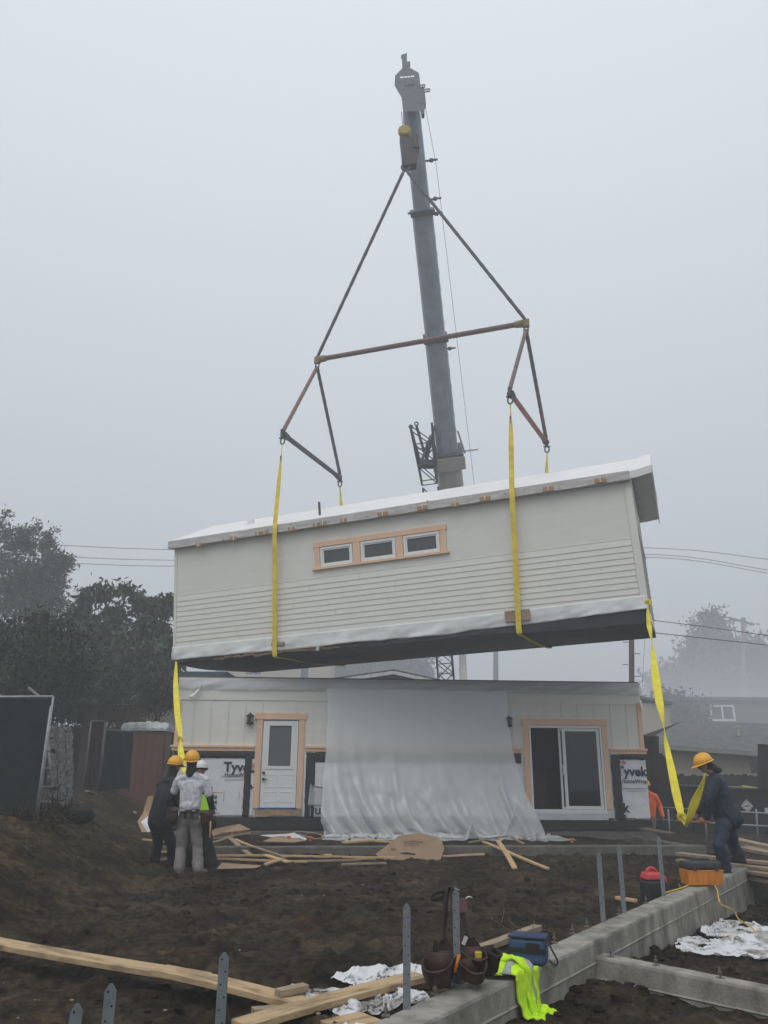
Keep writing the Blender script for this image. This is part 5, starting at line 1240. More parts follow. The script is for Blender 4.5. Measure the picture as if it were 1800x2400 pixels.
# --- man in orange, beyond the house corner
Y0 = 22.2
J = dict(head=q(1512, 1843), neck=q(1515, 1855), shL=q(1512, 1866, .05), shR=q(1535, 1867, -.05), elL=q(1506, 1885), elR=q(1546, 1890), haL=q(1500, 1902, -.1), haR=q(1553, 1913, -.15),
         pel=q(1522, 1911), hipL=q(1516, 1918), hipR=q(1528, 1918), knL=q(1514, 1950), knR=q(1529, 1949), anL=q(1513, 1979), anR=q(1530, 1979), ftL=Vector((-.6, -.5, 0)), ftR=Vector((.3, -.8, 0)))
t5m, R, hc = person('man in orange high visibility shirt and yellow hat beyond the house corner', J, (Vector((-.9, -.2, -.1)), Vector((0, 0, 1))), None, 1.0, palms=(Vector((0, -1, 0)), Vector((-1, 0, 0))))
top_garment(t5m, 'shirt', J, mat('orange_shirt', (.80, .14, .03), .7, var=.12), 1.0, r=(.17, .165, .085, .075, .055), wr=.02)
trousers(t5m, J, mat('khaki_trousers', (.20, .16, .11), .85), 1.0, r=(.155, .11, .085, .085)); boots(t5m, J, mat('dark_boot', (.03, .025, .022), .8), 1.0)
# ================================================================ loose things on the site
def board(name, label, a, b, w, th, m, group=None, roll=0.0, cat='plank', bevel=.003, warp=.012):
    """timber board between two points of its underside middle line"""
    a, b = Vector(a), Vector(b); e = (b - a).normalized(); x = e.cross(Vector((0, 0, 1))).normalized(); y = x.cross(e)
    if roll: Rr = Matrix.Rotation(roll, 3, e); x, y = Rr @ x, Rr @ y
    L = (b - a).length; k = max(2, int(L / .25)); mb = MB(); vs = []; s0 = random.random() * 50
    for i in range(k + 1):
        t = i / k; p = a + (b - a) * t + y * (warp * math.sin(t * 3 + s0) * min(1, L)) + x * (warp * .6 * math.sin(t * 4 + s0 * 2))
        for sx, sy in ((-1, 0), (1, 0), (1, 1), (-1, 1)): vs.append(p + x * sx * w / 2 + y * sy * th)
    fs = [(i * 4 + j, i * 4 + (j + 1) % 4, (i + 1) * 4 + (j + 1) % 4, (i + 1) * 4 + j) for i in range(k) for j in range(4)] + [(3, 2, 1, 0), tuple(range(k * 4, k * 4 + 4))]
    mb.add(vs, fs)
    c = (a + b) / 2; Rm = Matrix((e, x, y)).transposed().to_4x4(); wm = Matrix.Translation(c) @ Rm
    me = mb.mesh(name, m, wm.inverted()); o = link_mesh(name, me, None, wm)
    md = o.modifiers.new('bevel', 'BEVEL'); md.width = bevel; md.segments = 1; md.limit_method = 'ANGLE'
    return props(o, label, cat, group)
def gp(x, y, dz=0.0):
    """point on the real ground seen at pixel x,y, lifted by dz"""
    z = 0.0
    for _ in range(14):
        p = G(x, y, z); z2 = float(gbase(np.array([p.x]), np.array([p.y]))[0]); z = z * .4 + z2 * .6
    p = G(x, y, z + dz); return Vector((p.x, p.y, z + dz))
PG = 'rough planks lying in the foreground mud'
board('plank', 'long muddy plank reaching in from the left edge across the foreground', G(-70, 2202, .17), G(478, 2302, .06), .20, .042, M_plank, PG)
board('plank', 'muddy plank lapped over the end of the long foreground plank', G(372, 2284, .10), G(740, 2364, .035), .19, .042, M_plank, PG)
board('plank', 'rough plank pointing toward the leather tool bags along the wall', G(560, 2418, .03), G(985, 2292, .07), .19, .042, M_plank, PG)
board('plank', 'pale plank end lying behind the blue cooler bag', G(1020, 2262, .06), G(1262, 2181, .02), .10, .05, M_woodd, PG)
board('plank', 'short plywood scrap at the bottom edge below the white sheet', G(775, 2412, .02), G(868, 2386, .03), .24, .02, M_plank, PG)
board('wood_block', 'pale timber offcut lying on top of the lapped plank end', G(652, 2336, .085), G(716, 2322, .085), .085, .045, M_woodd, 'timber offcuts by the planks', cat='wood block')
board('wood_block', 'pale timber offcut lying in mud beside the planks', gp(592, 2378, .01), gp(652, 2370, .01), .075, .04, M_woodd, 'timber offcuts by the planks', cat='wood block')
# scrap lumber between the two far foundations
DG = 'scrap lumber strewn before the lower house'
sticks = [
 ('stick', 'long thin stick at the back of the scrap heap left of the cardboard octagon', (500, 2008, .05), (760, 2010, .05), .06, .03),
 ('stick', 'lath lying across the front of the scrap heap behind the men', (490, 2016, .06), (720, 2020, .05), .05, .03),
 ('stick', 'lath running from the scrap heap toward the cardboard octagon', (640, 2022, .04), (880, 2014, .06), .05, .03),
 ('stick', 'thin lath at the right end of the scrap heap under the octagon', (770, 2008, .07), (925, 2012, .04), .05, .03),
 ('stick', 'short stick end poking out right of the cardboard octagon', (1020, 2008, .04), (1135, 2005, .05), .05, .03),
 ('stick', 'light board leaning down from the concrete wall into the scrap heap', (538, 1966, .22), (588, 2005, .05), .10, .025),
 ('stick', 'slim lath leaning beside the light board in the scrap heap', (552, 1968, .21), (640, 2003, .08), .06, .025),
 ('stick', 'slanted lath crossing the scrap heap with its foot at the right', (585, 1984, .16), (668, 2012, .06), .06, .025),
 ('stick', 'wide pale board end in the middle of the scrap heap', (618, 2004, .10), (676, 2024, .05), .11, .025),
 ('stick', 'short light batten at the front of the scrap heap', (622, 2028, .06), (664, 2016, .08), .06, .03),
 ('stick', 'long lath propped on the far concrete wall right of the men', (482, 1968, .17), (587, 1954, .22), .05, .03),
 ('stick', 'second lath propped on the far concrete wall under the bent cardboard', (478, 1982, .14), (545, 1962, .20), .06, .03),
 ('stick', 'flat batten lying left of the octagon in the mud', (800, 2030, .05), (905, 2024, .06), .05, .03),
 ('stick', 'little timber offcut on the laths left of the octagon', (760, 2010, .08), (776, 2009, .08), .09, .05),
 ('stick', 'dark batten on the far wall behind the octagon', (880, 1974, .17), (1010, 1978, .17), .10, .03),
 ('stick', 'split board on the far wall just left of the octagon', (805, 1976, .17), (880, 1972, .17), .14, .035),
 ('stick', 'pale lath leaning from the far wall onto open mud at right', (1132, 1976, .17), (1284, 2036, .03), .07, .03),
 ('stick', 'short pale lath crossing under the long leaning lath at right', (1168, 1974, .16), (1206, 2036, .02), .09, .03),
 ('stick', 'grey lath lying along the far wall top under the plastic sheet', (1100, 1976, .17), (1190, 1962, .19), .04, .03),
 ('stick', 'dark lath lying on the far wall right of the plastic sheet', (1198, 1962, .18), (1226, 1978, .16), .06, .03),
 ('stick', 'pale stick on the mud between the legs of the dark clothed man', (373, 2018, .05), (402, 2012, .06), .05, .03),
 ('stick', 'greyish lath behind the men at the left of the scrap heap', (362, 1998, .07), (420, 1998, .07), .05, .03),
 ('stick', 'weathered batten behind the left man at the foot of the bank', (336, 1968, .12), (400, 1976, .12), .06, .03),
 ('stick', 'pale splintered board lying on the bank near the portable toilet', (203, 1856, .82), (262, 1880, .70), .10, .03),
 ('stick', 'short pale stick on the bank above the splintered board', (198, 1841, .85), (242, 1850, .80), .06, .03),
 ('stick', 'thin pale stick on the bank edge left of the bent cardboard', (300, 1894, .62), (319, 1906, .55), .05, .03),
]
for nm, lb, a, b, w, th in sticks:
    m = M_wood if RNG.random() < .72 else M_woodd
    if 'bank' in lb:
        pa, pb = P(a[0], a[1], 17.0), P(b[0], b[1], 17.0 - .3)
        pa = gp(a[0], a[1], .03); pb = gp(b[0], b[1], .03)
    else: pa, pb = G(*a), G(*b)
    board('wood_stick', lb, pa, pb, w, th, m, DG, cat='scrap wood', bevel=.002)
def sheet_thing(name, label, cat, pts, m, th=.006, bend=0.0, group=None, n=10):
    """stiff flat sheet from an outline of world points"""
    t = thing(name, label, cat, sum(pts, Vector()) / len(pts), group=group); mb = MB()
    nrm = (pts[1] - pts[0]).cross(pts[2] - pts[0]).normalized(); mb.poly(pts, nrm * th); mb.build('sheet', m, t); return t
# cardboard
oc = [(880, 2002), (935, 1959), (985, 1951), (1027, 1963), (1036, 1972), (1041, 1989), (1032, 2017), (1010, 2020), (905, 2020)]
def on_lean(px, py, p0=Vector((-.3, 15.45, .02)), nrm=Vector((0, -.93, .37))):
    r = ray(px, py); tt = (p0 - C0).dot(nrm) / r.dot(nrm); return C0 + r * tt
oc_t = sheet_thing('cardboard_sheet', 'brown octagonal cardboard sheet leaning on the far concrete wall', 'cardboard', [on_lean(*p) for p in oc], M_card)
def lean_mark(m, polys, name):
    mb = MB()
    for pl in polys: mb.quad(*[on_lean(x, y) + Vector((0, -.009, .004)) for x, y in pl])
    mb.build(name, m, oc_t)
lean_mark(M_dark, [[(938, 1999), (952, 1998), (974, 2001), (973, 2004), (940, 2001)]], 'cut_slot')
M_cp = mat('brown_stamp', (.16, .095, .06), .8)
lean_mark(M_cp, [[(946 + 4.6 * i, 1970.5 + (i - 4.5) ** 2 * .10), (949 + 4.6 * i, 1970.2 + (i - 4.5) ** 2 * .10), (949 + 4.6 * i, 1973.2 + (i - 4.5) ** 2 * .10), (946 + 4.6 * i, 1973.6 + (i - 4.5) ** 2 * .10)] for i in range(10)] +
          [[(950, 1976), (980, 1977), (980, 1978.2), (950, 1977.2)], [(950, 1977.2), (951.5, 1977.2), (951.5, 1985), (950, 1985)], [(978.5, 1978), (980, 1978), (982, 1985), (980.5, 1985)], [(957, 1980), (974, 1981), (974, 1982), (957, 1981)]] +
          [[(916 + 4 * i, 1988), (919 + 4 * i, 1988), (920 + 4 * i, 1993), (917 + 4 * i, 1993)] for i in range(3)], 'printed_stamp')
def ramp_pts(lst): return [G(x, y, z) for x, y, z in lst]
sheet_thing('cardboard_sheet', 'bent grey brown cardboard flap lying on the scrap right of the men', 'cardboard', ramp_pts([(478, 1968, .20), (485, 1946, .34), (560, 1931, .38), (588, 1944, .30), (520, 1952, .26)]), M_card)
sheet_thing('cardboard_sheet', 'tan cardboard piece lying flat on the far wall under the door', 'cardboard', ramp_pts([(616, 1972, .18), (640, 1961, .2), (670, 1958, .2), (716, 1970, .18), (690, 1974, .17)]), M_card)
sheet_thing('cardboard_sheet', 'flat cardboard lying on mud at the men\'s feet', 'cardboard', ramp_pts([(508, 2036, .075), (520, 2022, .085), (612, 2028, .075), (600, 2034, .075)]), M_card)
sheet_thing('cardboard_sheet', 'tall folded tan cardboard standing on the bank behind the man in black', 'cardboard', [P(330, 1921, 15.9), P(347, 1866, 16.1), P(360, 1864, 16.2), P(352, 1902, 16.0)], M_card)
sheet_thing('cardboard_sheet', 'low tan cardboard leaf leaning left of the man in black', 'cardboard', [P(322, 1925, 15.7), P(340, 1899, 15.8), P(362, 1908, 15.6), P(356, 1950, 15.4), P(332, 1950, 15.4)], mat('tan_card', (.40, .27, .16), .8))
sheet_thing('white_board', 'thin white scrap board on the far concrete wall below the house', 'scrap board', ramp_pts([(608, 1958, .19), (632, 1962, .18), (688, 1952, .22), (720, 1966, .19), (716, 1970, .18), (672, 1955, .2)]), mat('scrap_white', (.6, .6, .6), .6))
for lb, px, py in (('small orange cap on the far wall left of the pair', 677, 1967), ('small orange cap on the far wall right of the pair', 727, 1968), ('tiny orange cap on far wall behind the bent cardboard', 545, 1952), ('single orange cap on the far wall near the sliding door', 1341, 1972)):
    c = G(px, py + 3, .155); mb = MB(); mb.lathe([(.025, 0), (.025, .06), (.045, .062), (.045, .085), (.0, .09)], 12, c); mb.build('safety_cap', mat('orange_cap', (.75, .16, .04), .5), fwl)
mb = MB(); rp = [G(688, 1952, .2), G(700, 1948, .22), G(720, 1951, .2), G(745, 1954, .2), G(760, 1962, .18), G(740, 1966, .18), G(716, 1960, .18), G(700, 1956, .2)]; mb.tube(spline(rp, 6), .012, 6)
props(mb.build('rope', mat('tan_rope', (.35, .29, .18), .9), None, smooth=True, loc=rp[0]), 'thin tan rope lying coiled on the far wall under the house', 'rope')
# lumber piles on the right
LG = 'lumber piled right of the concrete wall'
pl = [
 ('topmost board of the near lumber pile behind the toolbox', (1590, 2004, .20), (1850, 2030, .20), .19, .045),
 ('second board of the near lumber pile, darker and just below the top', (1608, 2012, .14), (1850, 2046, .14), .24, .045),
 ('wide board low in the near lumber pile', (1600, 2018, .08), (1850, 2062, .08), .28, .045),
 ('grey board at the bottom of the near lumber pile', (1640, 2032, .0), (1860, 2078, .0), .28, .05),
 ('board end jutting right of the wall end under the near pile', (1790, 2068, -.08), (1870, 2092, -.08), .20, .045),
 ('top board of the far lumber pile at the right edge', (1722, 1970, .36), (1860, 1998, .36), .20, .05),
 ('lower board of the far lumber pile at the right edge', (1735, 1984, .26), (1860, 2010, .26), .25, .05),
 ('broad board between the two lumber piles behind the jeans', (1750, 1990, .30), (1860, 2014, .30), .26, .05)]
for lb, a, b, w, th in pl: board('lumber_board', lb, G(*a), G(*b), w, th, M_woodd, LG, cat='board')
board('lumber_board', 'dark board lying on the ground below the man in orange', P(1508, 1945, 18.5), P(1575, 1956, 18.0), .35, .04, mat('dark_board', (.10, .075, .055), .8), LG, cat='board')
board('lumber_board', 'small pale batten on the mud beside the near red canister', G(1444, 2108, .02), G(1492, 2114, .03), .06, .035, M_wood, LG, cat='board')
# toolbox
tb = P(1645, 2062, 11.35); tb.z = .16
TBX = thing('toolbox', 'orange plastic toolbox with dark lid standing on the concrete wall', 'toolbox', tb, (0, 0, .12))
def rbox(w, d, h, z0, taper=1.0, n=1):
    mb = MB(); a, b = w / 2, d / 2
    mb.add([(-a * taper, -b * taper, z0), (a * taper, -b * taper, z0), (a * taper, b * taper, z0), (-a * taper, b * taper, z0), (-a, -b, z0 + h), (a, -b, z0 + h), (a, b, z0 + h), (-a, b, z0 + h)], [(3, 2, 1, 0), (4, 5, 6, 7), (0, 1, 5, 4), (1, 2, 6, 5), (2, 3, 7, 6), (3, 0, 4, 7)]); return mb
M_or = mat('orange_plastic', (.62, .22, .02), .5, col2=(.40, .15, .03), scale=6, thresh=(.45, .75), detail=8)
mb = rbox(.50, .25, .18, .012, .94)
for k in range(6): mb.box((-.2 + .08 * k, -.125, .10), (.012, .012, .15))
mb.box((0, -.128, .185), (.5, .012, .015)); mb.build('box_body', M_or, TBX, local=True, bevel=.012)
M_lid = mat('charcoal_plastic', (.035, .035, .035), .6, var=.3)
mb = rbox(.47, .24, .09, .203, 1.06); lid = mb.build('lid', M_lid, TBX, local=True, bevel=.025)
mb = MB(); mb.tube([(-.13, 0, .28), (-.12, 0, .315), (.12, 0, .315), (.13, 0, .28)], .014, 8); mb.build('handle', M_lid, lid, local=True)
mb = MB()
for x in (-.15, .15): mb.box((x, -.133, .215), (.05, .016, .06))
mb.build('latch', M_lid, TBX, local=True, bevel=.004)
# red and black canister
cn = gp(1538, 2100); cn.z = .0
CAN = thing('jerry_can', 'red and black plastic canister standing in mud behind the galvanised straps', 'canister', P(1534, 2104, 11.0), (0, 0, .2)); CAN.scale = (1.12, 1.12, 1.12); 
CAN.location.z = .0; WM[CAN] = Matrix.Translation(CAN.location) @ Euler((0, 0, .2)).to_matrix().to_4x4()
rbox(.25, .2, .24, 0, 1.06).build('canister_body', mat('black_plastic', (.018, .018, .02), .5), CAN, local=True, bevel=.03)
mb = rbox(.20, .16, .075, .242, 1.22); mb.build('canister_top', mat('red_plastic', (.50, .05, .05), .5), CAN, local=True, bevel=.02)
mb = MB(); mb.tube(spline([(-.07, 0, .315), (-.05, 0, .345), (-.01, 0, .358), (.03, 0, .34), (.05, 0, .312)], 5), .020, 8); mb.build('handle', mat('red_plastic', (.5, .05, .05), .5), CAN, local=True, smooth=True)
mb = MB(); mb.box((.135, 0, .16), (.03, .10, .22)); mb.build('side_guard', mat('red_plastic', (.5, .05, .05), .5), CAN, local=True, bevel=.01)
# yellow cord
cp = [G(1560, 2092, .17), G(1600, 2080, .175), G(1640, 2063, .175), G(1665, 2064, .18), G(1680, 2084, .17)]
cp += [P(1684, 2105, 9.7), P(1692, 2120, 9.6), G(1720, 2134, -.2), G(1728, 2150, -.17), G(1738, 2160, -.15), G(1760, 2172, -.15), G(1778, 2196, -.21)]
mb = MB(); mb.tube(spline(cp, 8), .0085, 7); props(mb.build('extension_cord', mat('yellow_cord', (.62, .42, .04), .5), None, smooth=True, loc=cp[2]), 'yellow extension cord trailing from the toolbox over the wall to white plastic', 'cord')

# ---------------------------------------------------------------- cloth things
def collide_ground(extra=None, lift=.012):
    def f(X):
        Y = X.copy(); g = gz(Y[..., 0], Y[..., 1]) + lift; Y[..., 2] = np.maximum(Y[..., 2], g)
        s = (Y[..., 0] - WO[0]) * WN[0] + (Y[..., 1] - WO[1]) * WN[1]                     # the long wall as a box
        ins = (np.abs(s) < .15) & (Y[..., 2] < .175)
        up = .175 - Y[..., 2]; lf = s + .15; rt = .15 - s
        mu = ins & (up <= np.minimum(lf, rt)); ml = ins & ~mu & (lf < rt); mr = ins & ~mu & ~ml
        Y[..., 2] = np.where(mu, .175, Y[..., 2])
        d = np.where(ml, -lf, np.where(mr, rt, 0)); Y[..., 0] += d * WN[0]; Y[..., 1] += d * WN[1]
        return extra(Y) if extra else Y
    return f
M_dplast = film_mat('muddy_white_plastic', (.84, .85, .86), .98, .4, .25, dirt=(.22, .185, .15), dscale=2.6, crinkle=.3, cscale=9)
def crumpled(label, c, ax, Lx, Ly, nx, ny, comp, amp, seed, m, name='plastic_sheet', cat='plastic sheet', steps=70, z0=.25, bend=.10, right=False):
    u, v = np.meshgrid(np.linspace(-.5, .5, nx), np.linspace(-.5, .5, ny)); ax = Vector(ax).normalized(); ay = Vector((-ax.y, ax.x, 0))
    edge = 1 + .22 * fbm(u * 3 + seed, v * 3, 3, seed)
    a = u * Lx * comp * edge; b = v * Ly * comp * edge
    X = np.zeros((ny, nx, 3)); X[..., 0] = c[0] + ax.x * a + ay.x * b; X[..., 1] = c[1] + ax.y * a + ay.y * b
    X[..., 2] = gbase(X[..., 0], X[..., 1]) + z0 + amp * fbm(u * 5 + seed, v * 5, 4, seed + 1)
    X[..., 0] += .12 * Lx * fbm(u * 4, v * 4 + seed, 3, seed + 2); X[..., 1] += .12 * Ly * fbm(u * 4 + 9, v * 4 + seed, 3, seed + 3)
    if right:
        s = (X[..., 0] - WO[0]) * WN[0] + (X[..., 1] - WO[1]) * WN[1]; d = np.maximum(0, .24 - s) * 1.02; X[..., 0] += d * WN[0]; X[..., 1] += d * WN[1]; X[..., 2] = np.minimum(X[..., 2], np.where(s < .35, .06, 9))
    Z = cloth(X, Lx / (nx - 1), Ly / (ny - 1), np.zeros((ny, nx), bool), collide_ground(lift=.030), steps=steps, iters=5, dt=.025, damp=.90, bend=bend)
    t = thing(name, label, cat, Vector(c)); mb = MB(); mb.grid(Z); mb.build('film', m, t, smooth=True); return t
crumpled('crumpled muddy white plastic sheet beside the leather tool bags', (-.14, 6.50, 0), (.9, .3, 0), 1.45, 1.05, 70, 54, .62, .60, 3, M_dplast)
crumpled('scrap of white plastic flung out toward the tool bags in mud', (.02, 7.15, 0), (.85, .6, 0), .95, .60, 46, 32, .72, .42, 8, M_dplast)
crumpled('white plastic scrap tucked along the wall at the bottom edge', (-.12, 5.72, 0), (.6, .82, 0), .62, .36, 38, 22, .78, .22, 14, M_dplast)
crumpled('big muddy white plastic sheet lying right of the concrete wall', tuple(gp(1722, 2188)), (.9, .4, 0), 1.6, 1.7, 74, 70, .78, .50, 21, M_dplast, right=True)
crumpled('lower white plastic sheet spread on mud at the right edge', tuple(gp(1738, 2232)), (.9, -.3, 0), 1.5, 1.2, 60, 50, .84, .36, 29, M_dplast, right=True)
# high visibility jacket thrown over the wall
def jacket():
    nx, ny = 46, 76; t0 = 1.47; u, v = np.meshgrid(np.linspace(-.5, .5, nx), np.linspace(0, 1, ny))
    wide = .42 - .22 * sstep((v - .45) / .5); along = t0 + .10 * (v - .3) + u * wide + .06 * fbm(u * 6, v * 5, 3, 61); s = -.18 + v * .56 + .05 * fbm(u * 5, v * 4, 3, 67)
    X = np.zeros((ny, nx, 3)); X[..., 0] = WO[0] + WE[0] * along + WN[0] * s; X[..., 1] = WO[1] + WE[1] * along + WN[1] * s
    X[..., 2] = .32 + .22 * fbm(u * 6, v * 7, 3, 51) + .05 * np.cos(u * 21 + v * 5)
    def extra(Y):
        s = (Y[..., 0] - WO[0]) * WN[0] + (Y[..., 1] - WO[1]) * WN[1]
        hump = .175 + .085 * np.exp(-((u / .34) ** 2)) * sstep((.20 - np.abs(s + .01)) / .12) + .02 * fbm(u * 7, v * 7, 2, 5)
        Y[..., 2] = np.where(np.abs(s) < .15, np.maximum(Y[..., 2], hump), Y[..., 2]); return Y
    Z = cloth(X, .62 / (nx - 1), .74 / (ny - 1), np.zeros((ny, nx), bool), collide_ground(extra), steps=46, iters=6, dt=.025, damp=.88, bend=.10)
    k_ = .018 * fbm(u * 13 + 3, v * 15, 3, 91); Z[..., 2] += np.abs(k_) * 1.6; Z[..., 0] += k_ * WN[0]; Z[..., 1] += k_ * WN[1]; a_ = .022 * fbm(u * 9, v * 10 + 7, 3, 95); Z[..., 0] += a_ * WE[0]; Z[..., 1] += a_ * WE[1]
    t = thing('safety_jacket', 'fluorescent yellow green safety jacket with grey bands thrown over the concrete wall', 'jacket', O3 + E3 * t0 + Vector((0, 0, .17)))
    M_hi = mat('fluorescent_lime', (.52, .80, .014), .7, var=.10, scale=10, bump=.6, bscale=9); M_ref = mat('reflective_grey', (.33, .34, .35), .4)
    A = MB(); B = MB(); A.grid(Z); fs = A.f; A.f = []; bf = []
    for k, f in enumerate(fs):
        j, i = divmod(k, nx - 1); a, b = i / (nx - 1), j / (ny - 1)
        band = abs(a - .68) < .055 and b < .75 or (.34 < b < .42 and a < .36) or (b < .09 and .30 < a < .8)
        (bf if band else A.f).append(f)
    A.mi = [0] * len(A.f); B.v = A.v; B.f = bf; B.mi = [0] * len(bf)
    o = A.build('shell', M_hi, t, smooth=True, solid=.010); B.build('reflective_band', M_ref, t, smooth=True, solid=.014)
jacket()
# blue cooler bag
cb = G(1232, 2262, .17); CBG = thing('cooler_bag', 'small blue insulated lunch bag with black strap on the concrete wall', 'bag', O3 + E3 * 1.86 + N3 * .0 + Vector((0, 0, .163)), (0, 0, -.35))
mb = rbox(.29, .19, .18, 0, 1.0); mb.build('bag_body', mat('blue_nylon', (.035, .075, .15), .7, var=.2), CBG, local=True, bevel=.03)
mb = rbox(.29, .19, .02, .182, 1.03); mb.build('lid', mat('dark_blue_nylon', (.02, .04, .085), .7), CBG, local=True, bevel=.012)
mb = MB(); mb.box((0, -.099, .10), (.30, .01, .035)); mb.box((.05, -.099, .12), (.10, .014, .07)); ribbon(mb, spline([(.15, -.05, .19), (.19, -.06, .12), (.23, -.05, .04), (.21, -.02, .0), (.16, -.02, .03)], 5), [(0, 1, 0)] * 21, .04, .006); mb.build('strap', M_dark, CBG, local=True)
# leather tool bags hung from the strap
s5 = P(1068, 2084, 6.62); bag0 = Vector((s5.x, s5.y - .14, .16))
BAG = thing('tool_bag', 'pair of brown leather tool pouches hanging from a galvanised strap by their suspenders', 'tool belt', bag0)
def bq(x, y, Y=6.32): return P(940 + x / 4.1475, 2050 + y / 4.1475, Y)
Rz_ = lambda a, tl=0: Matrix.Rotation(a, 3, 'Z') @ Matrix.Rotation(tl, 3, 'X')
mb = MB()
for pts in ([(470, 130), (440, 200), (425, 380), (402, 560), (395, 640)], [(530, 130), (575, 230), (595, 380), (640, 520), (690, 620)], [(470, 130), (500, 120), (545, 130), (560, 170)]):
    sp = spline([bq(x, y, 6.50 - .10 * i / 4) for i, (x, y) in enumerate(pts)], 6); ribbon(mb, sp, [(1, .35, 0)] * len(sp), .038, .006)
sp = spline([bq(440, 170, 6.5), bq(410, 160, 6.45), bq(350, 165, 6.42), bq(300, 195, 6.42), bq(310, 235, 6.45), bq(370, 230, 6.5), bq(430, 190, 6.55)], 6); ribbon(mb, sp, [(.2, .3, 1)] * len(sp), .035, .005)
mb.build('suspender', M_lead, BAG, smooth=True)
mb = MB(); mb.bar(bq(585, 230, 6.45), bq(600, 375, 6.42), .075, .02, Vector((0, -1, 0))); mb.build('shoulder_pad', mat('purple_leather', (.11, .05, .055), .7), BAG, bevel=.008)
mb = MB(); mb.torus(bq(665, 265, 6.45), .035, .004, (0, 1, 0), 12, 5, -.3, 2.2); mb.bar(bq(515, 128, 6.44), bq(565, 148, 6.44), .016, .006); mb.build('buckle', mat('bright_steel', (.5, .5, .48), .35), BAG)
def panel(pts, name='back_panel', m=None):
    b = MB(); b.poly(pts, (0, .010, 0)); return b.build(name, m or M_lea, BAG, bevel=.003)
pouch(BAG, bq(378, 1092, 6.26), .225, .15, .20, Rz_(-.28, .22), M_lea, lip=.45)
pouch(BAG, bq(415, 1010, 6.36), .20, .10, .16, Rz_(-.28, .10), M_lead, lip=.45)
panel([bq(395, 600, 6.42), bq(440, 610, 6.43), bq(560, 742, 6.45), bq(560, 990, 6.44), bq(330, 990, 6.40), bq(318, 830, 6.40), bq(350, 740, 6.41)])
pouch(BAG, bq(690, 1040, 6.28), .185, .13, .135, Rz_(.20, .22), M_lea, lip=.55)
pouch(BAG, bq(715, 985, 6.37), .185, .11, .17, Rz_(.20, .12), M_lea, lip=.55)
pouch(BAG, bq(855, 985, 6.42), .085, .10, .18, Rz_(.6, .10), M_lead, lip=.35)
panel([bq(545, 690, 6.46), bq(640, 530, 6.45), bq(672, 545, 6.45), bq(770, 690, 6.46), bq(825, 800, 6.47), bq(820, 960, 6.47), bq(590, 960, 6.46)])
mb = MB(); mb.bar(bq(340, 640, 6.36), bq(320, 800, 6.36), .034, .008, Vector((0, -1, 0))); mb.bar(bq(560, 900, 6.22), bq(540, 1060, 6.22), .05, .012, Vector((0, -1, 0))); mb.build('side_strap', M_dark, BAG)
mb = MB(); mb.lathe([(0, 0), (.024, 0), (.026, .045), (.021, .050), (.021, .04), (0, .04)], 14, bq(752, 822, 6.30)); mb.build('measuring_tape', mat('tape_yellow', (.55, .40, .03), .5, var=.2), BAG)
mb = MB(); mb.tube([bq(520, 950, 6.2), bq(545, 850, 6.22), bq(565, 775, 6.24)], [.012, .011, .013], 8); mb.build('screwdriver', mat('orange_handle', (.50, .16, .01), .5), BAG, smooth=True)
mb = MB(); mb.bar(bq(602, 680, 6.355), bq(635, 600, 6.355), .028, .004, Vector((0, -1, 0))); mb.build('maker_patch', mat('white_patch', (.6, .58, .58), .6), BAG)
# twigs
mb = MB()
for a, b, c in (((1160, 2158), (1190, 2178), (1216, 2192)), ((1190, 2155), (1210, 2172), (1235, 2190)), ((1182, 2128), (1176, 2160), (1165, 2172)), ((1236, 2198), (1250, 2170), (1252, 2158)), ((1270, 2178), (1300, 2184), (1320, 2196))):
    mb.tube(spline([gp(*a, .05), gp(*b, .10), gp(*c, .03)], 5), .003, 5)
props(mb.build('dry_twigs', mat('twig', (.12, .09, .06), .8), None, loc=gp(1210, 2170)), 'thin dry twigs lying on the mud behind the blue bag', 'twigs')
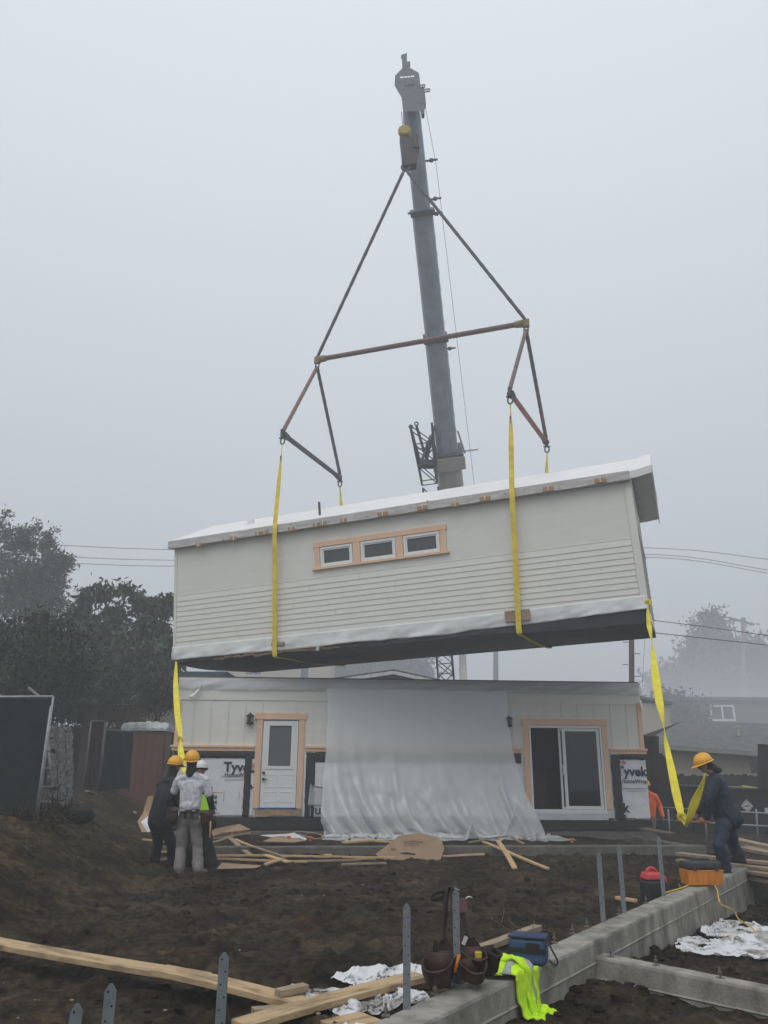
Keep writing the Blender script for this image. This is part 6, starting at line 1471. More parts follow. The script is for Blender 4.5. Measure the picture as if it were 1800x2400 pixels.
# ================================================================ fences, cabin and things on the bank
M_pipe = mat('pale_pipe', (.30, .31, .31), .5, var=.2, metal=.2)
M_screen = mat('green_screen_fabric', (.006, .016, .015), .8, var=.35, scale=3, bump=.2, bscale=5)
M_pipd = mat('dull_pipe', (.10, .10, .10), .6, var=.2)
def chain_panel(label, a0, a1, top, m_screen=M_screen, side=None, mesh_n=46, group=None, name='chain_link_fence', r=.022):
    """pipe-framed chain-link panel with privacy screen; a0,a1 feet, top = height"""
    t = thing(name, label, 'fence', a0, group=group); u = Vector((0, 0, top)); mb = MB()
    for p in (a0, a1): mb.tube([p - u * .05, p + u], r, 8)
    mb.tube([a0 + u, a1 + u], r, 8); mb.build('pipe_frame', M_pipe if mesh_n else M_pipd, t, smooth=True)
    n = (a1 - a0).cross(u).normalized(); n = n if n.y < 0 else -n; b = MB(); nx, nz = 14, 14; A = np.zeros((nz, nx, 3))
    for j in range(nz):
        for i in range(nx):
            p = a0 + (a1 - a0) * (.01 + .98 * i / (nx - 1)) + u * (.985 * j / (nz - 1)) - n * (.004 + .02 * math.sin(i * 1.3 + j * .7)) ; A[j, i] = p
    b.grid(A); b.build('privacy_screen', m_screen, t, smooth=True)
    if mesh_n:
        w = MB(); L = (a1 - a0).length; e = (a1 - a0) / L; sp = L / mesh_n
        for sg in (1, -1):
            k = -int(top / sp) - 1
            while k * sp < L + top:
                x0, z0, x1, z1 = k * sp, 0, k * sp + top, top
                if sg < 0: x0, x1 = L - x0, L - x1
                def cl(x, z): return x, z
                ta, tb = 0.0, 1.0; dx = x1 - x0
                for lim in (0, L):
                    tt = (lim - x0) / dx
                    if 0 < tt < 1:
                        inside = (x0 >= 0 and x0 <= L)
                        if inside: tb = min(tb, tt)
                        else: ta = max(ta, tt)
                if 0 <= x0 + dx * (ta + tb) / 2 <= L and tb > ta: w.tube([a0 + e * (x0 + dx * ta) + Vector((0, 0, top * ta)) + n * .02, a0 + e * (x0 + dx * tb) + Vector((0, 0, top * tb)) + n * .02], .0035, 4, caps=False)
                k += 1
        w.build('wire_mesh', mat('green_wire', (.035, .055, .05), .6), t)
    return t
f0, f1 = P(-160, 1935, 13.3), P(86, 1918, 13.3); f0.z = f1.z = min(f0.z, f1.z) - .02
ft = P(118, 1648, 13.3)
fr_ = chain_panel('green screened chain link fence panel at the left edge of the site', Vector((P(-160, 1700, 13.6).x, 13.6, .72)), Vector((P(104, 1790, 13.5).x, 13.5, .74)), 1.94)
# edge-on side panel with ladder-like ties
t = thing('fence_side_panel', 'fence panel seen edge on like a ladder beside the green screened panel', 'fence', P(110, 1905, 13.8))
mb = MB(); A0, A1, B0, B1 = P(84, 1918, 13.4), P(120, 1655, 13.5), P(127, 1890, 14.4), P(112, 1735, 14.4); mb.tube([A0, A1], .026, 8); mb.tube([B0, B1], .022, 8); mb.tube([A1, P(112, 1735, 14.4)], .02, 8)
for ya, yb in ((1716, 1716), (1736, 1738), (1758, 1762), (1773, 1773), (1800, 1802), (1844, 1844), (1878, 1879)):
    fa = (1918 - ya) / 263; mb.tube([P(84 + 36 * fa, ya, 13.42), P(min(128, 112 + (yb - 1735) * .1 + 4), yb, 14.3)], .012, 6)
mb.build('pipe_frame', M_pipe, t, smooth=True)
mb = MB()
for px, py in ((125, 1675), (124, 1760), (128, 1848)): mb = MB(); mb.cyl(P(px, py, 13.9), P(px + 3, py, 14.3), .035, 12); mb.build('coupler', M_dark, t)
def bark_slab():
    t = thing('corrugated_sheet_stack', 'rough grey weathered stack of corrugated sheets standing behind the fence', 'sheet stack', P(145, 1885, 15.2)); nx, nz = 40, 60; mb = MB()
    a, b, c, d = P(118, 1886, 15.0), P(168, 1892, 15.3), P(166, 1707, 15.3), P(117, 1702, 15.0); A = np.zeros((nz, nx, 3))
    for j in range(nz):
        for i in range(nx):
            s, q_ = i / (nx - 1), j / (nz - 1); p = (a * (1 - s) + b * s) * (1 - q_) + (d * (1 - s) + c * s) * q_
            r_ = float(fbm(np.array([s * 26]), np.array([q_ * 30]), 3, 7)[0]); p = p + Vector((0, -.03 * math.sin(s * 16) - .05 * r_, 0)); 
            if i in (0, nx - 1): p = p + Vector((.04 * r_, 0, 0))
            if j == nz - 1: p = p + Vector((0, 0, .05 * float(fbm(np.array([s * 12]), np.array([0.]), 2, 3)[0])))
            A[j, i] = p
    mb.grid(A); mb.build('sheet', mat('weathered_grey', (.07, .07, .07), .85, col2=(.26, .255, .245), scale=8, stretch=(4, 4, 1), detail=8), t, solid=.10)
bark_slab()
# brown site cabin (portable toilet)
pt = P(333, 1866, 26.0); PT = thing('portable_toilet', 'brown portable toilet with ribbed white domed roof beside the trees', 'portable toilet', Vector((pt.x, 26.0, pt.z - .35)), (0, 0, .10)); hz = P(320, 1714, 26).z - (pt.z - .35)
M_pt = mat('brown_plastic_wall', (.135, .055, .035), .6, var=.08)
mb = MB(); w = .62; mb.box2((-w, -w, .0), (w, w, hz))
for k in range(5): mb.box2((-w - .012, -w + .12 + k * .22, .15), (-w + .004, -w + .24 + k * .22, hz - .15)); mb.box2((-w + .12 + k * .22, -w - .012, .15), (-w + .24 + k * .22, -w + .004, hz - .15))
mb.build('cabin_wall', M_pt, PT, local=True, bevel=.01)
mb = MB(); mb.box2((w - .004, -w + .08, .1), (w + .03, w - .08, hz - .06)); dd = mb.build('door', mat('brown_plastic_door', (.11, .055, .04), .6, var=.08), PT, local=True, bevel=.008)
mb = MB(); mb.box2((w + .03, -.40, hz * .48), (w + .06, -.34, hz * .58)); mb.build('handle', M_dark, dd, local=True)
mb = MB(); nx, ny = 25, 21; A = np.zeros((ny, nx, 3)); xs = np.linspace(-.70, .70, nx); ys = np.linspace(-.70, .70, ny); XX, YY = np.meshgrid(xs, ys)
A[..., 0] = XX; A[..., 1] = YY; A[..., 2] = hz + .03 + .27 * np.sqrt(np.clip(1 - (YY / .705) ** 2, 0, 1)) * (1 - .25 * (XX / .7) ** 2) + .022 * np.cos(XX * 24)
mb.grid(A); mb.box2((-.7, -.7, hz + .0), (.7, .7, hz + .06)); mb.poly([(.70, y, hz + .05 + .20 * math.sqrt(max(0, 1 - (y / .705) ** 2))) for y in np.linspace(-.7, .7, 17)], (-.02, 0, 0)); mb.poly([(-.70, y, hz + .05 + .20 * math.sqrt(max(0, 1 - (y / .705) ** 2))) for y in np.linspace(-.7, .7, 17)], (.02, 0, 0))
mb.build('roof', mat('pale_plastic_roof', (.42, .44, .44), .5), PT, local=True, smooth=False)
def pipes(label, pts, r=.022, m=M_pipe, name='fence_pipe', cat='pipe', loc=None):
    mb = MB(); mb.tube(pts, r, 8); return props(mb.build(name, m, None, smooth=True, loc=pts[0]), label, cat)
def stand(px, pt_, pb, Y): return [P(px, pb, Y), P(px + 2, pt_, Y)]
chain_panel('dark green fence panel just left of the brown portable toilet', Vector((P(232, 1850, 21.5).x, 21.5, P(232, 1852, 21.5).z)), Vector((P(300, 1860, 23.0).x, 23.0, P(232, 1852, 21.5).z)), P(240, 1705, 21.5).z - P(232, 1852, 21.5).z - .05, mesh_n=0)
chain_panel('narrow dark screened fence gate behind the weathered sheet stack', Vector((P(196, 1845, 21.0).x, 21.0, P(196, 1845, 21.0).z)), Vector((P(230, 1845, 21.2).x, 21.2, P(196, 1845, 21.0).z)), P(208, 1690, 21.0).z - P(196, 1845, 21.0).z, m_screen=mat('brown_screen', (.022, .015, .012), .8, var=.3), mesh_n=0)
def board_fence(label, a, b, h, m, n, gap=.001, th=.03, rag=.04, cap=None):
    t = thing('wooden_fence', label, 'fence', a); mb = MB(); e = (b - a); w = e.length / n; eu = e.normalized(); nn = Vector((-eu.y, eu.x, 0))
    for i in range(n):
        c = a + eu * (w * (i + .5)); hh = h + rag * (RNG.random() - .5); x = eu * (w / 2 - gap)
        pr = [c - x, c + x, c + x + Vector((0, 0, hh - .05)), c + x * .55 + Vector((0, 0, hh)), c - x * .55 + Vector((0, 0, hh)), c - x + Vector((0, 0, hh - .05))]; mb.poly(pr, nn * th)
    mb.build('board_panel', m, t); mb = MB(); mb.bar(a + Vector((0, 0, h * .3)) + nn * .05, b + Vector((0, 0, h * .3)) + nn * .05, .04, .09); mb.bar(a + Vector((0, 0, h * .8)) + nn * .05, b + Vector((0, 0, h * .8)) + nn * .05, .04, .09); mb.build('rail', m, t)
    return t
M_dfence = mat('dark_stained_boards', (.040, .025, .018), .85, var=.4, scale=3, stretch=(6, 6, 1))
z_ = .62
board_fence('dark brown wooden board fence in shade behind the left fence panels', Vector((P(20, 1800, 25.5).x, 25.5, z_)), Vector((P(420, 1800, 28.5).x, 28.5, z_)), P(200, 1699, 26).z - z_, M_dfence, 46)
t = thing('lattice_fence', 'diamond lattice fence topping between the trees above the brown toilet', 'fence', P(300, 1690, 25))
mb = MB(); la, lb_ = P(180, 1692, 25.0), P(342, 1690, 25.2); lh = P(300, 1655, 25).z - P(300, 1692, 25).z; L = (lb_ - la).length; e = (lb_ - la) / L; n = 30
for s in (1, -1):
    for k in range(n):
        x0 = L * k / n; x1 = min(L, max(0, x0 + s * lh)); hh = abs(x1 - x0); p = la + e * x0; q_ = la + e * x1 + Vector((0, 0, hh)); mb.bar(p + Vector((0, .01 * s, 0)), q_ + Vector((0, .01 * s, 0)), .035, .008, Vector((0, 1, 0)))
mb.bar(la, lb_, .05, .05); mb.bar(la + Vector((0, 0, lh)), lb_ + Vector((0, 0, lh)), .05, .05); mb.build('lattice', mat('brown_lattice', (.04, .028, .02), .8), t)
mb = MB(); p = P(211, 1690, 24.9); mb.box(p + Vector((0, 0, -.8)), (.32, .3, 2.4)); mb.lathe([(.17, .40), (.2, .45), (.2, .52), (.12, .60), (0, .63)], 12, p); props(mb.build('fence_post', mat('dull_post', (.055, .042, .036), .8), None, loc=p, bevel=.01), 'thick dull wooden post with rounded cap beside the lattice', 'post')
t = thing('debris_heap', 'low dark bundle of netting lying on the bank by the sheet stack', 'bundle', P(175, 1910, 14.8)); mb = MB()
for k in range(10): mb.ell(P(150 + 5.4 * k, 1908 + 4 * math.sin(k * 1.7), 14.6 + .1 * (k % 3)), (.14 + .04 * (k % 3), .22, .12 + .03 * (k % 2)))
blob('bundle', mb, mat('dark_netting', (.014, .013, .012), .9, var=.5, scale=14, bump=.4, bscale=20), t, .02, 2, .05, .08)
pipes('slim grey pole leaning out of the dark trees over the fence corner', [P(118, 1655, 14.5), P(68, 1613, 16)], .03, mat('grey_pole', (.12, .12, .11), .7), 'leaning_pole', 'pole')

# ================================================================ trees
def leaf_mat(name, c, var=.35, sc=1.3):
    return mat(name, c, .55, var=var, scale=sc, detail=3, spec=.25)
def rand_frames(n, droop=0.0):
    d = RNG.normal(size=(n, 3)); d[:, 2] -= droop; d /= np.linalg.norm(d, axis=1, keepdims=True)
    a = RNG.normal(size=(n, 3)); a -= (a * d).sum(1, keepdims=True) * d; a /= np.linalg.norm(a, axis=1, keepdims=True); return d, a
def leaf_mesh(name, C, d, a, L, W, m):
    n = len(C); L = np.asarray(L).reshape(-1, 1) * np.ones((n, 1)); W = np.asarray(W).reshape(-1, 1) * np.ones((n, 1))
    nn = np.cross(d, a)
    V = np.stack([C, C + d * L * .4 + a * W * .5 + nn * W * .12, C + d * L, C + d * L * .4 - a * W * .5 + nn * W * .12], 1).reshape(-1, 3)
    me = bpy.data.meshes.new(name); me.vertices.add(4 * n); me.vertices.foreach_set('co', V.reshape(-1).astype(np.float32))
    me.loops.add(4 * n); me.loops.foreach_set('vertex_index', np.arange(4 * n, dtype=np.int32)); me.polygons.add(n); me.polygons.foreach_set('loop_start', np.arange(n) * 4); me.update(calc_edges=True); me.materials.append(m); return me
def tree(label, base, blobs, nclump, per, L, W, m, trunk_r=.16, spread=.32, compound=False, name='tree', group=None, cat='tree', droop=.25, limbs=10):
    """blobs: (centre, radii) ellipsoids the crown fills; leaves in clumps on limb tips through their volume"""
    t = thing(name, label, cat, base, group=group); tips = []; wts = np.array([b[1][0] * b[1][1] * b[1][2] for b in blobs]) ** .48; wts /= wts.sum()
    for b, k in zip(blobs, RNG.multinomial(nclump, wts)):
        for _ in range(k):
            v = RNG.normal(size=3); v /= np.linalg.norm(v); r_ = (.25 + .75 * RNG.random() ** .55) * (.82 + .36 * RNG.random()); tips.append(np.array(b[0]) + v * r_ * np.array(b[1]))
    tips = np.array(tips); C, D, A_, Ls = [], [], [], []
    for p in tips:
        s = spread * (.5 + RNG.random())
        if compound:                                        # drooping pinnate fronds
            for _ in range(per // 9):
                az = RNG.random() * 2 * PI; out = np.array([math.cos(az), math.sin(az), 0]); Lr = s * (.9 + .6 * RNG.random())
                for k in range(9):
                    q_ = (k + 1) / 9; c = p + out * Lr * q_ + np.array([0, 0, Lr * (.35 * q_ - .75 * q_ * q_)]); sd_ = np.array([-out[1], out[0], 0]) * (1 if k % 2 else -1)
                    dd_ = sd_ * .75 + out * .45 + np.array([0, 0, -.55]); C.append(c); D.append(dd_ / np.linalg.norm(dd_)); aa = out - dd_ * (out @ dd_) / (dd_ @ dd_); A_.append(aa / np.linalg.norm(aa)); Ls.append(L * (.8 + .4 * RNG.random()))
        else:
            n = int(per * (.6 + .8 * RNG.random())); c = p + RNG.normal(size=(n, 3)) * s * .5; d, a = rand_frames(n, droop); C += list(c); D += list(d); A_ += list(a); Ls += list(L * (.7 + .6 * RNG.random(n)))
    me = leaf_mesh('crown', np.array(C), np.array(D), np.array(A_), np.array(Ls), np.array(Ls) * (W / L), m); me.transform(WM[t].inverted()); link_mesh('crown', me, t)
    mb = MB(); base = Vector(base); top = Vector(blobs[0][0]); tp = spline([base - Vector((0, 0, .2)), base + (top - base) * .4 + Vector((.1, 0, 0)), top], 6); k = len(tp); mb.tube(tp, [trunk_r * (1 - .75 * i / (k - 1)) for i in range(k)], 8)
    for i in range(min(limbs, len(tips))):
        e = Vector(tips[RNG.integers(len(tips))]); s0 = tp[int(k * (.3 + .6 * RNG.random()) * .99)]; mid = s0 + (e - s0) * .5 + Vector((0, 0, .15)); mb.tube(spline([s0, mid, e], 4), [trunk_r * .35 * (1 - .85 * j / 8) for j in range(9)], 5)
    mb.build('trunk', mat('bark', (.045, .036, .028), .9, var=.3, scale=9), t); return t
def B(px, py, Y, rx, ry_px, rd=None):
    """crown ellipsoid from its picture centre and half sizes"""
    c = P(px, py, Y); k = Y / ray(px, py).y; return (tuple(c), (rx * k, (rd if rd else rx * k), ry_px * k))
LF2B = leaf_mat('broad_leaf', (.040, .066, .030)); LF1 = leaf_mat('dark_leaf', (.052, .082, .044)); LF2 = leaf_mat('deep_leaf', (.028, .046, .020)); LF3 = leaf_mat('olive_leaf', (.028, .040, .018))
TG = 'trees behind the left fences'
tree('tall airy evergreen tree with upright spires at the far left', P(60, 1800, 44), [B(70, 1370, 44, 70, 62), B(10, 1225, 44, 13, 40), B(30, 1265, 44, 22, 40), B(62, 1255, 44, 14, 52), B(78, 1265, 44, 14, 46), B(112, 1275, 44, 16, 45), B(150, 1340, 44, 18, 48), B(120, 1330, 44, 38, 50), B(-10, 1330, 44, 45, 110), B(55, 1345, 44, 60, 40), B(70, 1440, 44, 95, 50), B(20, 1400, 44, 60, 50), B(120, 1410, 44, 45, 45)], 430, 38, .24, .10, LF1, .2, .34, group=TG, droop=-.1)
tree('broad tree with big drooping leaves beside the hanging module', P(290, 1800, 33), [B(250, 1560, 33, 60, 60, 1.2), B(365, 1545, 33, 45, 50, 1.2), B(310, 1530, 33, 60, 45, 1.2), B(205, 1398, 33, 15, 9, .4), B(245, 1386, 33, 17, 11, .4), B(302, 1384, 33, 16, 11, .4), B(330, 1414, 33, 14, 12, .4), B(365, 1422, 33, 15, 11, .4), B(395, 1420, 33, 13, 12, .4), B(265, 1440, 33, 24, 18), B(345, 1470, 33, 32, 20), B(190, 1450, 33, 22, 26), B(235, 1480, 33, 45, 28), B(380, 1500, 33, 20, 30)], 420, 40, .31, .12, LF2B, .16, .31, group=TG, droop=.9)
tree('dense dark tree filling the left edge above the green fence', P(60, 1800, 24), [B(50, 1580, 24, 120, 100, 1.6), B(150, 1560, 24, 75, 90), B(-20, 1520, 24, 60, 80), B(95, 1490, 24, 60, 50)], 330, 44, .17, .075, LF2, .18, .36, group=TG)
tree('shadowy low tree between the left trees and the lattice', P(235, 1800, 29.5), [B(240, 1600, 29.5, 80, 70, 1.4), B(175, 1620, 29.5, 60, 60)], 200, 44, .18, .08, LF2, .15, .34, group=TG)
tree('small round bushy tree above the portable toilet roof', P(362, 1760, 27.8), [B(362, 1640, 27.8, 44, 42), B(345, 1610, 27.8, 25, 25), B(392, 1620, 27.8, 22, 34)], 130, 42, .12, .05, LF3, .07, .20, name='bush', cat='bush', group=None)
tree('leafy shrub mass low behind the dark board fence at left', P(150, 1800, 29), [B(100, 1640, 29, 120, 60, 1.2), B(205, 1640, 29, 40, 45, 1.2)], 200, 40, .18, .08, LF2, .1, .36, name='bush', cat='bush')
tree('dry grass tuft and weeds at the foot of the green fence', P(60, 1935, 13.0), [(tuple(P(40, 1925, 13.0) + Vector((0, 0, .02))), (.9, .25, .10)), (tuple(P(120, 1915, 13.9)), (.35, .2, .22))], 60, 30, .12, .02, leaf_mat('dry_weed', (.045, .036, .022)), .01, .14, name='weeds', cat='weeds', limbs=0, droop=-1.2)
# hazy trees far behind
LFH = leaf_mat('far_leaf', (.030, .040, .030), sc=.4)
FG = 'trees standing in the fog behind the houses'
tree('hazy tree behind the gable roof, left of the crane', P(900, 1650, 150), [B(890, 1560, 150, 60, 55, 3), B(820, 1580, 150, 45, 40, 3), B(960, 1585, 150, 45, 40, 3)], 240, 40, 1.2, .6, LFH, .4, 2.0, group=FG)
tree('faint tall tree nearly lost in fog at the far right', P(1690, 1700, 440), [B(1672, 1500, 440, 45, 70, 8), B(1640, 1545, 440, 55, 60, 8), B(1745, 1570, 440, 55, 70, 8)], 300, 40, 2.4, 1.2, LFH, 1, 5.0, group=FG)
tree('grey tree mass in fog behind the right hand houses', P(1640, 1750, 330), [B(1590, 1640, 330, 85, 75, 9), B(1690, 1620, 330, 85, 75, 9), B(1790, 1600, 330, 70, 110, 9)], 420, 40, 2.3, 1.2, LFH, .8, 5.0, group=FG)
tree('hazy shrub beside the pale wall house at right', P(1600, 1780, 120), [B(1610, 1690, 120, 50, 45, 2), B(1570, 1680, 120, 30, 60, 2)], 190, 40, .7, .35, LFH, .2, 1.4, name='bush', cat='bush')

# ================================================================ neighbouring houses
def house_box(label, x0, x1, y0, y1, z0, z1, m, loc=None):
    t = thing('house', label, 'house', Vector(((x0 + x1) / 2, y0, z0))); mb = MB(); mb.box2((x0, y0, z0), (x1, y1, z1)); mb.build('wall', m, t); return t
def win(parent, x0, x1, z0, z1, y, fm=M_white, mull=1, bar=.07):
    mb = MB(); 
    for a, b, c, d in ((x0, x1, z0, z0 + bar), (x0, x1, z1 - bar, z1), (x0, x0 + bar, z0 + bar, z1 - bar), (x1 - bar, x1, z0 + bar, z1 - bar)): mb.box2((a, y - .05, c), (b, y + .02, d))
    for k in range(mull): xm = x0 + (x1 - x0) * (k + 1) / (mull + 1); mb.box2((xm - bar / 2, y - .045, z0 + bar), (xm + bar / 2, y + .02, z1 - bar))
    f = mb.build('window', fm, parent); mb = MB(); mb.box2((x0 + bar * .5, y - .02, z0 + bar * .5), (x1 - bar * .5, y - .012, z1 - bar * .5)); mb.build('pane', mat('far_glass', (.035, .04, .045), .15, spec=.6), f)
def px_z(x, y, Y): return P(x, y, Y).z
def px_x(x, y, Y): return P(x, y, Y).x
Mb1 = mat('beige_stucco', (.42, .36, .29), .85, var=.05); Mb2 = mat('grey_beige_stucco', (.33, .31, .28), .85, var=.05); Mroof = mat('grey_shingle', (.11, .115, .115), .9, var=.3, scale=3); Mteal = mat('teal_metal_roof', (.03, .10, .13), .6)
Y = 110.0; h1 = house_box('pale two storey house with two dark windows far behind, left of the crane', px_x(505, 1560, Y), px_x(775, 1560, Y), Y, Y + 9, 0, px_z(600, 1505, Y), Mb1)
win(h1, px_x(575, 1570, Y), px_x(613, 1570, Y), px_z(590, 1583, Y), px_z(590, 1566, Y), Y); win(h1, px_x(703, 1570, Y), px_x(725, 1570, Y), px_z(700, 1595, Y), px_z(700, 1562, Y), Y, mull=0)
mb = MB(); mb.box2((px_x(495, 1560, Y), Y - .5, px_z(600, 1505, Y)), (px_x(785, 1560, Y), Y + 9.5, px_z(600, 1500, Y))); mb.build('roof', Mroof, h1)
Y = 36.0; h2 = house_box('low house with a flat teal roof edge behind the module\'s left end', px_x(262, 1580, Y), px_x(530, 1580, Y), Y, Y + 6, 0, px_z(450, 1590, Y), Mb1)
mb = MB(); za, zb_ = px_z(450, 1591, Y), px_z(450, 1577, Y); x0, x1 = px_x(255, 1580, Y), px_x(520, 1580, Y); mb.poly([(x0, Y - .6, za), (x1, Y - .6, za), (x1 + .35, Y - .6, zb_), (x0, Y - .6, zb_)], (0, 7, 0)); mb.build('roof', Mteal, h2)
Y = 33.0; h3 = thing('house', 'grey house with a wide white edged gable left of the crane', 'house', P(922, 1600, Y)); pk, e0, e1 = P(922, 1579, Y), P(770, 1601, Y), P(1075, 1612, Y); mb = MB(); mb.poly([(e0.x, Y, 0), (e1.x, Y, 0), (e1.x, Y, e1.z), (pk.x, Y, pk.z), (e0.x, Y, e0.z)], (0, 9, 0)); mb.build('wall', mat('grey_gable', (.17, .175, .18), .8), h3)
mb = MB(); u = Vector((0, 0, .04))
for a in (e0, e1):
    o_ = (a - pk) * .03; mb.bar(pk + Vector((0, -.25, .03)), a + o_ + Vector((0, -.25, .03)), .16, .10, Vector((0, -1, 0)))
mb.build('barge_board', mat('white_barge', (.55, .55, .55), .6), h3); mb = MB()
for a in (e0, e1):
    q_ = a + (a - pk) * .03; mb.add([pk + Vector((0, -.3, .12)), q_ + Vector((0, -.3, .12)), q_ + Vector((0, 9.3, .12)), pk + Vector((0, 9.3, .12))], [(0, 1, 2, 3)])
mb.build('roof', Mroof, h3, solid=.06)
Y = 60.0; h4 = house_box('house with a plain pale end wall just right of the lower house', px_x(1470, 1650, Y), px_x(1567, 1650, Y), Y, Y + 8, -.3, px_z(1530, 1648, Y), Mb1)
mb = MB(); a, b = P(1462, 1630, Y), P(1572, 1652, Y); mb.poly([(a.x, Y - .3, a.z), (b.x, Y - .3, b.z), (b.x, Y - .3, b.z + .2), (a.x, Y - .3, a.z + .2)], (0, 8.6, 0)); mb.build('roof', Mroof, h4)
Y = 38.0; h5 = house_box('low house with wide grey shingle roof and beige wall behind the black container', px_x(1568, 1790, Y), 24, Y, Y + 7, -.3, px_z(1650, 1752, Y), Mb1)
mb = MB(); ea, eb = P(1500, 1742, Y - .8), P(1900, 1772, Y - .8); ra, rb = P(1600, 1690, Y + 5), P(2000, 1702, Y + 5); sh_ = [ea, eb, rb, ra]; nrm_ = Vector((0, 0, -.14)); mb.poly(sh_, nrm_); mb.add([ra, rb, Vector((rb.x + 1, Y + 9, eb.z)), Vector((ra.x - 3, Y + 9, ea.z))], [(0, 1, 2, 3)]); mb.build('roof', Mroof, h5)
mb = MB(); mb.bar(ea + Vector((0, -.06, -.1)), eb + Vector((0, -.06, -.1)), .05, .16); mb.build('gutter', mat('pale_gutter', (.22, .22, .21), .6), h5); win(h5, px_x(1757, 1780, Y), px_x(1790, 1780, Y), px_z(1770, 1812, Y), px_z(1770, 1778, Y), Y, mat('brown_frame', (.1, .08, .06), .7), 0)
mb = MB(); q_ = P(1730, 1710, Y + 1.5); mb.cyl(q_ - Vector((0, 0, .3)), q_ + Vector((0, 0, .1)), .07, 10); mb.cyl(q_ + Vector((0, 0, .1)), q_ + Vector((0, 0, .2)), .13, 10); mb.build('roof_vent', M_cranew, h5)
Y = 130.0; h6 = house_box('upper grey house with a white framed window in fog at right', px_x(1600, 1660, Y), px_x(1860, 1660, Y), Y, Y + 8, 0, px_z(1700, 1640, Y), mat('dull_green_wall', (.13, .14, .125), .85))
win(h6, px_x(1664, 1670, Y), px_x(1722, 1670, Y), px_z(1690, 1690, Y), px_z(1690, 1652, Y), Y, M_white, 1, .3); mb = MB(); mb.box2((px_x(1590, 1660, Y), Y - .6, px_z(1700, 1641, Y)), (px_x(1880, 1660, Y), Y + 8.5, px_z(1700, 1634, Y))); mb.build('roof', Mroof, h6)
# wooden fence and dark posts on the right
Yf = 29.0; board_fence('dark scalloped wooden fence in front of the beige wall at right', Vector((px_x(1560, 1815, Yf), Yf, -.3)), Vector((24, Yf + 1, -.3)), px_z(1700, 1817, Yf) + .3, mat('fog_dark_boards', (.030, .024, .020), .9, var=.3), 62, rag=.10)
mp = mat('dark_post', (.020, .018, .017), .85)
for lb, px, w, yt, yb, Yp in (('dark square post right beside the lower house corner', 1511, .30, 1725, 1860, 24.6), ('second dark square post a little right of the house corner', 1533, .22, 1725, 1850, 24.6), ('dark square post at the right edge above the container', 1792, .30, 1745, 1850, 25.2)):
    a, b = P(px, yb, Yp), P(px, yt, Yp); mb = MB(); mb.bar(a, b, w, w, Vector((0, 1, 0))); props(mb.build('fence_post', mp, None, loc=a, bevel=.01), lb, 'post', 'dark posts behind the black container')
mb = MB(); a, b = P(1500, 1775, 24.7), P(1560, 1850, 24.9); mb.poly([P(1508, 1850, 24.8), P(1508, 1762, 24.8), P(1552, 1766, 24.8), P(1570, 1790, 24.8), P(1575, 1850, 24.8)], (0, .1, 0)); props(mb.build('wooden_fence', mat('dark_brown_panel', (.032, .024, .020), .85, var=.3), None, loc=a), 'dark brown fence panel between the two posts by the house corner', 'fence')
# black container with placard, railing in front
CYc = 25.5; ct_ = thing('steel_container', 'long black steel container with a white diamond placard behind the pipe railing', 'container', Vector((12, CYc, -.5)))
zt0, zt1 = px_z(1550, 1838, CYc), px_z(1790, 1858, CYc); x0, x1 = px_x(1500, 1850, CYc), 20.0; mb = MB(); zb_ = -.5
mb.poly([(x0, CYc, zb_), (x1, CYc, zb_), (x1, CYc, zt1 - .25), (x0, CYc, zt0)], (0, 2.4, 0)); x = x0 + .4
M_cont = mat('black_container_paint', (.012, .012, .013), .6, var=.35, scale=2)
while x < x1: mb.box2((x, CYc - .05, zb_), (x + .12, CYc - .001, -.05)); x += 1.1
mb.build('container_wall', M_cont, ct_); mb = MB(); mb.bar((x0, CYc - .02, zt0 + .02), (x1, CYc - .02, zt1 - .23), .14, .05); mb.build('top_rail', mat('dusty_rail', (.10, .095, .09), .8), ct_, bevel=.01)
q_ = P(1751, 1889, CYc - .06); R45 = Matrix.Rotation(PI / 4, 3, 'Y'); mb = MB(); mb.box(q_, (.27, .012, .27), R45); pl_ = mb.build('placard', mat('placard_white', (.50, .50, .50), .6, var=.15, scale=8), ct_); mb = MB()
for k in range(4): mb.box(q_ + Vector((-.06 + .04 * k, -.009, .0)), (.026, .003, .045))
for a in range(4): mb.box(q_ + R45 @ Vector((.115 * math.cos(a * PI / 2), 0, .115 * math.sin(a * PI / 2))) + Vector((0, -.009, 0)), (.008 if a % 2 == 0 else .23, .003, .23 if a % 2 == 0 else .008), R45)
mb.build('placard_print', M_ink, pl_)
mb = MB(); mb.box(P(1797, 1899, CYc - .05), (.12, .012, .14)); mb.build('small_sign', mat('placard_white', (.5, .5, .5), .6), ct_)
mb = MB(); mb.box(P(1726, 1849, CYc + .4), (.4, .3, .14)); mb.cyl(P(1740, 1845, CYc + .2), P(1782, 1851, CYc + .2), .06, 8); props(mb.build('yellow_bundle', mat('dull_yellow', (.35, .30, .06), .7), None, loc=P(1755, 1850, CYc)), 'small yellow bundle lying on the rim of the black container', 'bundle')
rl = thing('pipe_railing', 'slim grey pipe railing in front of the black container', 'railing', P(1700, 1960, 22.5)); mb = MB(); Yr = 22.8
mb.tube([P(1530, 1891, Yr + 1.5), P(1650, 1898, Yr + .6), P(1810, 1907, Yr - .5)], .022, 6); mb.tube([P(1530, 1920, Yr + 1.5), P(1650, 1928, Yr + .6), P(1810, 1937, Yr - .5)], .022, 6)
for px in (1566, 1652, 1772): mb.tube([P(px, 1896, Yr), P(px + 5, 1975, Yr)], .024, 6)
mb.build('pipe', M_pipe, rl, smooth=True)
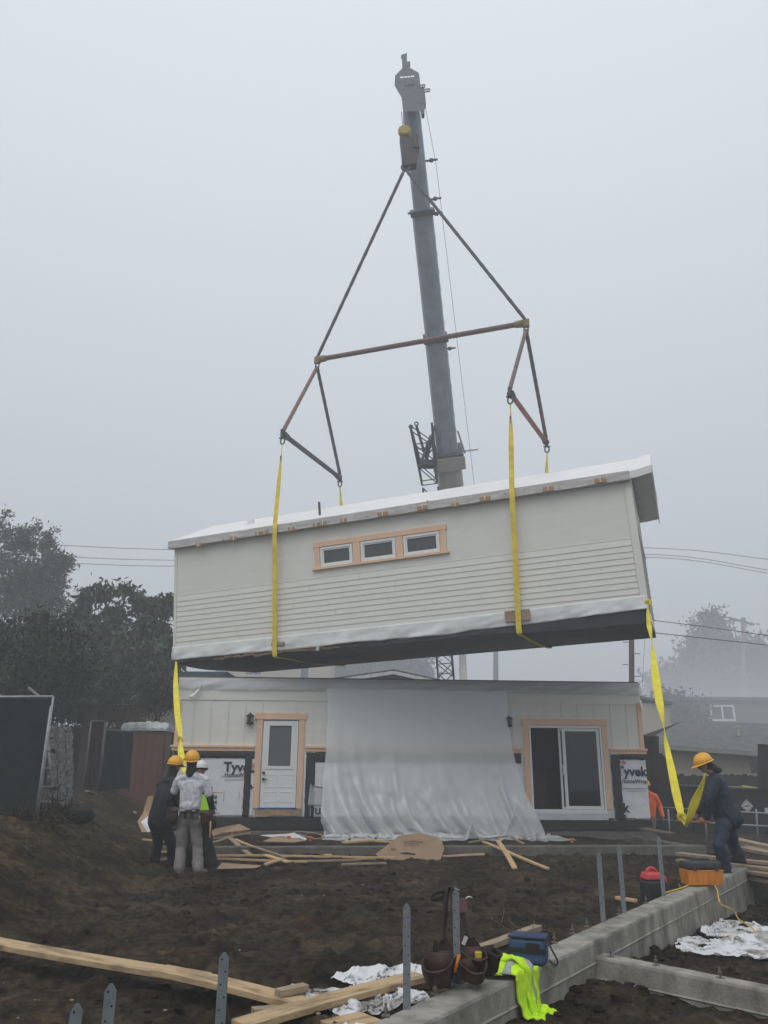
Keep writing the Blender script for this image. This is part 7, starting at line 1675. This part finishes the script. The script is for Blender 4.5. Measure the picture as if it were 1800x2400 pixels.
props(board('wood_stake', 'orange tipped stake lying by the hands of the man in denim', P(1632, 1926, 13.5), P(1664, 1930, 13.3), .03, .03, mat('orange_stake', (.5, .14, .06), .7)), None, 'stake')

# ================================================================ utility poles and wires
def pole(label, px, yt, yb, Y, r, m, arm=None, steps=None):
    t = thing('utility_pole', label, 'utility pole', P(px, yb, Y), group='utility poles in the fog'); a = P(px, yb, Y); b = P(px, yt, Y); mb = MB(); mb.tube([Vector((a.x - (b.x - a.x) * a.z / (b.z - a.z), Y, -.3)), b], [r, r * .85], 12); mb.build('shaft', m, t, smooth=True)
    if arm:
        mb = MB()
        for x0, y0, x1, y1 in arm: mb.bar(P(x0, y0, Y - .15), P(x1, y1, Y - .15), .7, .9, Vector((0, 1, 0)))
        mb.build('cross_arm', m, t)
    if steps:
        mb = MB()
        for k, y in enumerate(steps): c = P(px, y, Y); s = 1 if k % 2 else -1; mb.tube([c + Vector((s * r, 0, 0)), c + Vector((s * (r + .22), 0, 0))], .016, 6)
        mb.build('climbing_step', M_jib, t)
Mpol = mat('brown_pole', (.10, .075, .06), .9, var=.2)
pole('brown utility pole with climbing pegs behind the right end of the house', 1480, 1440, 1660, 31, .12, Mpol, steps=(1505, 1532, 1558, 1585))
pole('thin hazy utility pole between crane and pegged pole', 1162, 1470, 1680, 95, .34, mat('grey_far_pole', (.16, .15, .15), .9)); 
pole('foggy utility pole with a cross arm at the far right', 1742, 1448, 1750, 300, .95, Mpol, arm=[(1716, 1450, 1764, 1464), (1738, 1462, 1752, 1458)])
WG = 'overhead wires'
def wire(label, pts, r=.012, Ys=None):
    w = spline([P(x, y, Y) for x, y, Y in pts], 12); mb = MB(); mb.tube(w, r, 5); props(mb.build('overhead_wire', mat('wire_black', (.03, .03, .032), .6), None, smooth=True, loc=w[0]), label, 'wire', WG)
wire('topmost of the three long overhead wires crossing behind the module', [(-120, 1262, 34), (150, 1278, 34), (405, 1288, 34), (960, 1293, 34.5), (1515, 1284, 35), (1800, 1311, 35), (1950, 1330, 35)])
wire('middle of the three long overhead wires crossing behind the module', [(-120, 1290, 34.5), (160, 1305, 34.5), (405, 1313, 34.5), (960, 1314, 35), (1515, 1299, 35.5), (1800, 1336, 35.5), (1950, 1358, 35.5)])
wire('lowest of the three long overhead wires crossing behind the module', [(-120, 1308, 34.5), (165, 1320, 34.5), (405, 1327, 34.5), (960, 1326, 35), (1515, 1306, 35.5), (1800, 1343, 35.5), (1950, 1364, 35.5)])
wire('dark wire dipping right beneath the module at the right', [(1380, 1436, 30), (1540, 1455, 30), (1660, 1470, 30), (1800, 1490, 30), (1950, 1515, 30)], .014)
wire('lower dark wire running right from under the module corner', [(1340, 1470, 30), (1530, 1483, 30), (1660, 1497, 30), (1800, 1512, 30), (1950, 1532, 30)], .016)
wire('short wire passing through the trees left of the module', [(150, 1398, 33), (290, 1410, 33), (405, 1419, 33), (560, 1430, 33)], .014)
wire('thin slack guy wire hanging near the pegged pole', [(1512, 1480, 30.5), (1509, 1540, 30.5), (1505, 1610, 30.5)], .006)
# ================================================================ fog, sky, sun, camera
hz_ = MB(); hz_.box2((-330, -13, -2.2), (330, 470, 27.5)); hm = bpy.data.materials.new('fog'); hm.use_nodes = True; nt = hm.node_tree; nt.nodes.remove(nt.nodes['Principled BSDF'])
pv_ = nt.nodes.new('ShaderNodeVolumePrincipled'); pv_.inputs['Color'].default_value = (.95, .97, 1.0, 1); pv_.inputs['Density'].default_value = FOG; pv_.inputs['Anisotropy'].default_value = .15
nt.links.new(pv_.outputs[0], nt.nodes['Material Output'].inputs['Volume'])
ho = hz_.build('haze', hm); props(ho, kind='stuff')
SUN_EL, SUN_AZ = math.radians(58), math.radians(200)          # high, soft, from behind the camera to the left
w = bpy.data.worlds.new('World'); sc.world = w; w.use_nodes = True; nt = w.node_tree; bg = nt.nodes['Background']
sky = nt.nodes.new('ShaderNodeTexSky'); sky.sky_type = 'NISHITA'; sky.sun_disc = False; sky.sun_elevation = SUN_EL; sky.sun_rotation = SUN_AZ; sky.air_density = 1.0; sky.dust_density = 4.0; sky.ozone_density = 1.0
hs = nt.nodes.new('ShaderNodeHueSaturation'); hs.inputs['Saturation'].default_value = .22; nt.links.new(sky.outputs[0], hs.inputs['Color'])
# overcast: cloud evens the sky out
mx = nt.nodes.new('ShaderNodeMixRGB'); mx.inputs[0].default_value = .85; nt.links.new(hs.outputs[0], mx.inputs[1])
tcw = nt.nodes.new('ShaderNodeTexCoord'); sx_ = nt.nodes.new('ShaderNodeSeparateXYZ'); nt.links.new(tcw.outputs['Generated'], sx_.inputs[0])
mr = nt.nodes.new('ShaderNodeMapRange'); mr.inputs['From Min'].default_value = 0; mr.inputs['From Max'].default_value = 1; mr.inputs['To Min'].default_value = .49; mr.inputs['To Max'].default_value = 1.0; nt.links.new(sx_.outputs['Z'], mr.inputs['Value'])
oc_ = nt.nodes.new('ShaderNodeMixRGB'); oc_.blend_type = 'MULTIPLY'; oc_.inputs[0].default_value = 1; oc_.inputs[1].default_value = (*SKYC, 1); nt.links.new(mr.outputs[0], oc_.inputs[2]); nt.links.new(oc_.outputs[0], mx.inputs[2])
nt.links.new(mx.outputs[0], bg.inputs['Color']); bg.inputs['Strength'].default_value = .12
sl = bpy.data.lights.new('sun', 'SUN'); sl.energy = .9; sl.angle = math.radians(50); sl.color = (1, .97, .93); so = bpy.data.objects.new('sun', sl); COL.objects.link(so)
d = Vector((math.sin(SUN_AZ) * math.cos(SUN_EL), math.cos(SUN_AZ) * math.cos(SUN_EL), math.sin(SUN_EL))); so.rotation_euler = d.to_track_quat('Z', 'Y').to_euler()
cam = bpy.data.cameras.new('camera'); cam.sensor_fit = 'VERTICAL'; cam.sensor_height = 36; cam.lens = 36 * F / 2400; cam.clip_end = 1000; cam.clip_start = .05
co = bpy.data.objects.new('camera', cam); COL.objects.link(co); sc.camera = co
rt, upv = Vector((1, 0, 0)), Vector((0, -st, ct)); rc = rt * cr + upv * sr; uc = -rt * sr + upv * cr; bk = rc.cross(uc)
co.matrix_world = Matrix(((rc.x, uc.x, bk.x, 0), (rc.y, uc.y, bk.y, 0), (rc.z, uc.z, bk.z, CAMH), (0, 0, 0, 1)))
sc.view_settings.view_transform = 'Standard'; sc.view_settings.look = 'None'; sc.view_settings.gamma = 1; sc.view_settings.exposure = EXPO
cy = sc.cycles; cy.use_denoising = True; cy.volume_bounces = 3; cy.max_bounces = 8; cy.diffuse_bounces = 3; cy.glossy_bounces = 3; cy.transparent_max_bounces = 16; cy.transmission_bounces = 4
cy.use_adaptive_sampling = True; cy.adaptive_threshold = .02; cy.caustics_reflective = False; cy.caustics_refractive = False
